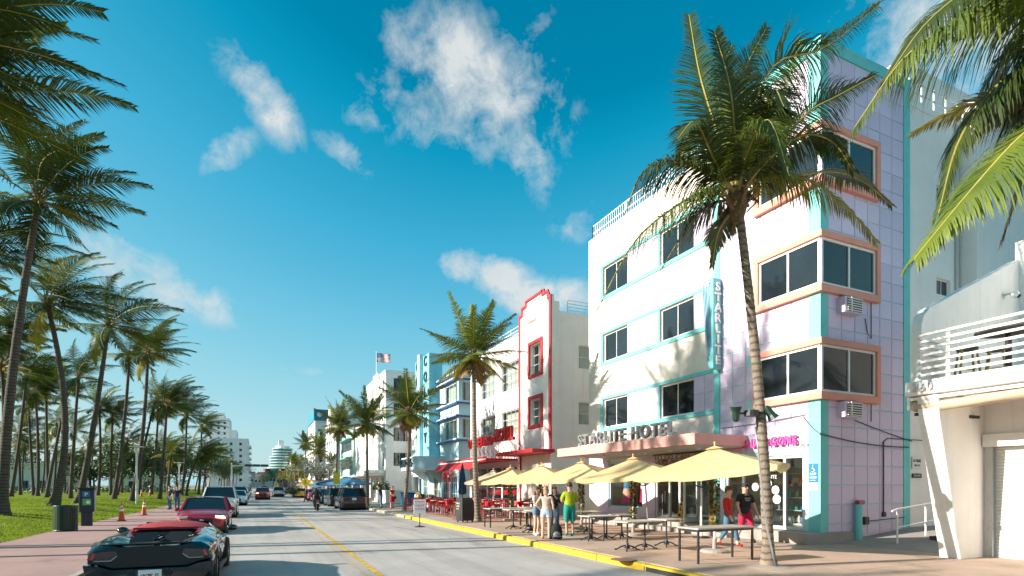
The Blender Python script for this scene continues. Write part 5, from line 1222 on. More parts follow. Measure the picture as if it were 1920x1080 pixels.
# second and third row of the grove, and the rows that go on beside the camera outside the picture
rg = random.Random(31); sp2 = []
for _ in range(400):
    x, y = rg.uniform(-48, -17), rg.uniform(40, 82)
    if len(sp2) >= 17 or x / y < -.55 or any((x - a) ** 2 + (y - b_) ** 2 < 25 for a, b_ in sp2): continue
    sp2.append((x, y)); base = V3(x, y, lawn_z(x, y)); palm(base, base + V3(rg.uniform(.2, 1.8), rg.uniform(-.8, .8), rg.uniform(9.5, 13)), WIND_SETS[len(sp2) % 5][::2], 'wind bent palm in the second row of the park grove', 'palms in the second row', .19, .12, (rg.uniform(-.4, .6), 0, 0), sc=1.0, rz=rg.uniform(-.3, .3))
for k, (x, y, h) in enumerate([(-9.0, 21.4, 13), (-9.4, 18.5, 12.5), (-27, 14.0, 10.5), (-29.5, 12.2, 11)]):
    base = V3(x, y, lawn_z(x, y)); palm(base, base + V3(.9, .2, h), WIND_SETS[k % 5][::2], 'park palm standing left of the picture, seen by its shadow on the road', 'palms beside the camera', .15, .11, (.2, 0, 0), sc=1.0, rz=.2 * k)
# the rest of the grove
rg = random.Random(12); n = 0; spots = []
for _ in range(4000):
    if n >= 40: break
    px = rg.uniform(-20, 455); dd = rg.uniform(78, 190); p = atD(px, 910, dd)
    if p.x > -10.5 - .02 * p.y or any((p - q).length < 4.5 for q in spots): continue
    spots.append(p); h = rg.uniform(6.5, 11.5) ; z = lawn_z(p.x, p.y); base = V3(p.x, p.y, z); n += 1
    far = dd > 125
    fr = FAR_CROWN[n % 2] if far else WIND_SETS[n % 5][::2]
    palm(base, base + V3(rg.uniform(-.3, 1.6), rg.uniform(-.8, .8), h), fr, 'wind bent palm deep in the park grove' if not far else 'distant palm at the back of the park grove', 'palms deep in the grove' if not far else 'palms at the back of the grove', .17, .11, (rg.uniform(-.4, .6), 0, 0), sc=rg.uniform(.85, 1.05), rz=rg.uniform(-.4, .4), far=far)
for k in range(10):     # row along the path, dwindling towards the far end
    y = 130 + k * 24; base = V3(-10.2 - .6 * (k % 2), y, .4); palm(base, base + V3(.7, 0, 8.0 + (k % 3)), FAR_CROWN[k % 2], 'small palm in the row along the far path', 'palms along the far path', .17, .11, (.2, 0, 0), sc=1.0, rz=.3 * k, far=True)
# --- street palms on the right
def street(bp, tp, s, sc, lab, bow=(0, 0, 0), z=SW + .03, nuts=True, dd=None, r0=.145, r1=.095, n=None):
    base = G(*bp, z) if dd is None else atD(bp[0], 910, dd); base.z = z; top = top_of(*tp, base)
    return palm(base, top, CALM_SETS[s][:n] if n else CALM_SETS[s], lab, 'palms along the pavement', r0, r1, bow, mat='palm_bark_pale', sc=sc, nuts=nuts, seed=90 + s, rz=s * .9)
street((897, 977), (889, 668), 0, .94, 'palm in front of the Boulevard hotel tower beside the black podium', (-.15, 0, 0))
street((757, 957), (768, 772), 1, .98, 'palm beside the couple in front of the blue hotel', (.15, 0, 0))
street((689, 948), (688, 792), 2, 1.05, 'palm behind the parked dark cars in front of the white flag hotel', (.0, 0, 0))
street((629, 930), (636, 800), 3, 1.15, 'palm by the blue patio umbrellas', (-.1, 0, 0), dd=66)
street((598, 925), (597, 842), 0, .95, 'yellowish palm further up the right pavement', dd=86)
street((572, 925), (573, 832), 1, .9, 'thin palm left of the yellowish pavement palm', dd=100)
street((612, 925), (622, 868), 2, .7, 'small palm behind the patio awning', dd=92)
for k in range(6):
    street((545 + 7 * k, 925), (548 + 6 * k, 866 + 5 * (k % 3)), k % 4, .85, 'yellow green palm in the far cluster before the silver tree', dd=118 + 14 * k, n=14)
# --- the big palm on the near pavement: fronds placed one by one
def hand_palm(name_label, base, crown, fronds, dd0, bow, seed, extra, r0, r1, leafn=135, leaf=.62, w=.025):
    rng = random.Random(seed); t = thing('palm_tree', name_label, 'palm tree', base, 0, 'palms along the pavement')
    trunk((0, 0, -.1), crown - base, r0, r1, bow, rng, n=60).build('trunk', 'palm_bark_pale', t, smooth=True)
    link('crown_base', BOOT, t, crown - base, (0, 0, 1), 1.0)
    for pxs, dds, mt, lf, dr in fronds:
        pts = [crown] + [atD(x, y, dd0 + e) for (x, y), e in zip(pxs, dds)]
        c = [p - crown for p in through(pts, 18)]; kk = max(0, min(.92, (c[-1].normalized().z) * 1.25)); nr = (EZ * (1 - kk) - Vector((SN, CS, 0)) * kk).normalized()
        frond(c, rng, lf * 1.4, leafn, w, dr * .9, Vector((.05, 0, 0)), .22, seg=3, nref=nr, roll=rng.uniform(-.25, .25), bare=.14).build('frond', ['rachis', mt], t, loc=crown - base)
    for m in extra: link('frond', m, t, crown - base, (0, 0, rng.uniform(-.2, .2)), .78)
    return t
baseA = G(1441, 1062, SW + .03); ddA = baseA.x * SN + baseA.y * CS; crownA = atD(1383, 372, ddA + .1)
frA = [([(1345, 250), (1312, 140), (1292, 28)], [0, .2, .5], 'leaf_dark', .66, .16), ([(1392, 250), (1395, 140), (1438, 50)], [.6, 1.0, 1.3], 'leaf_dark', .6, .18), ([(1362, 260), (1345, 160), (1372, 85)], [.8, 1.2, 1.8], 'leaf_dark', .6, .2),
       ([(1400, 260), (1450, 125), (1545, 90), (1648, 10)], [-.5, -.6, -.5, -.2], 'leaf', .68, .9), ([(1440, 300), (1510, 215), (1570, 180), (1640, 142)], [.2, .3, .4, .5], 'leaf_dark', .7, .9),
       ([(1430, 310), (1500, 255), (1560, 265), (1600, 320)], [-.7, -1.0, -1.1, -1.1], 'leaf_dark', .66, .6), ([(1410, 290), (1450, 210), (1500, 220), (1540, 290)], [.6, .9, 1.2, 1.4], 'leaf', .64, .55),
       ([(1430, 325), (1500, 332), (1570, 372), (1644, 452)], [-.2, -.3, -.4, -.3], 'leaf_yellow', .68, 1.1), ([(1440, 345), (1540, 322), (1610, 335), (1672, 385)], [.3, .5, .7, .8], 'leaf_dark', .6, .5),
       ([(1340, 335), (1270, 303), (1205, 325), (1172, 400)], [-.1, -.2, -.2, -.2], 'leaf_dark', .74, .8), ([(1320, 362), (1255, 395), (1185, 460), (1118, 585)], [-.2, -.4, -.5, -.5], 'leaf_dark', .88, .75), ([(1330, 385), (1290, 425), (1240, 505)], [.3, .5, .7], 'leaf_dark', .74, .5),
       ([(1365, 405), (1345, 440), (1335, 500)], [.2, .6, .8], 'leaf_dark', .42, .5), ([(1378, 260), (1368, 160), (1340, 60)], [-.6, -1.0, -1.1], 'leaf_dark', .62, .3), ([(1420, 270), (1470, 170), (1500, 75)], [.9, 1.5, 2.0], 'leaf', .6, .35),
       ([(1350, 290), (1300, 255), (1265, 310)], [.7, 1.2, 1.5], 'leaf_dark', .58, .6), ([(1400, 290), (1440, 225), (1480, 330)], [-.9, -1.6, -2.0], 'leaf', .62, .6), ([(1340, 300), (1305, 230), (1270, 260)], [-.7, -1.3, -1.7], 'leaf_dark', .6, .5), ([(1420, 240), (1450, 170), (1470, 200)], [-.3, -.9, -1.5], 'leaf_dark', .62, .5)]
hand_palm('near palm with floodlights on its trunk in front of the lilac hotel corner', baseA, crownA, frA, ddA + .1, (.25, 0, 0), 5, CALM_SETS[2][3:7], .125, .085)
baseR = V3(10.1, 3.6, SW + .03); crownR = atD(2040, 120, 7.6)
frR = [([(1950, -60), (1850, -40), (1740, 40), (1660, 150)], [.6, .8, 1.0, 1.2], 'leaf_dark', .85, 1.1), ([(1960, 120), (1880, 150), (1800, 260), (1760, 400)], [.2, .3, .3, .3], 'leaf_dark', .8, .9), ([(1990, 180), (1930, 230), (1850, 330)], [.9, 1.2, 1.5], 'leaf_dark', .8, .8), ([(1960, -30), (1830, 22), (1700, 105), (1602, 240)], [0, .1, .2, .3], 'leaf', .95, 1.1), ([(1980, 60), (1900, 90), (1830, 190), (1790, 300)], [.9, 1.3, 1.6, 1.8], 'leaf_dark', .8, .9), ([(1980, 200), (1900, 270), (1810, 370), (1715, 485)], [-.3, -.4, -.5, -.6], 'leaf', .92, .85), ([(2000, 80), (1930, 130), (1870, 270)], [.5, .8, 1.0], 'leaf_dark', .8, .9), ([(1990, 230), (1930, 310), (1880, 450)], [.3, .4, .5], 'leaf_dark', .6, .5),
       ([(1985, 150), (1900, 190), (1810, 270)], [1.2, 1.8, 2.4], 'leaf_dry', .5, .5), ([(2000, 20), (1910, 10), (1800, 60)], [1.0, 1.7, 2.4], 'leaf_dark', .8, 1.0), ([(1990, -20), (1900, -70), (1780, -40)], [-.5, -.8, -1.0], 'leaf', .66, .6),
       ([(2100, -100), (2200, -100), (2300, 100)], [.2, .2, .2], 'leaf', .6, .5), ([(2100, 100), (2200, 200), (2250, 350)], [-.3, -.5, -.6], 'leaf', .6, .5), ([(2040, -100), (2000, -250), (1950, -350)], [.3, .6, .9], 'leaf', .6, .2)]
hand_palm('palm whose fronds hang in from the top right corner', baseR, crownR, frR, 7.6, (.1, 0, 0), 11, CALM_SETS[1][10:16], .125, .085, leafn=175, leaf=.6, w=.024)
# --- broadleaf trees
def leafy(label, base, h, rx, rz_, mat, seed, n=2600, ls=.28, grp=None):
    r_ = random.Random(seed); t = thing('broadleaf_tree', label, 'tree', base, 0, grp); b = MB(); tips = []
    b.tube([(0, 0, -.1), (.1, .05, h * .25), (.05, 0, h * .45)], [.24, .19, .15], 8)
    for k in range(7):
        a = k * .9 + r_.uniform(-.2, .2); e = V3(math.cos(a) * rx * .6, math.sin(a) * rx * .6, h * (.6 + .25 * r_.random())); b.tube([(.05, 0, h * (.3 + .02 * k)), e * .5 + V3(0, 0, h * .22), e], [.11, .07, .03], 6); tips.append(e)
    b.build('trunk', 'bark', t, smooth=True); q = MB(); vs, fs = [], []
    cl = [V3(r_.gauss(0, .42) * rx, r_.gauss(0, .42) * rx, h * .68 + r_.gauss(0, .4) * rz_) for _ in range(26)] + tips
    for k in range(n):
        c = r_.choice(cl); p = c + Vector((r_.gauss(0, 1), r_.gauss(0, 1), r_.gauss(0, .8))).normalized() * (r_.random() ** .5) * rx * .36; d = Vector((r_.gauss(0, 1), r_.gauss(0, 1), r_.gauss(0, .6))).normalized(); e = d.orthogonal().normalized(); s_ = ls * r_.uniform(.6, 1.3); o = len(vs)
        vs += [p - d * s_ * .5, p + e * s_ * .28, p + d * s_ * .5, p - e * s_ * .28]; fs.append((o, o + 1, o + 2, o + 3))
    q.add(vs, fs); q.build('crown', mat, t)
for k, (px, dd, h, rx, lab) in enumerate([(262, 92, 9, 5.0, 'dark bushy tree behind the white lamp post'), (228, 100, 8, 4.5, 'dark round tree left of the lamp post behind the trunks'), (330, 110, 9, 5, 'dark bushy tree right of the lone lawn palm'), (300, 125, 9, 5, 'dark tree deep behind the lone lawn palm'), (175, 120, 7, 5, 'low dark tree behind the pay station'), (385, 150, 10, 6, 'dark tree beside the path near the white block'), (30, 120, 8, 6, 'dark tree behind the palms at the left edge'), (100, 130, 7, 5, 'low tree behind the curved palm trunk'), (430, 260, 13, 7, 'dark pine like tree at the far left kerb'), (420, 200, 11, 6, 'dark tree by the far parked cars')]):
    p = atD(px, 910, dd); p.z = .3; leafy(lab, p, h, rx, h * .3, 'tree_leaf', k, 3200, .5)
p = atD(598, 910, 88); p.z = SW; leafy('silvery grey leafed tree beside the crossing sign', p, 6.2, 3.6, 1.6, 'tree_leaf_silver', 31, 4200, .26)
for k, (px, dd, h) in enumerate([(556, 150, 8), (572, 170, 9), (545, 200, 8), (530, 260, 10), (512, 330, 11), (495, 400, 11)]):
    p = atD(px, 910, dd); p.z = SW; leafy('yellow green street tree number'.replace(' number', '') + ' on the far right pavement' if k < 3 else 'dark green street tree near the far end of the street', p, h, 3.6 + .4 * k, h * .28, 'tree_leaf_yellow' if k < 3 else 'tree_leaf', 60 + k, 1800, .5, 'far pavement trees' if k < 3 else 'trees at the far end')
p = atD(549, 910, 84); p.z = 0; leafy('low green hedge bush on the traffic island', p, 1.6, 1.3, .5, 'tree_leaf', 81, 900, .2)
# ================================================================== pavement furniture
ZP = SW + .03
FWD, RGT = Vector((SN, CS, 0)), Vector((CS, -SN, 0))
def umbrella(base, label, mat='umbrella_yellow', half=2.1, zt=2.98, zb=2.36, rot=-76, tilt=.09, garland=None, pole_r=.03, rim=.12, ax=None, seed=1):
    rr = random.Random(seed); t = thing('patio_umbrella', label, 'umbrella', base, 0)
    b = MB(); b.lathe([(.36, 0), (.36, .05), (.30, .075), (.06, .09), (.05, .35)], 20); b.build('base', 'concrete', t)
    b = MB(); b.cyl((0, 0, .05), (0, 0, zt - base[2] + .02), pole_r, 10); b.build('pole', 'white_metal', t)
    z0, z1 = zb - base[2], zt - base[2]
    cor = []
    for k in range(4): a = R(rot + 90 * k); v = (RGT * math.cos(a) + FWD * math.sin(a)) * half; cor.append(v + EZ * (z0 + tilt * v.dot(RGT)))
    ap = EZ * z1
    for k in range(4):
        A, B = cor[k], cor[(k + 1) % 4]; b = MB(); rows = []
        for i in range(9):
            u = i / 8; row = []
            for j in range(9):
                s = j / 8; e = A.lerp(B, s) + (ap - (A + B) * .5).normalized() * .0; p = ap.lerp(e, u); sg = math.sin(PI * s)
                row.append(p + EZ * (-.10 * u * (1 - u) - .07 * sg * u * (1.2 - u) * 1.2) + ((-(A + B) * .5).normalized() * .10 * sg * u * u))
            rows.append(row)
        rows.append([p - EZ * (rim + .015 * math.sin(j * 2.2)) + rr.uniform(-.01, .01) * EX for j, p in enumerate(rows[-1])])
        b.grid(rows); b.build('canopy_panel', mat, t, smooth=True)
        b = MB(); b.tube([ap - EZ * .08, A - EZ * .05], .014, 6); b.tube([EZ * (z1 - .75), ap.lerp(A, .5) - EZ * .06], .010, 6); b.build('rib', 'white_metal', t)
    b = MB(); b.cyl((0, 0, z1), (0, 0, z1 + .12), .02, 8); b.ball((0, 0, z1 + .13), .03, 8)
    rows = [[ap + EZ * .05 for _ in range(5)], [ap.lerp(c, .13) + EZ * .045 for c in cor + cor[:1]]]; b.grid(rows); b.build('vent_cap', mat, t)
    return t
FLW = MB()
for k in range(13): a = 2 * PI * k / 13; FLW.add([(math.cos(a - .18) * .03, math.sin(a - .18) * .03, 0), (math.cos(a + .18) * .03, math.sin(a + .18) * .03, 0), (math.cos(a) * .075, math.sin(a) * .075, .012)], [(0, 1, 2)])
FLW.mi = 1; FLW.ball((0, 0, .008), .034, 8, (1, 1, .5)); FLW = FLW.mesh('flower', ['sunflower', 'flower_eye'])
def garland(base, h0, h1, seed, lab):
    r_ = random.Random(seed); t = thing('flower_garland', lab, 'garland', base); b = MB(); vs, fs = [], []
    b.tube([(.055 * math.cos(a), .055 * math.sin(a), h0 + (h1 - h0) * a / 50) for a in [k * .7 for k in range(72)]], .014, 4)
    for k in range(1100):
        a = r_.uniform(0, 2 * PI); z = r_.uniform(h0, h1); q = r_.uniform(.03, .11); p = Vector((math.cos(a) * q, math.sin(a) * q, z)); d = Vector((math.cos(a) * .8 + r_.gauss(0, .4), math.sin(a) * .8 + r_.gauss(0, .4), r_.gauss(0, .8))).normalized() * r_.uniform(.04, .08); e = d.orthogonal().normalized() * .018; o = len(vs)
        vs += [p, p + d * .5 + e, p + d, p + d * .5 - e]; fs.append((o, o + 1, o + 2, o + 3))
    b.add(vs, fs); b.build('vine', 'vine', t)
    n = int((h1 - h0) / .055)
    for k in range(n):
        a = r_.uniform(0, 2 * PI); p = Vector((math.cos(a) * .105, math.sin(a) * .105, h0 + (h1 - h0) * (k + r_.random()) / n)); dv = Vector((math.cos(a), math.sin(a), r_.uniform(-.2, .5)))
        link('flower', FLW, t, p, dv.to_track_quat('Z', 'Y').to_euler(), r_.uniform(1.0, 1.6))
UM = [((1340, 1035), None, 'yellow umbrella nearest the lilac corner, above the walking couple', 2.3), ((1187, 1003), None, 'yellow umbrella in front of the mannequin window', 2.2), ((1090, 905), 11.7, 'yellow umbrella above the group of four people', 2.0), ((1015, 905), 11.6, 'yellow umbrella before the pink canopy end', 1.95), ((957, 905), 11.4, 'yellow umbrella beside the red terrace', 1.95), ((925, 905), 12.2, 'pale cream umbrella furthest along, by the red awning', 1.7)]
for k, (bp, xx, lab, hf) in enumerate(UM):
    if xx is None: p = G(*bp, ZP)
    else: p = atX(bp[0], 910, xx); p.z = ZP
    umbrella(p, lab, 'umbrella_cream' if k == 5 else 'umbrella_yellow', hf, 2.88 - .03 * k, 2.30 - .02 * k, -76 + 6 * (k % 2), .085, seed=k)
    if k < 5: garland(p, .45 if k else .62, 2.25, k, 'sunflower garland wound round the pole of the ' + lab.split(',')[0])
# tables
def pedestal(b, x, y, h, double=False):
    for dx in ((-.05, .05) if double else (0,)): b.tube([(x + dx, y, .1), (x + dx, y, h - .02)], [.026, .022], 8)
    b.lathe([(.09, .06), (.05, .11), (.035, .2)], 10, (x, y, 0)); b.cbox((x, y, h - .02), (.34, .34, .015))
    for a in (R(45), R(135), R(225), R(315)): c, s_ = math.cos(a), math.sin(a); b.tube([(x + c * .04, y + s_ * .04, .13), (x + c * .16, y + s_ * .16, .10), (x + c * .27, y + s_ * .27, .035), (x + c * .33, y + s_ * .33, .02)], [.022, .02, .018, .026], 6)
def table(c, lx, ly, label, peds=0, top='marble', rz=0., group=None, double=False, h=.75):
    t = thing('cafe_table', label, 'table', (c[0], c[1], ZP), rz, group)
    b = MB(); b.box(-lx / 2, -ly / 2, h, lx / 2, ly / 2, h + .035); b.build('tabletop', top, t, bevel=.008)
    if peds:
        for k in range(peds): b = MB(); pedestal(b, -lx / 2 + lx * (k + .5) / peds, 0, h, double); b.build('pedestal', 'black_iron', t)
    else:
        b = MB(); b.box(-lx / 2 + .02, -ly / 2 + .02, h - .05, lx / 2 - .02, ly / 2 - .02, h - .002); b.build('apron', 'black_iron', t)
        for sx in (-1, 1):
            for sy in (-1, 1): b = MB(); b.box(sx * (lx / 2 - .045) - .02, sy * (ly / 2 - .045) - .02, 0, sx * (lx / 2 - .045) + .02, sy * (ly / 2 - .045) + .02, h - .05); b.build('leg', 'black_iron', t)
    return t
table((9.62, 9.62), 1.72, .68, 'white topped table with thin square black legs beside the near palm', 0)
table((9.25, 12.1), 1.25, .7, 'white table on two iron pedestals nearest the kerb under the first umbrella', 2, rz=.1)
table((10.55, 12.42), .72, .7, 'white square table on one pedestal at the end of the near row', 1, rz=.1)
table((9.75, 14.68), 1.1, .7, 'white table on two double iron pedestals right of the yellow shirted man', 2, double=True)
table((10.85, 14.95), .72, .7, 'white square table behind the second row end near the garland', 1)
table((9.1, 18.1), .75, .75, 'small white pedestal table left of the group of people', 1)
table((9.75, 18.9), .75, .75, 'white pedestal table just behind the small one', 1)
table((9.55, 19.9), 1.3, .7, 'white pedestal table with two feet beside the third umbrella', 2)
table((9.45, 21.1), 1.75, .7, 'white table with square black legs nearest the podium palm', 0)
table((11.2, 21.5), 1.6, .7, 'white table with square legs further in from the podium palm', 0)
table((10.9, 17.2), 1.0, .7, 'white table half hidden behind the group of people', 1)
# red terrace chairs
def red_chair():
    t = thing('terrace_chair', 'red cafe chair', 'chair', (0, 0, 0), 0, 'red chairs on the hotel terrace')
    b = MB(); b.box(-.21, -.2, .43, .21, .21, .46); b.build('seat', 'red_bright', t, bevel=.015)
    b = MB(); rows = [[(x, .2 + .05 * (z - .55) / .3 + .05 * (1 - (x / .21) ** 2), z) for x in (-.21, -.14, -.07, 0, .07, .14, .21)] for z in (.58, .7, .86)]; b.grid(rows); rows2 = [[(x, y + .02, z) for x, y, z in r_] for r_ in rows]; b.grid(rows2[::-1]); b.build('backrest', 'red_bright', t, smooth=True)
    for sx in (-1, 1):
        for sy in (-1, 1): b = MB(); b.bar((sx * .2, sy * .19, 0), (sx * .185, sy * .18, .43 if sy < 0 else .86), .026); b.build('leg', 'white_metal' if sy < 0 else 'red_bright', t)
    return t
rc0 = None; rngc = random.Random(4); nch = 0
CH = []
for iy in range(6):
    for ix in range(3):
        x, y = 10.3 + 1.75 * ix + .15 * (iy % 2), 27.3 + 2.25 * iy
        CH.append((x, y))
for k, (x, y) in enumerate(CH):
    row = ('street side', 'middle', 'wall side')[k % 3]
    table((x, y), .7, .7, 'small white terrace table among the red chairs in the %s row' % row, 1, 'marble', group='tables on the red terrace, %s row' % row)
    for dx, dy, a in ((0, .55, 0), (0, -.55, PI), (.56, 0, -PI / 2), (-.56, 0, PI / 2)):
        if rngc.random() < .12: continue
        lab = 'red cafe chair in the %s row of the hotel terrace' % row
        if rc0 is None: rc0 = red_chair(); c = rc0; c.location = (x + dx, y + dy, ZP); c.rotation_euler = (0, 0, a); c['label'] = lab
        else: c = copy_tree(rc0, (x + dx + rngc.uniform(-.06, .06), y + dy + rngc.uniform(-.06, .06), ZP), a + rngc.uniform(-.3, .3), lab)
        c['group'] = 'red chairs on the hotel terrace, %s row' % row
# podium, wet floor signs, valet board
pd = thing('host_podium', 'black podium box on castors by the kerb', 'podium', G(872, 979, ZP), R(12)); b = MB(); b.prism([(-.33, .08), (.33, .08), (.33, .98), (.24, 1.12), (-.33, 1.16)], V3(0, 0, 0), EX, EZ, EY, -.28, .28); b.build('cabinet', 'text_black', pd, bevel=.02)
for x in (-.26, .26):
    for y in (-.22, .22): b = MB(); b.cyl((x - .02, y, .045), (x + .02, y, .045), .045, 10); b.build('castor', 'rubber', pd)
for k, (s, z) in enumerate((('MENU', .85), ('CAFE', .72), ('BAR', .6))): text(s, pd, V3(-.345, .2, z), '-X', .08, 'sign_grey', .004, .01, world=False)
b = MB(); b.box(-.26, -.30, .25, .26, -.285, .92); b.build('door', 'car_trim', pd, bevel=.006)
def wet(p, rz, lab, h=.66):
    t = thing('wet_floor_sign', lab, 'floor sign', p, rz); 
    for s in (-1, 1):
        b = MB(); o = V3(0, s * .16, 0); U = EX; Vv = (V3(0, 0, h) - o).normalized(); n = U.cross(Vv) * (s)
        b.prism([(-.15, 0), (-.10, .02), (.10, .02), (.15, 0), (.11, h), (-.11, h)], o, U, Vv, n, -.01, .01); q = b.build('board', 'plastic_yellow', t, bevel=.004)
        b = MB(); b.prism([(-.07, h * .55), (.07, h * .55), (0, h * .75)], o, U, Vv, n, -.013, .013); b.build('warning_mark', 'text_black', q)
        b = MB(); b.prism([(-.08, h * .82), (.08, h * .82), (.08, h * .9), (-.08, h * .9)], o, U, Vv, n, -.013, .013); b.prism([(-.08, h * .25), (.08, h * .25), (.08, h * .4), (-.08, h * .4)], o, U, Vv, n, -.013, .013); b.build('caution_text', 'text_black', q)
wet(G(854, 973, ZP), 1.2, 'yellow wet floor sign left of the black podium', .8); wet(V3(15.0, 16.75, .5), 1.4, 'yellow wet floor sign in the open shop doorway', .78)
vp = thing('valet_sign', 'white valet parking board on a black stand at the road edge', 'sign', G(787, 988, .0), -YAW * .5); b = MB(); b.lathe([(.24, 0), (.24, .02), (.12, .045), (.03, .07)], 16); b.cyl((0, 0, .05), (0, 0, .62), .022, 8); b.build('stand', 'black_iron', vp)
b = MB(); b.box(-.27, -.015, .60, .27, .015, 1.25); b.build('board', 'sign_white', vp, bevel=.01)
for s, z, h, m in (('BOULEVARD', 1.13, .05, 'text_red'), ('VALET', .93, .11, 'magenta'), ('PARKING', .78, .08, 'magenta')): text(s, vp, V3(-.21, -.018, z), '-Y', h, m, .004, .012, width=.42, world=False)
cu = thing('closed_umbrella', 'closed navy umbrella standing on the red terrace', 'umbrella', atX(867, 910, 10.6) * 1.0); cu.location.z = ZP; ORI[cu.name] = cu.location.copy(); b = MB(); b.cyl((0, 0, 0), (0, 0, 3.0), .03, 8); b.lathe([(.3, 0), (.3, .06), (.05, .08)], 16); b.build('pole', 'dark_steel', cu); b = MB(); n = 16; rows = []
for z, r_ in ((1.2, .20), (1.35, .24), (1.7, .22), (2.2, .17), (2.7, .09), (2.95, .03)): rows.append([(math.cos(2 * PI * j / n) * r_ * (1 if j % 2 else .72), math.sin(2 * PI * j / n) * r_ * (1 if j % 2 else .72), z + .05 * (j % 2) * (z < 1.3)) for j in range(n)])
b.grid(rows, True); b.build('folded_canopy', 'umbrella_navy', cu)
def fan(p, lab, h, mat, pole, tilt=0., rz=0., r=.33, dis=.0):
    t = thing('pedestal_fan', lab, 'fan', p, rz); b = MB(); b.lathe([(.28, 0), (.28, .03), (.05, .06)], 18); b.build('base', 'black_iron', t); b = MB(); b.tube([(0, 0, .03), (dis, 0, h)], [.04, .028], 8); b.build('pole', pole, t)
    b = MB(); c = V3(dis, -.16, h + .05)
    for k in range(1, 6): q = r * k / 5; b.tube([c + V3(math.cos(a) * q, -.04 + .05 * (k / 5) ** 2, math.sin(a) * q) for a in [2 * PI * j / 20 for j in range(21)]], .006, 4)
    for k in range(24): a = 2 * PI * k / 24; b.bar(c + V3(0, -.04, 0), c + V3(math.cos(a) * r, .02, math.sin(a) * r), .006)
    b.tube([c + V3(math.cos(a) * r, .04, math.sin(a) * r) for a in [2 * PI * j / 24 for j in range(25)]], .02, 6); b.build('guard', mat, t)
    b = MB(); b.cyl(c, c + V3(0, .2, 0), .09, 12); b.build('motor', mat, t); b = MB(); b.cyl(c + V3(0, -.055, 0), c + V3(0, -.05, 0), .06, 12); b.build('hub', 'sign_grey', t)
    for k in range(4):
        a = k * PI / 2 + .4; U = V3(math.cos(a), 0, math.sin(a)); W = V3(-math.sin(a), .5, math.cos(a)).normalized(); b = MB(); b.frame(c + V3(0, .04, 0), U, W, U.cross(W), .05, r * .9, -.07, .07, -.004, .004); b.build('blade', mat, t)
fan(V3(13.3, 13.95, ZP), 'black pedestal fan on a pale pole beside the shop door', 1.95, 'black_iron', 'white_metal', rz=-.6)
fan(V3(13.5, 16.9, ZP), 'black fan on a leaning grey pole before the dress shop', 2.0, 'black_iron', 'steel', rz=-1.2, dis=-.15)
fan(V3(11.9, 36.2, ZP), 'red pedestal fan on the red terrace', 2.3, 'red_bright', 'red_bright', rz=-.4, r=.4)
# chalkboard easel behind the group, doormat
ez = thing('chalkboard', 'black framed chalkboard easel behind the group of people', 'chalkboard', V3(11.6, 19.9, ZP), R(-35)); b = MB()
for x in (-.3, .3): b.bar((x, 0, 0), (x, .18, 1.45), .035); b.bar((x, .5, 0), (x, .2, 1.4), .03)
b.build('legs', 'black_iron', ez); b = MB(); b.frame(V3(0, .06, .5), EX, V3(0, .124, 1).normalized(), V3(0, -1, .124).normalized(), -.33, .33, 0, .9, 0, .03); b.build('board', 'text_black', ez)
for s, z in (('DRINKS', 1.2), ('2 FOR 1', 1.0), ('FOOD', .8)): text(s, ez, V3(-.24, .09, z), '-Y', .1, 'sign_white', .004, .012, width=.46, world=False)
# floodlights and conduit on the near palm
def floods(c, lab, s=1.0):
    t = thing('tree_floodlight', lab, 'floodlight', c); b = MB(); b.bar(RGT * -.3 * s, RGT * .32 * s, .035 * s); b.lathe([(.15 * s, -.06), (.15 * s, .06)], 12); b.build('bracket', 'black_iron', t)
    for q, d in ((RGT * -.33 * s, V3(-.1, -.1, .9)), (RGT * .4 * s, V3(.3, -.3, -.7))):
        d = d.normalized(); b = MB(); p = q - d * .06; b.tube([p - d * .12 * s, p - d * .08 * s, p + d * .1 * s, p + d * .2 * s], [.04 * s, .07 * s, .085 * s, .125 * s], 12); b.build('lamp_head', 'bin_green', t)
floods(atD(1409, 775, ddA), 'pair of dark green floodlights strapped to the near palm trunk')
pC = G(757, 957, ZP); floods(top_of(760, 868, pC), 'dark floodlights strapped to the palm before the blue hotel')
cd = thing('trunk_conduit', 'pale cable conduit running down the near palm trunk', 'conduit', baseA); b = MB()
cp = [(1416, 800), (1421, 840), (1426, 890), (1431, 940), (1438, 990), (1448, 1035), (1455, 1064)]
b.tube([atD(x, y, ddA - .17 - .06 * (k > 4)) - baseA for k, (x, y) in enumerate(cp)], .02, 6); b.build('pipe', 'steel', cd, smooth=True)
so = MB(); so.lathe([(.5, 0), (.4, .02), (.2, .04)], 20); so.build('planting_pit', 'walk_slab_grey', None, loc=baseA + V3(0, 0, -.005)); struct(bpy.data.objects['planting_pit'])
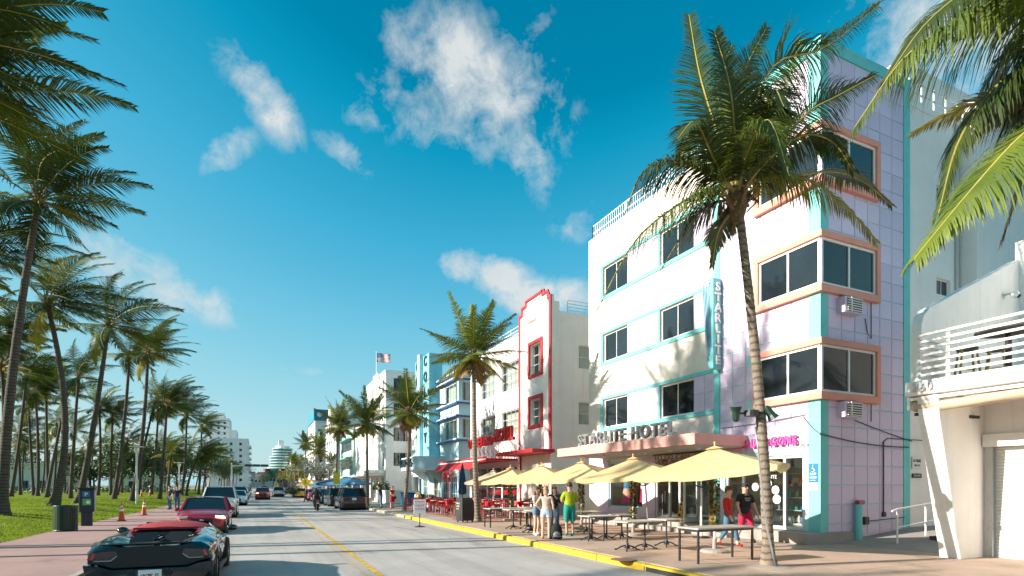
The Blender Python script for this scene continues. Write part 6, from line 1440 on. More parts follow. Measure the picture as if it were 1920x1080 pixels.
# ------------------------------------------------------------------ park side furniture
def lamp(px, py, topy, lab):
    p = lawn_at(px, py); d = p.x * SN + p.y * CS; h = atD(px, topy, d).z - p.z
    t = thing('lamp_post', lab, 'lamp post', p); b = MB(); b.tube([(0, 0, -.1), (0, 0, .3), (0, 0, h - .5)], [.1, .085, .07], 10); b.build('post', 'white_metal', t)
    b = MB(); b.lathe([(.07, h - .55), (.16, h - .5), (.2, h - .3), (.2, h - .12), (.1, h - .06), (.06, h)], 14); b.build('lamp_head', 'white_metal', t); b = MB(); b.lathe([(.62, h), (.64, h + .03), (.2, h + .08), (.02, h + .1)], 20); b.build('reflector_disc', 'white_metal', t); b = MB(); b.box(-.08, -.16, 1.6, .08, -.08, 2.0); b.build('service_box', 'white_metal', t)
lamp(256, 943, 838, 'white lamp post on the lawn behind the two cones'); lamp(336, 931, 868, 'white lamp post right of the lone lawn palm'); lamp(394, 922, 889, 'white lamp post behind the white pickup'); lamp(327, 924, 895, 'small far lamp post left of the second lamp post'); lamp(409, 920, 893, 'far white lamp post over the parked white cars'); lamp(417, 918, 896, 'furthest lamp post before the signal pole')
ps = thing('parking_meter', 'navy parking pay station with a blue P and green panel', 'pay station', G(163, 986, .11), R(8)); b = MB(); b.prism([(-.2, 0), (.2, 0), (.2, .62), (-.2, .62)], V3(0, 0, 0), EX, EZ, EY, -.14, .14); b.build('pedestal', 'meter_navy', ps, bevel=.02); b = MB(); b.prism([(-.27, .62), (.27, .62), (.27, 1.62), (-.27, 1.62)], V3(0, 0, 0), EX, EZ, EY, -.18, .18); b.build('cabinet', 'meter_navy', ps, bevel=.03); b = MB(); b.box(-.31, -.24, 1.62, .31, .24, 1.68); b.build('solar_hood', 'car_trim', ps, bevel=.015)
b = MB(); b.box(.272, -.15, .7, .30, .15, 1.55); b.build('side_panel', 'steel', ps); b = MB(); b.box(-.15, -.195, 1.28, .12, -.182, 1.52); b.build('blue_panel', 'sign_blue', ps); text('P', ps, V3(-.06, -.2, 1.32), '-Y', .16, 'sign_white', .006, .02, world=False); b = MB(); b.box(-.14, -.195, .92, .16, -.182, 1.2); b.build('green_panel', 'meter_green', ps); b = MB(); b.lathe([(.08, 0), (.08, .004)], 14); o = b.build('coin_mark', 'sign_white', ps); o.location = (.06, -.197, 1.05); o.rotation_euler = (PI / 2, 0, 0)
tb_ = thing('litter_bin', 'dark green slatted litter bin at the lawn edge', 'bin', G(123, 996, .11)); b = MB(); b.lathe([(.34, .03), (.355, .1), (.355, .92), (.33, .95), (.33, .2)], 24); b.build('liner', 'bin_green', tb_)
for k in range(30): a = 2 * PI * k / 30; b = MB(); U = V3(math.cos(a), math.sin(a), 0); b.frame(U * .37, V3(-math.sin(a), math.cos(a), 0), EZ, U, -.027, .027, .04, .98, 0, .012); b.build('slat', 'bin_green', tb_)
b = MB(); b.tube([(math.cos(a) * .385, math.sin(a) * .385, .99) for a in [2 * PI * k / 24 for k in range(25)]], .022, 6); b.tube([(math.cos(a) * .375, math.sin(a) * .375, .05) for a in [2 * PI * k / 24 for k in range(25)]], .022, 6); b.build('rim', 'bin_green', tb_)
def cone(p, lab, h=.9, s=1.):
    t = thing('traffic_cone', lab, 'traffic cone', p, .3); b = MB(); b.box(-.19, -.19, 0, .19, .19, .03); b.build('base', 'rubber', t, bevel=.01); R0 = .145
    rad = lambda z: R0 - (R0 - .03) * (z / h)
    b = MB(); b.lathe([(rad(0), .03), (rad(h), h), (.02, h)], 20); b.build('cone', 'orange_plastic', t, smooth=False)
    for z0, z1 in ((h * .55, h * .68), (h * .76, h * .86)): b = MB(); b.lathe([(rad(z0) + .004, z0), (rad(z1) + .004, z1)], 20); b.build('reflective_band', 'reflective', t)
cone(G(228, 977, .115), 'orange traffic cone on the path nearer the pay station'); cone(G(270, 966, .115), 'orange traffic cone on the path further from the pay station')
cone(lawn_at(265, 931), 'small far cone on the lawn left of the lone palm'); cone(lawn_at(281, 930), 'small far cone on the lawn beside the lone palm trunk')
# traffic signals over the street
def signal(y, xp, z, xs, lab, sign=None, red=False):
    t = thing('traffic_signal', lab, 'traffic signal', (xp, y, 0)); b = MB(); b.tube([(0, 0, 0), (0, 0, z + .5)], [.16, .11], 10); b.build('pole', 'white_metal', t); b = MB(); L_ = max(xs) - xp + .6; b.tube([(0, 0, z), (L_, 0, z + .15)], [.09, .05], 8); b.build('mast_arm', 'white_metal', t)
    for x in xs:
        b = MB(); b.box(x - xp - .55, -.16, z - .08, x - xp + .55, .1, z + .3); h = b.build('signal_head', 'black_iron', t, bevel=.02)
        for k in range(3): q = MB(); q.cyl((x - xp - .36 + .36 * k, -.2, z + .11), (x - xp - .36 + .36 * k, -.165, z + .11), .12, 12); q.build('lens', 'signal_red' if (red and k == 0) else 'glass_dark', h)
    if sign: b = MB(); b.box(sign[0] - xp, -.06, z - .15, sign[1] - xp, -.03, z + .4); q = b.build('street_sign', 'sign_green', t); text('8 ST', t, V3(sign[0] - xp + .25, -.07, z + .02), '-Y', .25, 'sign_white', .01, .01, world=False)
p = atY(434, 910, 96); signal(96, p.x, atY(470, 874, 96).z, [atY(x, 900, 96).x for x in (466, 481, 496)], 'signal mast with three dark heads nearest over the street')
signal(112, 16.0, atY(513, 882, 112).z, [atY(500, 900, 112).x, atY(529, 900, 112).x], 'signal arm with red lights and a green street sign', (atY(506, 900, 112).x, atY(522, 900, 112).x), True)
def crossing(px, py, dd, lab, col, h=2.2, s=.75):
    p = atD(px, 910, dd); p.z = SW if p.x > KX else 0; zc = atD(px, py, dd).z; t = thing('crossing_sign', lab, 'sign', p); b = MB(); b.cyl((0, 0, 0), (0, 0, zc + .3), .04, 8); b.build('post', 'steel', t)
    b = MB(); b.prism([(0, -s * .7), (s * .7, 0), (0, s * .7), (-s * .7, 0)] if dd > 60 else [(-s * .4, -s * .7), (s * .4, -s * .7), (s * .4, s * .7), (-s * .4, s * .7)], V3(0, -.06, zc - p.z), EX, EZ, -EY, -.01, .01); b.build('panel', col, t)
    if dd > 60: b = MB(); b.ball((.0, -.08, zc - p.z + .25), .07, 6); b.bar((0, -.08, zc - p.z + .18), (0, -.08, zc - p.z - .08), .1, .02); b.bar((0, -.08, zc - p.z - .08), (.14, -.08, zc - p.z - .3), .06, .02); b.bar((0, -.08, zc - p.z - .08), (-.14, -.08, zc - p.z - .3), .06, .02); b.build('walker_symbol', 'text_black', t)
crossing(573, 904, 78, 'yellow diamond pedestrian sign by the silver tree', 'sign_yellow', s=1.0); crossing(518, 909, 110, 'small lime pedestrian sign beyond the silver car', 'sign_yellow', s=.8); crossing(631, 897, 52, 'lime green sign plate on a pole before the blue umbrellas', 'sign_yellow', s=.75)
# patio further on: blue umbrellas, planters, banner
def far_umb(px, dd, zt, half, lab, mat, tilt=0., rot=-60): p = atD(px, 910, dd); p.z = ZP; umbrella(p, lab, mat, half, zt, zt - .55, rot, tilt, rim=.22)
far_umb(655, 58, 2.75, 2.3, 'large blue patio umbrella behind the parked cars', 'umbrella_blue'); far_umb(626, 62, 2.7, 1.9, 'dark navy patio umbrella left of the large blue one', 'umbrella_navy'); far_umb(612, 70, 2.6, 2.0, 'pale blue patio umbrella furthest left', 'umbrella_blue'); far_umb(585, 84, 2.6, 2.2, 'orange patio umbrella by the yellow car', 'umbrella_yellow')
pw = thing('planter_wall', 'low white patio wall in front of the white hotel', 'wall', (11.2, 56, ZP)); b = MB(); b.box(-.15, -3.4, 0, .15, 3.4, 1.25); b.box(.15, -3.4, 0, 3, -3.1, 1.25); b.build('wall', 'white_stucco', pw, bevel=.02); b = MB(); vs, fs = [], []
for k in range(1500): x, y, z = random.uniform(-.1, .3), random.uniform(-3.3, 3.3), 1.25 + abs(random.gauss(0, .25)); a = random.uniform(0, PI); o = len(vs); s_ = .14; vs += [(x, y, z), (x + s_ * math.cos(a), y + s_ * math.sin(a), z + .05), (x, y + .04, z + s_)]; fs.append((o, o + 1, o + 2))
b.add(vs, fs); b.build('planting', 'tree_leaf', pw)
bnr = thing('blue_counter', 'dark blue counter by the seated woman before the blue hotel', 'counter', atX(764, 910, 12.0)); bnr.location.z = ZP; b = MB(); b.box(-.35, -1.0, 0, .35, 1.0, 1.05); b.build('front', 'sign_blue', bnr, bevel=.02); b = MB(); b.box(-.42, -1.06, 1.05, .42, 1.06, 1.1); b.build('counter_top', 'umbrella_navy', bnr)
for k in range(5):
    p = V3(12.6 + .3 * (k % 2), 42.6 + 1.5 * k, ZP); t = thing('planter_box', 'dark blue planter box in the row before the blue hotel', 'planter', p, 0, 'planters before the blue hotel'); b = MB(); b.prism([(-.28, 0), (.28, 0), (.34, .7), (-.34, .7)], V3(0, 0, 0), EX, EZ, EY, -.34, .34); b.build('box', random.choice(['umbrella_navy', 'grey_stucco']), t); b = MB(); vs, fs = [], []
    for q in range(160): a = random.uniform(0, 6.28); r_ = random.uniform(0, .3); z = .7 + random.uniform(0, .35); o = len(vs); vs += [(r_ * math.cos(a), r_ * math.sin(a), .68), (r_ * math.cos(a) * 1.4 + .03, r_ * math.sin(a) * 1.4, z), (r_ * math.cos(a) * 1.3, r_ * math.sin(a) * 1.3 + .05, z - .05)]; fs.append((o, o + 1, o + 2))
    b.add(vs, fs); b.build('leaves', 'tree_leaf', t)
bp = thing('backpack', 'black backpack standing on the pavement beside the group', 'backpack', G(1043, 1011, ZP), R(-20)); b = MB(); rows = []
for z, w, d in ((0, .17, .10), (.04, .2, .13), (.25, .2, .13), (.4, .17, .11), (.5, .09, .06), (.53, .02, .02)): rows.append([(math.cos(a) * w, math.sin(a) * d, z) for a in [2 * PI * k / 14 for k in range(14)]])
b.grid(rows, True); b.add([p for p in rows[0]], [tuple(range(14))]); b.build('bag', 'cloth_black', bp, smooth=True); b = MB(); b.tube([(-.12, -.12, .08), (-.13, -.19, .1), (.13, -.19, .1), (.12, -.12, .08)], .02, 5); b.ball((0, -.13, .16), .11, 10, (1.1, .5, .9)); b.build('pocket', 'cloth_grey', bp, smooth=True); b = MB(); b.tube([(-.06, 0, .5), (-.04, 0, .58), (.04, 0, .58), (.06, 0, .5)], .012, 5); b.build('handle', 'cloth_black', bp)
# ================================================================== vehicles
WHEELS = {}
def wheel_mesh(r, w):
    k = (round(r, 3), w)
    if k not in WHEELS:
        b = MB(); n = 24; prof = [(r * .62, -w / 2), (r * .93, -w / 2), (r, -w * .36), (r, w * .36), (r * .93, w / 2), (r * .62, w / 2)]
        rows = [[(x, q * math.cos(2 * PI * j / n), q * math.sin(2 * PI * j / n)) for j in range(n)] for q, x in prof]; b.grid(rows, True); ty = b.mesh('tyre', 'rubber', True)
        b = MB()
        for sg in (-1, 1):
            b.cyl((sg * w * .30, 0, 0), (sg * w * .46, 0, 0), r * .16, 10)
            for j in range(10):
                a = 2 * PI * j / 10; U = V3(0, math.cos(a), math.sin(a)); T_ = V3(0, -math.sin(a), math.cos(a)); b.frame(V3(sg * w * .40, 0, 0), T_, U, EX, -r * .05, r * .05, r * .12, r * .6, -.012, .012)
        b.tube([(0, r * .61 * math.cos(a), r * .61 * math.sin(a)) for a in [2 * PI * j / n for j in range(n + 1)]], w * .42, 8); rm = b.mesh('rim', 'rim'); b = MB(); b.cyl((-w * .2, 0, 0), (w * .2, 0, 0), r * .55, 20); dk = b.mesh('brake_disc', 'dark_steel'); WHEELS[k] = (ty, rm, dk)
    return WHEELS[k]
def wheels(t, tr, ax, r, w=.22):
    for y in ax:
        for sx in (-1, 1): ty, rm, dk = wheel_mesh(r, w); o = link('wheel', ty, t, (sx * tr, y, r)); link('rim', rm, o); link('brake_disc', dk, o)
def lin(tbl, y):
    for (a, va), (c, vc) in zip(tbl, tbl[1:]):
        if y <= c: f = (y - a) / (c - a) if c > a else 0; f = max(0, min(1, f)); f = f * f * (3 - 2 * f) * .5 + f * .5; return va + (vc - va) * f
    return tbl[-1][1]
def car(label, loc, rz, paint, L=4.6, Wd=1.8, Hh=1.48, kind='sedan', lit=False, plate_front=False, group=None, name='parked_car', far=False, box=None):
    """nose points to -Y before rotation"""
    t = thing(name, label, 'car', loc, rz, group); hw = Wd / 2; hl = L / 2; r = .33 if kind == 'sedan' else .37
    ax = (-hl + .88, hl - .92) if kind != 'pickup' else (-hl + .95, hl - 1.25)
    belt = Hh * (.62 if kind == 'sedan' else .60)
    nose, hood, tail = (.50 * Hh, .60 * Hh, .64 * Hh) if kind == 'sedan' else (.55 * Hh, .60 * Hh, .60 * Hh)
    if kind == 'sedan': top = [(-hl, nose * .86), (-hl + .25, nose * 1.08), (-hl + 1.15, hood * 1.05), (-hl + 1.4, belt), (hl - 1.05, belt * 1.02), (hl - .85, tail * 1.08), (hl - .2, tail * 1.03), (hl, tail * .9)]
    else: top = [(-hl, nose * .9), (-hl + .2, nose * 1.06), (-hl + 1.05, hood * 1.05), (-hl + 1.3, belt), (hl - .2, belt * 1.03), (hl, belt * .96)]
    wid = [(-hl, hw * .72), (-hl + .18, hw * .88), (-hl + .6, hw * .97), (-hl + 1.3, hw), (hl - 1.0, hw), (hl - .4, hw * .96), (hl - .1, hw * .90), (hl, hw * .80)]
    low = [(-hl, .30), (-hl + .2, .2), (hl - .2, .22), (hl, .34)]
    n = 26 if far else 64; rows = []
    for i in range(n + 1):
        y = -hl + L * i / n; zt, w, zl = lin(top, y), lin(wid, y), lin(low, y)
        for a in ax:
            d = abs(y - a)
            if d < r + .06: zl = max(zl, r + math.sqrt((r + .06) ** 2 - d * d) - .0)
        zl = min(zl, zt - .12); zm = zl + (zt - zl) * .5
        half = [(0, zt + .035), (w * .5, zt + .025), (w * .82, zt - .01), (w * .95, zt - .06), (w * 1.0, zm + .08), (w * 1.0, zm - .06), (w * .985, zl + .03), (w * .95, zl)]
        rows.append([(-x, y, z) for x, z in half[::-1]] + [(x, y, z) for x, z in half[1:]])
    b = MB(); b.grid(rows); b.add(rows[0], [tuple(range(len(rows[0])))]); b.add(rows[-1], [tuple(reversed(range(len(rows[-1]))))]); b.build('body', paint, t, smooth=True)
    b = MB(); b.box(-hw * .9, -hl + .12, .16, hw * .9, hl - .12, .5); 
    for a in ax: b.cyl((-hw * .93, a, r), (hw * .93, a, r), r + .04, 20)
    b.build('underbody', 'car_trim', t)
    # cabin: base ring and roof ring
    zb = belt - .05; zr = Hh - .03
    if kind == 'sedan': f0, f1, r1, r0 = -hl + 1.32, -hl + 2.0, hl - 1.55, hl - .78
    elif kind == 'pickup': f0, f1, r1, r0 = -hl + 1.5, -hl + 2.15, hl - 2.2, hl - 1.9
    else: f0, f1, r1, r0 = -hl + 1.15, -hl + 1.75, hl - .45, hl - .12
    wb, wr = hw * .93, hw * .74
    b = MB(); rr_ = []
    for i in range(9):
        y = f1 + (r1 - f1) * i / 8; hmp = .05 * math.sin(PI * i / 8); rr_.append([(x * wr, y, zr - .035 * abs(x) ** 3 + hmp * .6 - .015) for x in (-1, -.6, 0, .6, 1)])
    b.grid(rr_); b.build('roof', 'car_trim' if kind == 'suvdark' else paint, t, smooth=True)
    def pane(name, q, mat='glass_car', inset=.0):
        m = MB(); m.add([Vector(x) for x in q], [(0, 1, 2, 3)]); return m.build(name, mat, t)
    A = lambda s: V3(s * wb, f0, zb); B_ = lambda s: V3(s * wr, f1, zr - .05); C_ = lambda s: V3(s * wr, r1, zr - .05); D_ = lambda s: V3(s * wb, r0, zb)
    pane('windscreen', [A(-1), A(1), B_(1), B_(-1)]); pane('rear_window', [D_(1), D_(-1), C_(-1), C_(1)])
    for s in (-1, 1):
        m1 = A(s).lerp(D_(s), .5); m2 = B_(s).lerp(C_(s), .45)
        pane('side_window', [A(s), m1, m2, B_(s)]); pane('side_window', [m1, D_(s), C_(s), m2])
        b = MB()
        for p, q, w in ((A(s), B_(s), .07), (m1, m2, .06), (D_(s), C_(s), .11)): b.bar(p + V3(s * .012, 0, 0), q + V3(s * .012, 0, 0), w, .03)
        b.bar(B_(s) + V3(s * .01, 0, .02), C_(s) + V3(s * .01, 0, .02), .06, .04); b.build('pillar', paint, t)
        b = MB(); b.ball((s * (hw + .10), f0 + .32, zb + .08), .11, 8, (1, .55, .75)); b.bar((s * hw * .93, f0 + .32, zb + .03), (s * (hw + .05), f0 + .32, zb + .05), .05); b.build('mirror', paint if kind != 'suvdark' else 'car_trim', t, smooth=True)
        b = MB(); 
        for yy in (-.25, .75): b.box(s * hw * 1.0 - .01, yy, belt - .22, s * hw * 1.0 + .03, yy + .2, belt - .18)
        b.build('door_handle', 'rim', t)
        lampm = 'headlamp_lit' if (lit and s == lit) else 'lamp_clear'
        zf = nose * .98
        b = MB(); b.prism([(0, .02), (.06, .12), (.36, .15), (.32, .05)], V3(s * hw * .90, -hl + .10, zf - .12), V3(-s, -.16, 0).normalized(), EZ, V3(-s * .16, -1, 0).normalized() * 1, -.06, .035); hlm = b.build('headlight', lampm, t, bevel=.01)
        b = MB(); zt_ = tail if kind == 'sedan' else belt
        if kind == 'sedan': b.box(s * hw * .86 - .22 * (s > 0) , hl - .16, zt_ - .20, s * hw * .86 + .22 * (s < 0), hl - .005, zt_ - .04)
        else: b.box(s * hw * .88 - .10 * (s > 0), hl - .18, zb - .36, s * hw * .88 + .10 * (s < 0), hl - .0, zb + .0)
        b.build('taillight', 'lamp_red', t, bevel=.015)
    b = MB(); b.box(-hw * .42, -hl - .02, .42, hw * .42, -hl + .06, nose * .86); b.build('grille', 'car_trim', t, bevel=.02)
    b = MB(); b.box(-hw * .55, -hl - .025, .24, hw * .55, -hl + .08, .36); b.build('front_intake', 'car_trim', t, bevel=.02); b = MB(); b.ball((0, -hl - .03, nose * .76), .06, 10, (1.2, .3, 1)); b.build('badge', 'rim', t)
    b = MB(); b.box(-.16, hl - .005, zb - .22 if kind != 'sedan' else .62, .16, hl + .015, zb - .05 if kind != 'sedan' else .76); b.build('number_plate', 'plate', t)
    b = MB(); b.box(-hw * .82, hl - .10, .28, hw * .82, hl + .03, .52); b.build('rear_bumper', 'car_trim' if kind != 'sedan' else paint, t, bevel=.03)
    if kind == 'pickup': b = MB(); b.box(-hw * .93, -hl + .02, .36, hw * .93, -hl + .06, .5); b.build('bumper', 'rim', t, bevel=.015)
    wheels(t, hw - .12, ax, r)
    if kind in ('suv', 'suvdark'):
        for s in (-1, 1): b = MB(); b.tube([(s * wr * .95, f1 + .3, zr), (s * wr * .95, f1 + .4, zr + .06), (s * wr * .95, r1 - .3, zr + .06), (s * wr * .95, r1 - .2, zr)], .018, 6); b.build('roof_rail', 'dark_steel', t)
    return t
def on_road(px, py, **k): return G(px, py, 0)
# left kerb, facing the camera
car('maroon sedan with one headlight lit, parked behind the black sports car', (-1.92, 26.4, 0), 0, 'car_maroon', 4.6, 1.8, 1.46, 'sedan', lit=1)
car('white pickup parked behind the maroon sedan', (-2.05, 38.6, 0), 0, 'car_white', 5.4, 1.95, 1.86, 'pickup')
car('white sedan parked behind the white pickup', (-1.75, 60, 0), 0, 'car_white', 4.6, 1.8, 1.45, 'sedan'); car('black topped suv in the left parked row', (-2.0, 69, 0), 0, 'car_black', 4.8, 1.9, 1.8, 'suv'); car('white suv parked behind the black one on the left', (-1.9, 79, 0), 0, 'car_white', 4.6, 1.85, 1.7, 'suv')
car('silver sedan far down the left kerb', (-1.9, 90, 0), 0, 'car_silver', 4.5, 1.8, 1.45, 'sedan', far=True); car('white car near the end of the left row', (-1.9, 104, 0), 0, 'car_white', 4.5, 1.8, 1.5, 'sedan', far=True); car('dark car at the end of the left row', (-1.9, 118, 0), 0, 'car_black', 4.6, 1.8, 1.6, 'suv', far=True)
# traffic
car('red suv driving towards the camera in the middle distance', (.68, 82.2, 0), 0, 'car_red', 4.5, 1.85, 1.68, 'suv', lit=-1, name='moving_car'); car('silver suv seen from behind, driving away', (3.2, 100, 0), PI, 'car_silver', 4.5, 1.85, 1.7, 'suv', name='moving_car'); car('white van far down the street behind the silver suv', (1.6, 150, 0), 0, 'car_white', 4.8, 1.9, 1.9, 'suv', name='moving_car', far=True)
car('grey car waiting at the far crossing', (6.4, 122, 0), PI / 2, 'car_slate', 4.5, 1.8, 1.5, 'sedan', name='moving_car', far=True)
# right kerb, tails to the camera
car('black suv parked at the right kerb, nearest of its row', (6.72, 45.6, 0), PI, 'car_navy', 4.75, 1.95, 1.75, 'suvdark'); car('dark suv parked in front of the nearest black suv on the right', (6.65, 53.2, 0), PI, 'car_slate', 4.7, 1.9, 1.72, 'suvdark'); car('slate blue car third in the right parked row', (6.6, 60.5, 0), PI, 'car_slate', 4.5, 1.82, 1.5, 'sedan'); car('silver hatchback fourth in the right parked row', (6.55, 67.5, 0), PI, 'car_silver', 4.2, 1.8, 1.55, 'suv'); car('pink car fifth in the right parked row', (6.55, 74.5, 0), PI, 'car_pink', 4.2, 1.8, 1.5, 'sedan'); car('yellow taxi at the right kerb before the crossing', (6.3, 92, 0), PI, 'car_yellow', 4.7, 1.85, 1.5, 'sedan')

# ---------------------------------------------------------------- black sports car with red soft top (tail towards the camera)
LB = thing('sports_car', 'black low sports car with a red soft top in the near left foreground', 'car', (-1.60, 13.45, 0), R(-1.5))
hl, hw = 2.23, .96
# local: tail at -Y
top = [(-hl, .80), (-hl + .10, .885), (-hl + .5, .915), (-hl + 1.0, .93), (-hl + 1.45, .90), (-.2, .84), (.6, .80), (1.2, .74), (1.8, .62), (hl, .42)]
wid = [(-hl, .88), (-hl + .12, .93), (-hl + .6, .97), (-hl + 1.2, .95), (-.3, .90), (.7, .92), (1.5, .90), (hl - .1, .74), (hl, .6)]
low = [(-hl, .60), (-hl + .06, .58), (-hl + .3, .16), (hl - .5, .14), (hl, .22)]
axl = (-hl + .78, hl - 1.0); rw = .345; rows = []
N_ = 90
for i in range(N_ + 1):
    y = -hl + 2 * hl * i / N_; zt, w, zl = lin(top, y), lin(wid, y), lin(low, y)
    for a in axl:
        d = abs(y - a)
        if d < rw + .05: zl = max(zl, rw + math.sqrt((rw + .05) ** 2 - d * d))
    hump = .055 * math.exp(-((y - axl[0]) / .5) ** 2) + .07 * math.exp(-((y - axl[1]) / .45) ** 2)
    dip = .05 if y < .3 else .02
    zl = min(zl, zt - .06); zm = zl + (zt - zl) * .55
    half = [(0, zt - dip), (w * .40, zt - dip + .01), (w * .60, zt + .015 + hump * .5), (w * .80, zt + .0 + hump), (w * .93, zt - .06 + hump * .6), (w, zm + .05), (w * .99, zm - .06), (w * .965, zl + .02), (w * .93, zl)]
    rows.append([(-x, y, z) for x, z in half[::-1]] + [(x, y, z) for x, z in half[1:]])
b = MB(); b.grid(rows); b.add(rows[-1], [tuple(reversed(range(len(rows[-1]))))]); b.build('body', 'car_black', LB, smooth=True)
b = MB(); b.box(-.84, -hl + .25, .13, .84, hl - .3, .5)
for a in axl: b.cyl((-.86, a, rw), (.86, a, rw), rw + .045, 24)
b.build('underbody', 'car_trim', LB)
# rear fascia
b = MB(); fas = [(-.90, .60), (-.88, .70), (-.82, .80), (-.6, .845), (0, .855), (.6, .845), (.82, .80), (.88, .70), (.90, .60), (.70, .56), (.55, .50), (-.55, .50), (-.70, .56)]
b.prism(fas, V3(0, -hl + .02, 0), EX, EZ, -EY, -.05, .02); b.build('rear_fascia', 'car_trim', LB, bevel=.01)
b = MB(); b.prism([(-.92, .40), (-.95, .58), (-.72, .545), (-.56, .485), (.56, .485), (.72, .545), (.95, .58), (.92, .40), (.8, .30), (-.8, .30)], V3(0, -hl - .02, 0), EX, EZ, -EY, -.22, .04); b.build('rear_bumper', 'car_black', LB, bevel=.02)
b = MB(); b.prism([(-.62, .30), (.62, .30), (.5, .14), (-.5, .14)], V3(0, -hl + .02, 0), EX, EZ, -EY, -.3, .02)
for k in range(7): x = -.42 + .14 * k; b.box(x - .012, -hl - .06, .12, x + .012, -hl + .2, .30)
b.build('diffuser', 'car_trim', LB)
for s in (-1, 1):
    b = MB(); b.prism([(s * .90, .66), (s * .85, .78), (s * .50, .80), (s * .46, .70), (s * .55, .62), (s * .74, .62)], V3(0, -hl - .0, 0), EX, EZ, -EY, -.02, .012); q = b.build('light_housing', 'glass_dark', LB, bevel=.006)
    b = MB(); b.prism([(s * .865, .665), (s * .825, .765), (s * .785, .765), (s * .80, .70), (s * .83, .66)], V3(0, -hl - .013, 0), EX, EZ, -EY, -.004, .006); b.build('taillight', 'lamp_red', q)
    b = MB(); b.bar((s * .80, -hl - .02, .635), (s * .57, -hl - .02, .635), .012); b.bar((s * .57, -hl - .02, .635), (s * .48, -hl - .02, .71), .012); b.build('light_trim', 'rim', q)
    b = MB(); b.cyl((s * .26, -hl - .06, .40), (s * .26, -hl + .1, .40), .075, 18); b.build('exhaust', 'dark_steel', LB); b = MB(); b.cyl((s * .26, -hl - .064, .40), (s * .26, -hl - .061, .40), .055, 18); b.build('exhaust_bore', 'rubber', LB)
    b = MB(); b.prism([(0, 0), (.06, .10), (.05, .02)], V3(s * .95, -hl + .2, .46), V3(0, 1, 0), EZ, V3(s, 0, 0), -.01, .01); b.build('side_reflector', 'lamp_red', LB)
    # buttress beside the engine cover
    b = MB(); P = [(s * .50, .42, 1.08), (s * .66, .38, 1.02), (s * .82, .0, .93), (s * .86, -.7, .95), (s * .80, -1.25, .955), (s * .55, -1.35, .935), (s * .44, -.75, .98), (s * .46, -.1, 1.04)]
    cc = V3(s * .64, -.5, 1.035); b.add([cc] + [V3(*p) for p in P], [(0, 1 + k, 1 + (k + 1) % 8) if s > 0 else (0, 1 + (k + 1) % 8, 1 + k) for k in range(8)]); Q = [V3(p[0], p[1], .80) for p in P]; b.add([V3(*p) for p in P] + Q, [(k, (k + 1) % 8, 8 + (k + 1) % 8, 8 + k) for k in range(8)]); b.build('buttress', 'car_black', LB, smooth=False, bevel=.02)
    b = MB(); b.add([V3(s * .86, 1.05, .80), V3(s * .86, .1, .84), V3(s * .64, .25, 1.07), V3(s * .62, .55, 1.08)], [(0, 1, 2, 3)]); b.build('side_window', 'glass_car', LB)
    b = MB(); b.bar((s * .88, .95, .82), (s * 1.02, .92, .90), .04); b.ball((s * 1.06, .90, .93), .12, 10, (1, .6, .62)); b.build('mirror', 'car_black', LB, smooth=True)
    b = MB(); b.prism([(-1.0, .18), (1.05, .18), (.95, .26), (-.85, .30)], V3(s * .93, 0, 0), EY, EZ, V3(s, 0, 0), -.03, .015); b.build('side_skirt', 'car_trim', LB)
    b = MB(); b.prism([(-.95, .72), (-.25, .50), (-.35, .42), (-.8, .45)], V3(s * .925, 0, 0), EY, EZ, V3(s, 0, 0), -.02, .012); b.build('side_intake', 'rubber', LB)
# soft top and rear glass
b = MB(); rows = []
for i in range(13):
    f = i / 12; y = -.62 + 1.45 * f; z = .99 + .165 * math.sin(PI * min(1, .18 + f * .62)) ** .9; w = .60 + .07 * math.sin(PI * f)
    rows.append([(x * w, y + .10 * abs(x) ** 2 * (f < .3) * -1, z - .11 * abs(x) ** 2.6) for x in (-1, -.85, -.6, -.3, 0, .3, .6, .85, 1)])
b.grid(rows); b.build('soft_top', 'soft_top', LB, smooth=True)
for s in (-1, 1): b = MB(); b.add([V3(s * .60, -.72, .87), V3(s * .60, -.70, .905), V3(s * .66, .1, 1.02), V3(s * .80, .15, .86)], [(0, 1, 2, 3)]); b.bar((s * .62, -.68, .90), (s * .78, -.95, .90), .05); b.build('roof_corner', 'soft_top', LB)
b = MB(); b.add([V3(-.50, -.82, .93), V3(.50, -.82, .93), V3(.47, -.60, 1.045), V3(-.47, -.60, 1.045)], [(0, 1, 2, 3)]); b.build('rear_window', 'glass_car', LB)
b = MB(); b.bar((-.56, -.66, 1.055), (.56, -.66, 1.055), .05, .04); b.bar((-.56, -.66, 1.04), (-.60, -.95, .93), .05, .04); b.bar((.56, -.66, 1.04), (.60, -.95, .93), .05, .04); b.build('rear_window_surround', 'soft_top', LB)
b = MB(); b.add([V3(-.62, .95, .83), V3(.62, .95, .83), V3(.55, .75, 1.1), V3(-.55, .75, 1.1)], [(3, 2, 1, 0)]); b.add([V3(-.8, 1.35, .78), V3(.8, 1.35, .78), V3(.6, .8, 1.1), V3(-.6, .8, 1.1)], [(0, 1, 2, 3)]); b.build('windscreen', 'glass_car', LB)
for k in range(5):
    for s in (-1, 1): b = MB(); y = -1.0 - .15 * k; z = .965 - .018 * k; U = V3(1, -.12 * s, 0).normalized(); b.frame(V3(s * .26, y, z), U, V3(0, .75, .55).normalized(), U.cross(V3(0, .75, .55).normalized()), -.17, .17, -.055, .055, -.008, .008); b.build('engine_louvre', 'car_trim', LB)
b = MB(); b.box(-.05, -1.75, .90, .05, -.95, .955); b.build('engine_spine', 'car_black', LB, bevel=.02); b = MB(); b.box(-.46, -1.75, .84, .46, -.9, .875); b.build('engine_bay', 'rubber', LB)
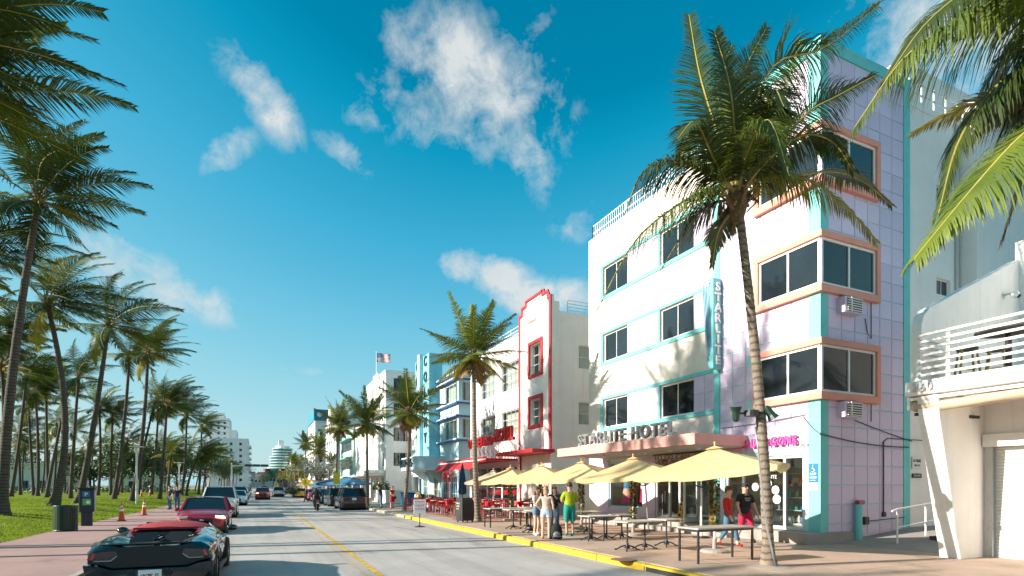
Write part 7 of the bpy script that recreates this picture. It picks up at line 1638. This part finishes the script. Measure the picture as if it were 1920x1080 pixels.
b = MB(); b.prism([(-.72, 0), (.72, 0), (.60, .05), (-.60, .05)], V3(0, -hl + .12, .875), EX, V3(0, -.9, .4).normalized(), EZ, -.012, .02); b.build('tail_spoiler', 'car_black', LB, bevel=.01)
text('Sportcar', LB, V3(-.16, -hl - .015, .82), '-Y', .03, 'rim', .004, .01, world=False, name='script_badge', shear=.3) if False else None
b = MB(); b.box(-.17, -hl - .075, .54, .17, -hl - .06, .72); npl = b.build('number_plate', 'plate', LB); npl.location = (0, 0, -.26)
text('HNZC 37', LB, V3(-.13, -hl - .078, .32), '-Y', .075, 'text_black', .004, .015, width=.26, world=False, name='plate_letter'); b = MB(); b.ball((0, -hl - .079, .355), .03, 10, (1, .1, 1)); b.build('plate_emblem', 'orange_plastic', LB)
wheels(LB, .83, axl, rw, .27)
# ---------------------------------------------------------------- motorcycle, tail to the camera (nose +Y)
mp = G(591, 955, 0); MC = thing('motorcycle', 'red motorcycle ridden away down the middle of the road', 'motorcycle', (4.1, 44.3, 0), 0)
ty, rm, dk = wheel_mesh(.32, .16)
for y in (-.72, .72): o = link('wheel', ty, MC, (0, y, .32)); link('rim', rm, o); link('brake_disc', dk, o)
b = MB(); b.tube([(0, -.72, .32), (0, -.15, .42), (0, .2, .45)], .05, 8); b.tube([(.09, .72, .32), (.09, .42, .95)], .03, 8); b.tube([(-.09, .72, .32), (-.09, .42, .95)], .03, 8); b.box(-.16, -.2, .3, .16, .3, .62); b.build('frame', 'dark_steel', MC)
b = MB(); rows = [[(x * w, y, z + .08 * (1 - x * x)) for x in (-1, -.5, 0, .5, 1)] for y, w, z in ((-.25, .13, .78), (0, .19, .86), (.25, .18, .92), (.42, .1, .88))]; b.grid(rows); rows = [[(x * w, y, z) for x in (-1, 0, 1)] for y, w, z in ((-.85, .11, .88), (-.5, .15, .80), (-.2, .14, .72))]; b.grid(rows); b.box(-.12, -.88, .72, .12, -.6, .85); b.build('fairing', 'car_red', MC, smooth=True)
b = MB(); b.box(-.13, -.7, .86, .13, -.2, .91); b.build('saddle', 'rubber', MC, bevel=.02); b = MB(); b.tube([(-.36, .28, 1.02), (-.15, .38, 1.0), (.15, .38, 1.0), (.36, .28, 1.02)], .018, 6); b.build('handlebar', 'black_iron', MC)
for s in (-1, 1): b = MB(); b.ball((s * .36, .4, 1.16), .06, 8, (1.3, .5, .8)); b.bar((s * .3, .34, 1.02), (s * .36, .4, 1.14), .015); b.build('mirror', 'black_iron', MC)
b = MB(); b.box(-.09, -.9, .76, .09, -.885, .83); b.build('taillight', 'lamp_red', MC); b = MB(); b.box(-.09, -.95, .5, .09, -.94, .62); b.build('number_plate', 'plate', MC); b = MB(); b.tube([(.13, -.1, .35), (.16, -.6, .42), (.16, -.8, .5)], [.04, .055, .055], 10); b.build('exhaust', 'rim', MC)
# ================================================================== people
def person(label, loc, rz, pose, wear, hair, h=1.72, skin='skin', extra=None, scale=None):
    """pose: joint name -> (x, y, z) offsets in a 1.72 m standing figure facing -Y.  The body is one skinned mesh; clothes are shells taken from it."""
    J = dict(pelvis=(0, 0, .93), belly=(0, 0, 1.08), chest=(0, .0, 1.28), neck=(0, .01, 1.46), head0=(0, -.005, 1.53), head1=(0, -.015, 1.62), head2=(0, -.01, 1.69),
             shL=(.17, .01, 1.40), shR=(-.17, .01, 1.40), elL=(.24, .03, 1.13), elR=(-.24, .03, 1.13), wrL=(.25, -.04, .88), wrR=(-.25, -.04, .88),
             hipL=(.095, 0, .90), hipR=(-.095, 0, .90), knL=(.10, -.02, .50), knR=(-.10, -.02, .50), anL=(.10, .03, .09), anR=(-.10, .03, .09))
    J.update(pose); J = {k: Vector(v) for k, v in J.items()}
    RAD = dict(pelvis=.135, belly=.125, chest=.142, neck=.056, head0=.075, head1=.095, head2=.07, shL=.062, shR=.062, elL=.042, elR=.042, wrL=.027, wrR=.027, hipL=.092, hipR=.092, knL=.058, knR=.058, anL=.038, anR=.038)
    if wear.get('slim'): RAD.update(pelvis=.125, belly=.098, chest=.115, shL=.052, shR=.052, elL=.036, elR=.036)
    E_ = [('pelvis', 'belly'), ('belly', 'chest'), ('chest', 'neck'), ('neck', 'head0'), ('head0', 'head1'), ('head1', 'head2'), ('chest', 'shL'), ('shL', 'elL'), ('elL', 'wrL'), ('chest', 'shR'), ('shR', 'elR'), ('elR', 'wrR'), ('pelvis', 'hipL'), ('hipL', 'knL'), ('knL', 'anL'), ('pelvis', 'hipR'), ('hipR', 'knR'), ('knR', 'anR')]
    for s in 'LR':
        sg = 1 if s == 'L' else -1; f = (J['wr' + s] - J['el' + s]).normalized(); sd = f.orthogonal().normalized() if abs(f.z) < .3 else Vector((0, -1, 0)); sd = (sd - f * sd.dot(f)).normalized()
        J['palm' + s] = J['wr' + s] + f * .075; RAD['palm' + s] = .033; E_.append(('wr' + s, 'palm' + s))
        for k, (o, l) in enumerate(((-.03, .075), (-.01, .088), (.01, .082), (.03, .066))):
            a = 'f%d%s' % (k, s); J[a] = J['palm' + s] + sd * o + f * l * .6; J[a + 'b'] = J[a] + f * l * .5 + Vector((-sg * .015, 0, 0)); RAD[a] = .010; RAD[a + 'b'] = .008; E_ += [('palm' + s, a), (a, a + 'b')]
        J['th' + s] = J['wr' + s] + f * .05 + sd * .05; RAD['th' + s] = .011; E_.append(('wr' + s, 'th' + s))
        an = J['an' + s]; kn = J['kn' + s]; sh = (an - kn).normalized(); fw = Vector((0, -1, 0)); fw = (fw - sh * fw.dot(sh) * .6).normalized()
        J['heel' + s] = an + sh * .04 - fw * .04; J['toe' + s] = an + sh * .055 + fw * .14; RAD['heel' + s] = .035; RAD['toe' + s] = .032; E_ += [('an' + s, 'heel' + s), ('an' + s, 'toe' + s)]
    names = list(J); me = bpy.data.meshes.new('body'); me.from_pydata([tuple(J[n]) for n in names], [(names.index(a), names.index(b_)) for a, b_ in E_], [])
    ob = bpy.data.objects.new('body', me); sk = ob.modifiers.new('skin', 'SKIN'); sk.use_smooth_shade = True
    for i, n in enumerate(names):
        d = me.skin_vertices[0].data[i]; d.radius = (RAD[n] * (1.12 if n in ('pelvis', 'belly', 'chest') else 1), RAD[n] * (.80 if n in ('pelvis', 'belly', 'chest') else 1)); d.use_root = n == 'pelvis'
    ss = ob.modifiers.new('sub', 'SUBSURF'); ss.levels = ss.render_levels = 2
    bm_ = to_mesh(ob)
    t = thing('person', label, 'person', loc, rz, None, (scale or h / 1.72)); bm_.materials.clear(); bm_.materials.append(MATS[skin]); bm_.name = 'body'
    link('body', bm_, t)
    seg = [(a, b_) for a, b_ in E_]
    P0 = [J[a] for a, _ in seg]; P1 = [J[b_] for _, b_ in seg]
    near = []
    for v in bm_.vertices:
        best = (9, 0, 0)
        for i, (a, c) in enumerate(zip(P0, P1)):
            d = c - a; u = max(0, min(1, (v.co - a).dot(d) / max(d.length_squared, 1e-6))); q = (v.co - a - d * u).length - .4 * RAD[seg[i][0]]
            if q < best[0]: best = (q, i, u)
        near.append((seg[best[1]], best[2]))
    def shell(name, mat, test, off):
        keep = [p for p in bm_.polygons if sum(test(near[i][0], near[i][1], bm_.vertices[i].co) for i in p.vertices) >= len(p.vertices) * .5]
        if not keep: return
        idx = {}; b = MB(); vs, fs = [], []
        for p in keep:
            f = []
            for i in p.vertices:
                if i not in idx: v = bm_.vertices[i]; idx[i] = len(vs); vs.append(v.co + v.normal * off)
                f.append(idx[i])
            fs.append(tuple(f))
        b.add(vs, fs); b.build(name, mat, t, smooth=True)
    tor = {('pelvis', 'belly'), ('belly', 'chest'), ('chest', 'neck'), ('chest', 'shL'), ('chest', 'shR')}
    up = lambda e: e[0][:2] == 'sh'; fo = lambda e: e[0][:2] == 'el'; th = lambda e: e[0][:3] == 'hip'; cf = lambda e: e[0][:2] == 'kn'; hipb = lambda e: e[0] == 'pelvis' and e[1][:3] == 'hip'
    sl = wear.get('sleeve', .6)
    if 'shirt' in wear: shell('shirt', wear['shirt'], lambda e, u, c: (e in tor and not (e == ('chest', 'neck') and u > .55) and (c - J['pelvis']).z > -.04) or (up(e) and u < sl) or (fo(e) and u < sl - 1), wear.get('loose', .016))
    lg = wear.get('leg', 2)
    if 'legs' in wear: shell(wear.get('legname', 'trousers'), wear['legs'], lambda e, u, c: hipb(e) or (e == ('pelvis', 'belly') and u < .35) or (th(e) and u < lg) or (cf(e) and u < lg - 1), wear.get('legloose', .014))
    if 'dress' in wear:
        b = MB(); n = 18; rows = []; pv = J['pelvis']
        for z, rx, ry in ((.18, .15, .11), (.02, .185, .15), (-.2, .21, .18), (-.42, .25, .21)): rows.append([pv + Vector((math.cos(2 * PI * j / n) * rx * (1 + .06 * math.sin(j * 2.3)), math.sin(2 * PI * j / n) * ry * (1 + .06 * math.cos(j * 3.1)), z)) for j in range(n)])
        b.grid(rows, True); b.build('skirt', wear['dress'], t, smooth=True)
    if 'shoes' in wear: shell('shoes', wear['shoes'], lambda e, u, c: e[1][:4] == 'heel' or e[1][:3] == 'toe', .012)
    hc = J['head1'] + Vector((0, .012, .035)); hd_ = (J['head2'] - J['neck']).normalized()
    rr = random.Random(len(label)); b = MB(); rows = []; ln = hair[1]
    for i in range(9):
        th_ = PI * .62 * i / 8 + .02; row = []
        for j in range(16):
            a = 2 * PI * j / 16; front = max(0, -math.sin(a)); tt = th_ * (1 - .42 * front); q = .108 + rr.uniform(-.006, .006) * (1 + 2 * hair[2]); p = hc + Vector((math.sin(tt) * math.cos(a) * q * .88, math.sin(tt) * math.sin(a) * q * 1.0, math.cos(tt) * q * 1.06)); row.append(p)
        rows.append(row)
    if ln > 0:
        for k in range(1, 4): rows.append([(p + Vector((rr.uniform(-.012, .012), rr.uniform(-.01, .01) + .02 * k / 3, -ln * k / 3)) if p.y > hc.y - .02 else p + Vector((0, .02 * k, -.01 * k))) for p in rows[8]])
    b.grid(rows, True); b.build('hair', 'hair_' + hair[0], t, smooth=True)
    b = MB(); f = J['head1']; b.ball(f + Vector((0, -.105, -.01)), .017, 8, (.8, 1, 1.3)); 
    for s in (-1, 1): b.ball(f + Vector((s * .094, .005, -.005)), .022, 8, (.45, .8, 1.3))
    b.build('nose_and_ears', skin, t, smooth=True); b = MB()
    for s in (-1, 1): b.ball(f + Vector((s * .036, -.088, .022)), .013, 8, (1.2, .6, .8))
    b.build('eyes', 'text_black', t, smooth=True); b = MB(); b.ball(f + Vector((0, -.088, -.05)), .024, 8, (1.1, .4, .28)); b.build('mouth', 'cloth_crimson', t, smooth=True)
    if wear.get('shades'): b = MB(); b.tube([f + Vector((s_ * .09, .0 if abs(s_) > .95 else -.1 + .012 * abs(s_), .025)) for s_ in (-1, -.9, -.3, .3, .9, 1)], .008, 5); [b.ball(f + Vector((s * .04, -.098, .022)), .03, 8, (1.15, .3, .8)) for s in (-1, 1)]; b.build('sunglasses', 'text_black', t, smooth=True)
    if extra: extra(t, J)
    return t
STAND_HAND_HIP = dict(elL=(.33, .06, 1.16), wrL=(.19, -.03, .98), knL=(.11, -.04, .50), anL=(.12, .02, .09))
CROSS = dict(elL=(.22, -.05, 1.14), wrL=(.02, -.20, 1.17), elR=(-.22, -.05, 1.12), wrR=(-.05, -.19, 1.12))
TALK = dict(elL=(.22, -.06, 1.14), wrL=(.08, -.20, 1.30), elR=(-.21, -.04, 1.12), wrR=(-.12, -.20, 1.02))
def facing(ang): return math.atan2(RGT.y, RGT.x) + ang       # 0 = the person looks towards the camera
def bagx(t, J): b = MB(); b.tube([J['shL'] + V3(-.05, 0, .07), V3(.0, -.13, 1.2), J['hipR'] + V3(-.1, -.06, .05)], .012, 5); b.ball(J['hipR'] + V3(.02, -.13, .06), .14, 10, (1.1, .45, .8)); b.build('shoulder_bag', 'cloth_black', t, smooth=True)
def tee(t, J): text('NO WAY', t, V3(-.09, -.152, 1.30), '-Y', .035, 'sign_white', .004, .01, width=.17, world=False, name='shirt_print'); text('OUT', t, V3(-.07, -.154, 1.24), '-Y', .04, 'sign_white', .004, .01, width=.13, world=False, name='shirt_print')
p = G(1068, 1005, ZP); person('man in a lime shirt and green shorts seen from behind at the kerb tables', p, facing(PI + .15), dict(elL=(.26, -.04, 1.13), wrL=(.14, -.22, 1.08), elR=(-.26, -.04, 1.13), wrR=(-.14, -.22, 1.08)), dict(shirt='cloth_lime', sleeve=.75, loose=.028, legs='cloth_green', leg=1.0, legname='shorts', legloose=.035, shoes='cloth_green'), ('black', 0, 0), 1.80, 'skin_dark')
p = G(1024, 1011, ZP); person('woman in a tan vest and pale denim shorts, back to the road', p, facing(PI - .2), STAND_HAND_HIP, dict(shirt='cloth_tan', sleeve=.12, loose=.012, slim=True, legs='cloth_pale_denim', leg=.38, legname='shorts', legloose=.025, shoes='skin'), ('blond', .12, 1), 1.66)
p = V3(8.75, 16.95, ZP); person('woman in a cream top and denim shorts touching her face', p, facing(.9), dict(elL=(.2, -.08, 1.14), wrL=(.05, -.16, 1.38), elR=(-.2, -.06, 1.12), wrR=(.05, -.2, 1.12)), dict(shirt='cloth_cream', sleeve=.5, slim=True, legs='cloth_denim', leg=.36, legname='shorts', legloose=.022, shoes='cloth_white'), ('brown', .2, .5), 1.66)
p = V3(9.5, 17.05, ZP); person('woman in sunglasses and a dark jacket facing the road', p, facing(-.1), TALK, dict(shirt='cloth_black', sleeve=1.8, slim=True, legs='cloth_jeans', leg=1.85, shoes='cloth_white', shades=True), ('blond', .26, .6), 1.70)
WALK = dict(knL=(.10, -.16, .52), anL=(.10, -.22, .12), knR=(-.10, .02, .49), anR=(-.10, .26, .17), elL=(.24, .1, 1.14), wrL=(.25, .06, .89), elR=(-.24, -.02, 1.13), wrR=(-.25, -.16, .92))
p = G(1366, 1027, ZP); person('woman in a red top and blue jeans walking past the near table', p, facing(.75), dict(WALK, head1=(0, -.015, 1.62)), dict(shirt='cloth_red', sleeve=1.9, slim=True, loose=.022, legs='cloth_jeans', leg=1.7, shoes='car_red'), ('brown', .03, 1), 1.66)
p = G(1397, 1019, ZP); person('man in sunglasses, printed black T-shirt and crimson shorts walking', p, facing(.12), dict(WALK, elL=(.30, .05, 1.12), wrL=(.36, -.02, .88)), dict(shirt='cloth_black', sleeve=.7, loose=.026, legs='cloth_crimson', leg=1.05, legname='shorts', legloose=.03, shoes='cloth_black', shades=True), ('black', 0, 0), 1.76, 'skin', lambda t, J: (bagx(t, J), tee(t, J)))
p = G(715, 953, ZP); person('man in a navy shirt and jeans leaning over beside the woman in red', p, facing(-1.3), dict(belly=(0, -.03, 1.08), chest=(0, -.10, 1.26), neck=(0, -.17, 1.43), head0=(0, -.2, 1.49), head1=(0, -.25, 1.56), head2=(0, -.26, 1.63), shL=(.17, -.12, 1.38), shR=(-.17, -.12, 1.38), elL=(.2, -.2, 1.12), wrL=(.1, -.40, 1.02), elR=(-.2, -.2, 1.12), wrR=(-.1, -.40, 1.02)), dict(shirt='cloth_navy', sleeve=.8, loose=.025, legs='cloth_jeans', leg=2, legloose=.022, shoes='cloth_navy'), ('black', 0, 0), 1.82)
p = G(735, 953, ZP); person('woman in a long red dress holding a dark bag', p, facing(.9), dict(neck=(0, -.03, 1.45), head0=(0, -.06, 1.51), head1=(0, -.10, 1.59), head2=(0, -.11, 1.66), elL=(.2, -.1, 1.14), wrL=(.08, -.3, 1.02), elR=(-.2, -.1, 1.12), wrR=(-.08, -.3, .98)), dict(shirt='cloth_red', sleeve=.4, slim=True, dress='cloth_red', shoes='cloth_crimson'), ('brown', .06, .5), 1.68, 'skin', lambda t, J: MB().ball((0, -.33, .86), .15, 10, (1, .5, 1.2)).build('hand_bag', 'cloth_black', t, smooth=True))
SIT = dict(pelvis=(0, 0, .52), belly=(0, .02, .68), chest=(0, .0, .88), neck=(0, 0, 1.06), head0=(0, -.02, 1.13), head1=(0, -.05, 1.21), head2=(0, -.05, 1.28), shL=(.17, 0, 1.0), shR=(-.17, 0, 1.0), elL=(.23, -.1, .76), elR=(-.23, -.1, .76), wrL=(.06, -.28, .80), wrR=(-.06, -.28, .80), hipL=(.095, -.05, .50), hipR=(-.095, -.05, .50), knL=(.12, -.42, .50), knR=(-.12, -.42, .50), anL=(.12, -.42, .09), anR=(-.12, -.42, .09))
p = atX(783, 910, 11.4); p.z = ZP; person('seated woman in a white jacket holding something yellow by the blue counter', p, facing(.5), SIT, dict(shirt='cloth_white', sleeve=1.8, loose=.03, legs='cloth_jeans', leg=2, shoes='cloth_black'), ('black', .06, 0), 1.7, 'skin', lambda t, J: MB().ball((0, -.27, .84), .17, 10, (1, .6, 1.1)).build('yellow_bundle', 'cloth_yellow', t, smooth=True))
cst = thing('metal_chair', 'metal chair under the seated woman by the blue counter', 'chair', p, facing(.5)); b = MB(); b.box(-.2, -.2, .41, .2, .22, .44); b.build('seat', 'steel', cst); b = MB(); b.box(-.2, .2, .5, .2, .23, .85); b.build('backrest', 'steel', cst)
for sx in (-1, 1):
    for sy in (-1, 1): b = MB(); b.bar((sx * .18, sy * .18, 0), (sx * .18, sy * .18 + .02, .42 if sy < 0 else .85), .025); b.build('leg', 'steel', cst)
RIDE = dict(pelvis=(0, 0, .98), belly=(0, -.06, 1.12), chest=(0, -.22, 1.28), neck=(0, -.32, 1.42), head0=(0, -.35, 1.48), head1=(0, -.39, 1.56), head2=(0, -.39, 1.63), shL=(.18, -.24, 1.40), shR=(-.18, -.24, 1.40), elL=(.32, -.42, 1.2), elR=(-.32, -.42, 1.2), wrL=(.33, -.62, 1.06), wrR=(-.33, -.62, 1.06), hipL=(.11, -.02, .95), hipR=(-.11, -.02, .95), knL=(.24, -.38, .72), knR=(-.24, -.38, .72), anL=(.2, -.08, .38), anR=(-.2, -.08, .38))
person('motorcycle rider in black seen from behind', (4.1, 43.95, 0), PI, RIDE, dict(shirt='cloth_black', sleeve=2, loose=.03, legs='cloth_black', leg=2, shoes='cloth_black'), ('black', 0, 0), 1.72, 'skin', lambda t, J: MB().ball(J['head1'] + V3(0, .01, .0), .15, 14, (.92, 1.08, 1.05)).build('helmet', 'car_black', t, smooth=True))
p = G(571, 938, 0); person('pedestrian in dark clothes crossing behind the motorcycle', (5.0, 66, 0), facing(-.9), WALK, dict(shirt='cloth_black', sleeve=1.9, legs='cloth_black', leg=2, shoes='cloth_black'), ('black', 0, 0), 1.75)
for k, (px, dd, sh, lab) in enumerate([(640, 60, 'cloth_crimson', 'patio guest in crimson under the large blue umbrella'), (622, 66, 'cloth_black', 'patio guest in black under the navy umbrella'), (608, 72, 'cloth_white', 'patio guest in white under the pale blue umbrella'), (655, 57, 'cloth_grey', 'patio guest in grey behind the parked suv'), (588, 80, 'cloth_jeans', 'person in blue by the orange umbrella')]):
    q = atD(px, 910, dd); q.z = ZP; person(lab, q, facing(.4 * k - 1), dict(TALK), dict(shirt=sh, sleeve=.8, legs='cloth_jeans', leg=2, shoes='cloth_black'), ('brown', .05, 0), 1.72)
for k, (px, py, sh, lab) in enumerate([(372, 925, 'cloth_navy', 'person in navy on the path behind the white pickup'), (367, 925, 'cloth_black', 'person in black on the path behind the white pickup')]):
    q = V3(-5.2 - .7 * k, 46 + 2 * k, .11); person(lab, q, facing(.5 - k), dict(), dict(shirt=sh, sleeve=.8, legs='cloth_jeans', leg=2, shoes='cloth_black'), ('black', .0, 0), 1.74)

bpy.data.scenes.remove(TMP)
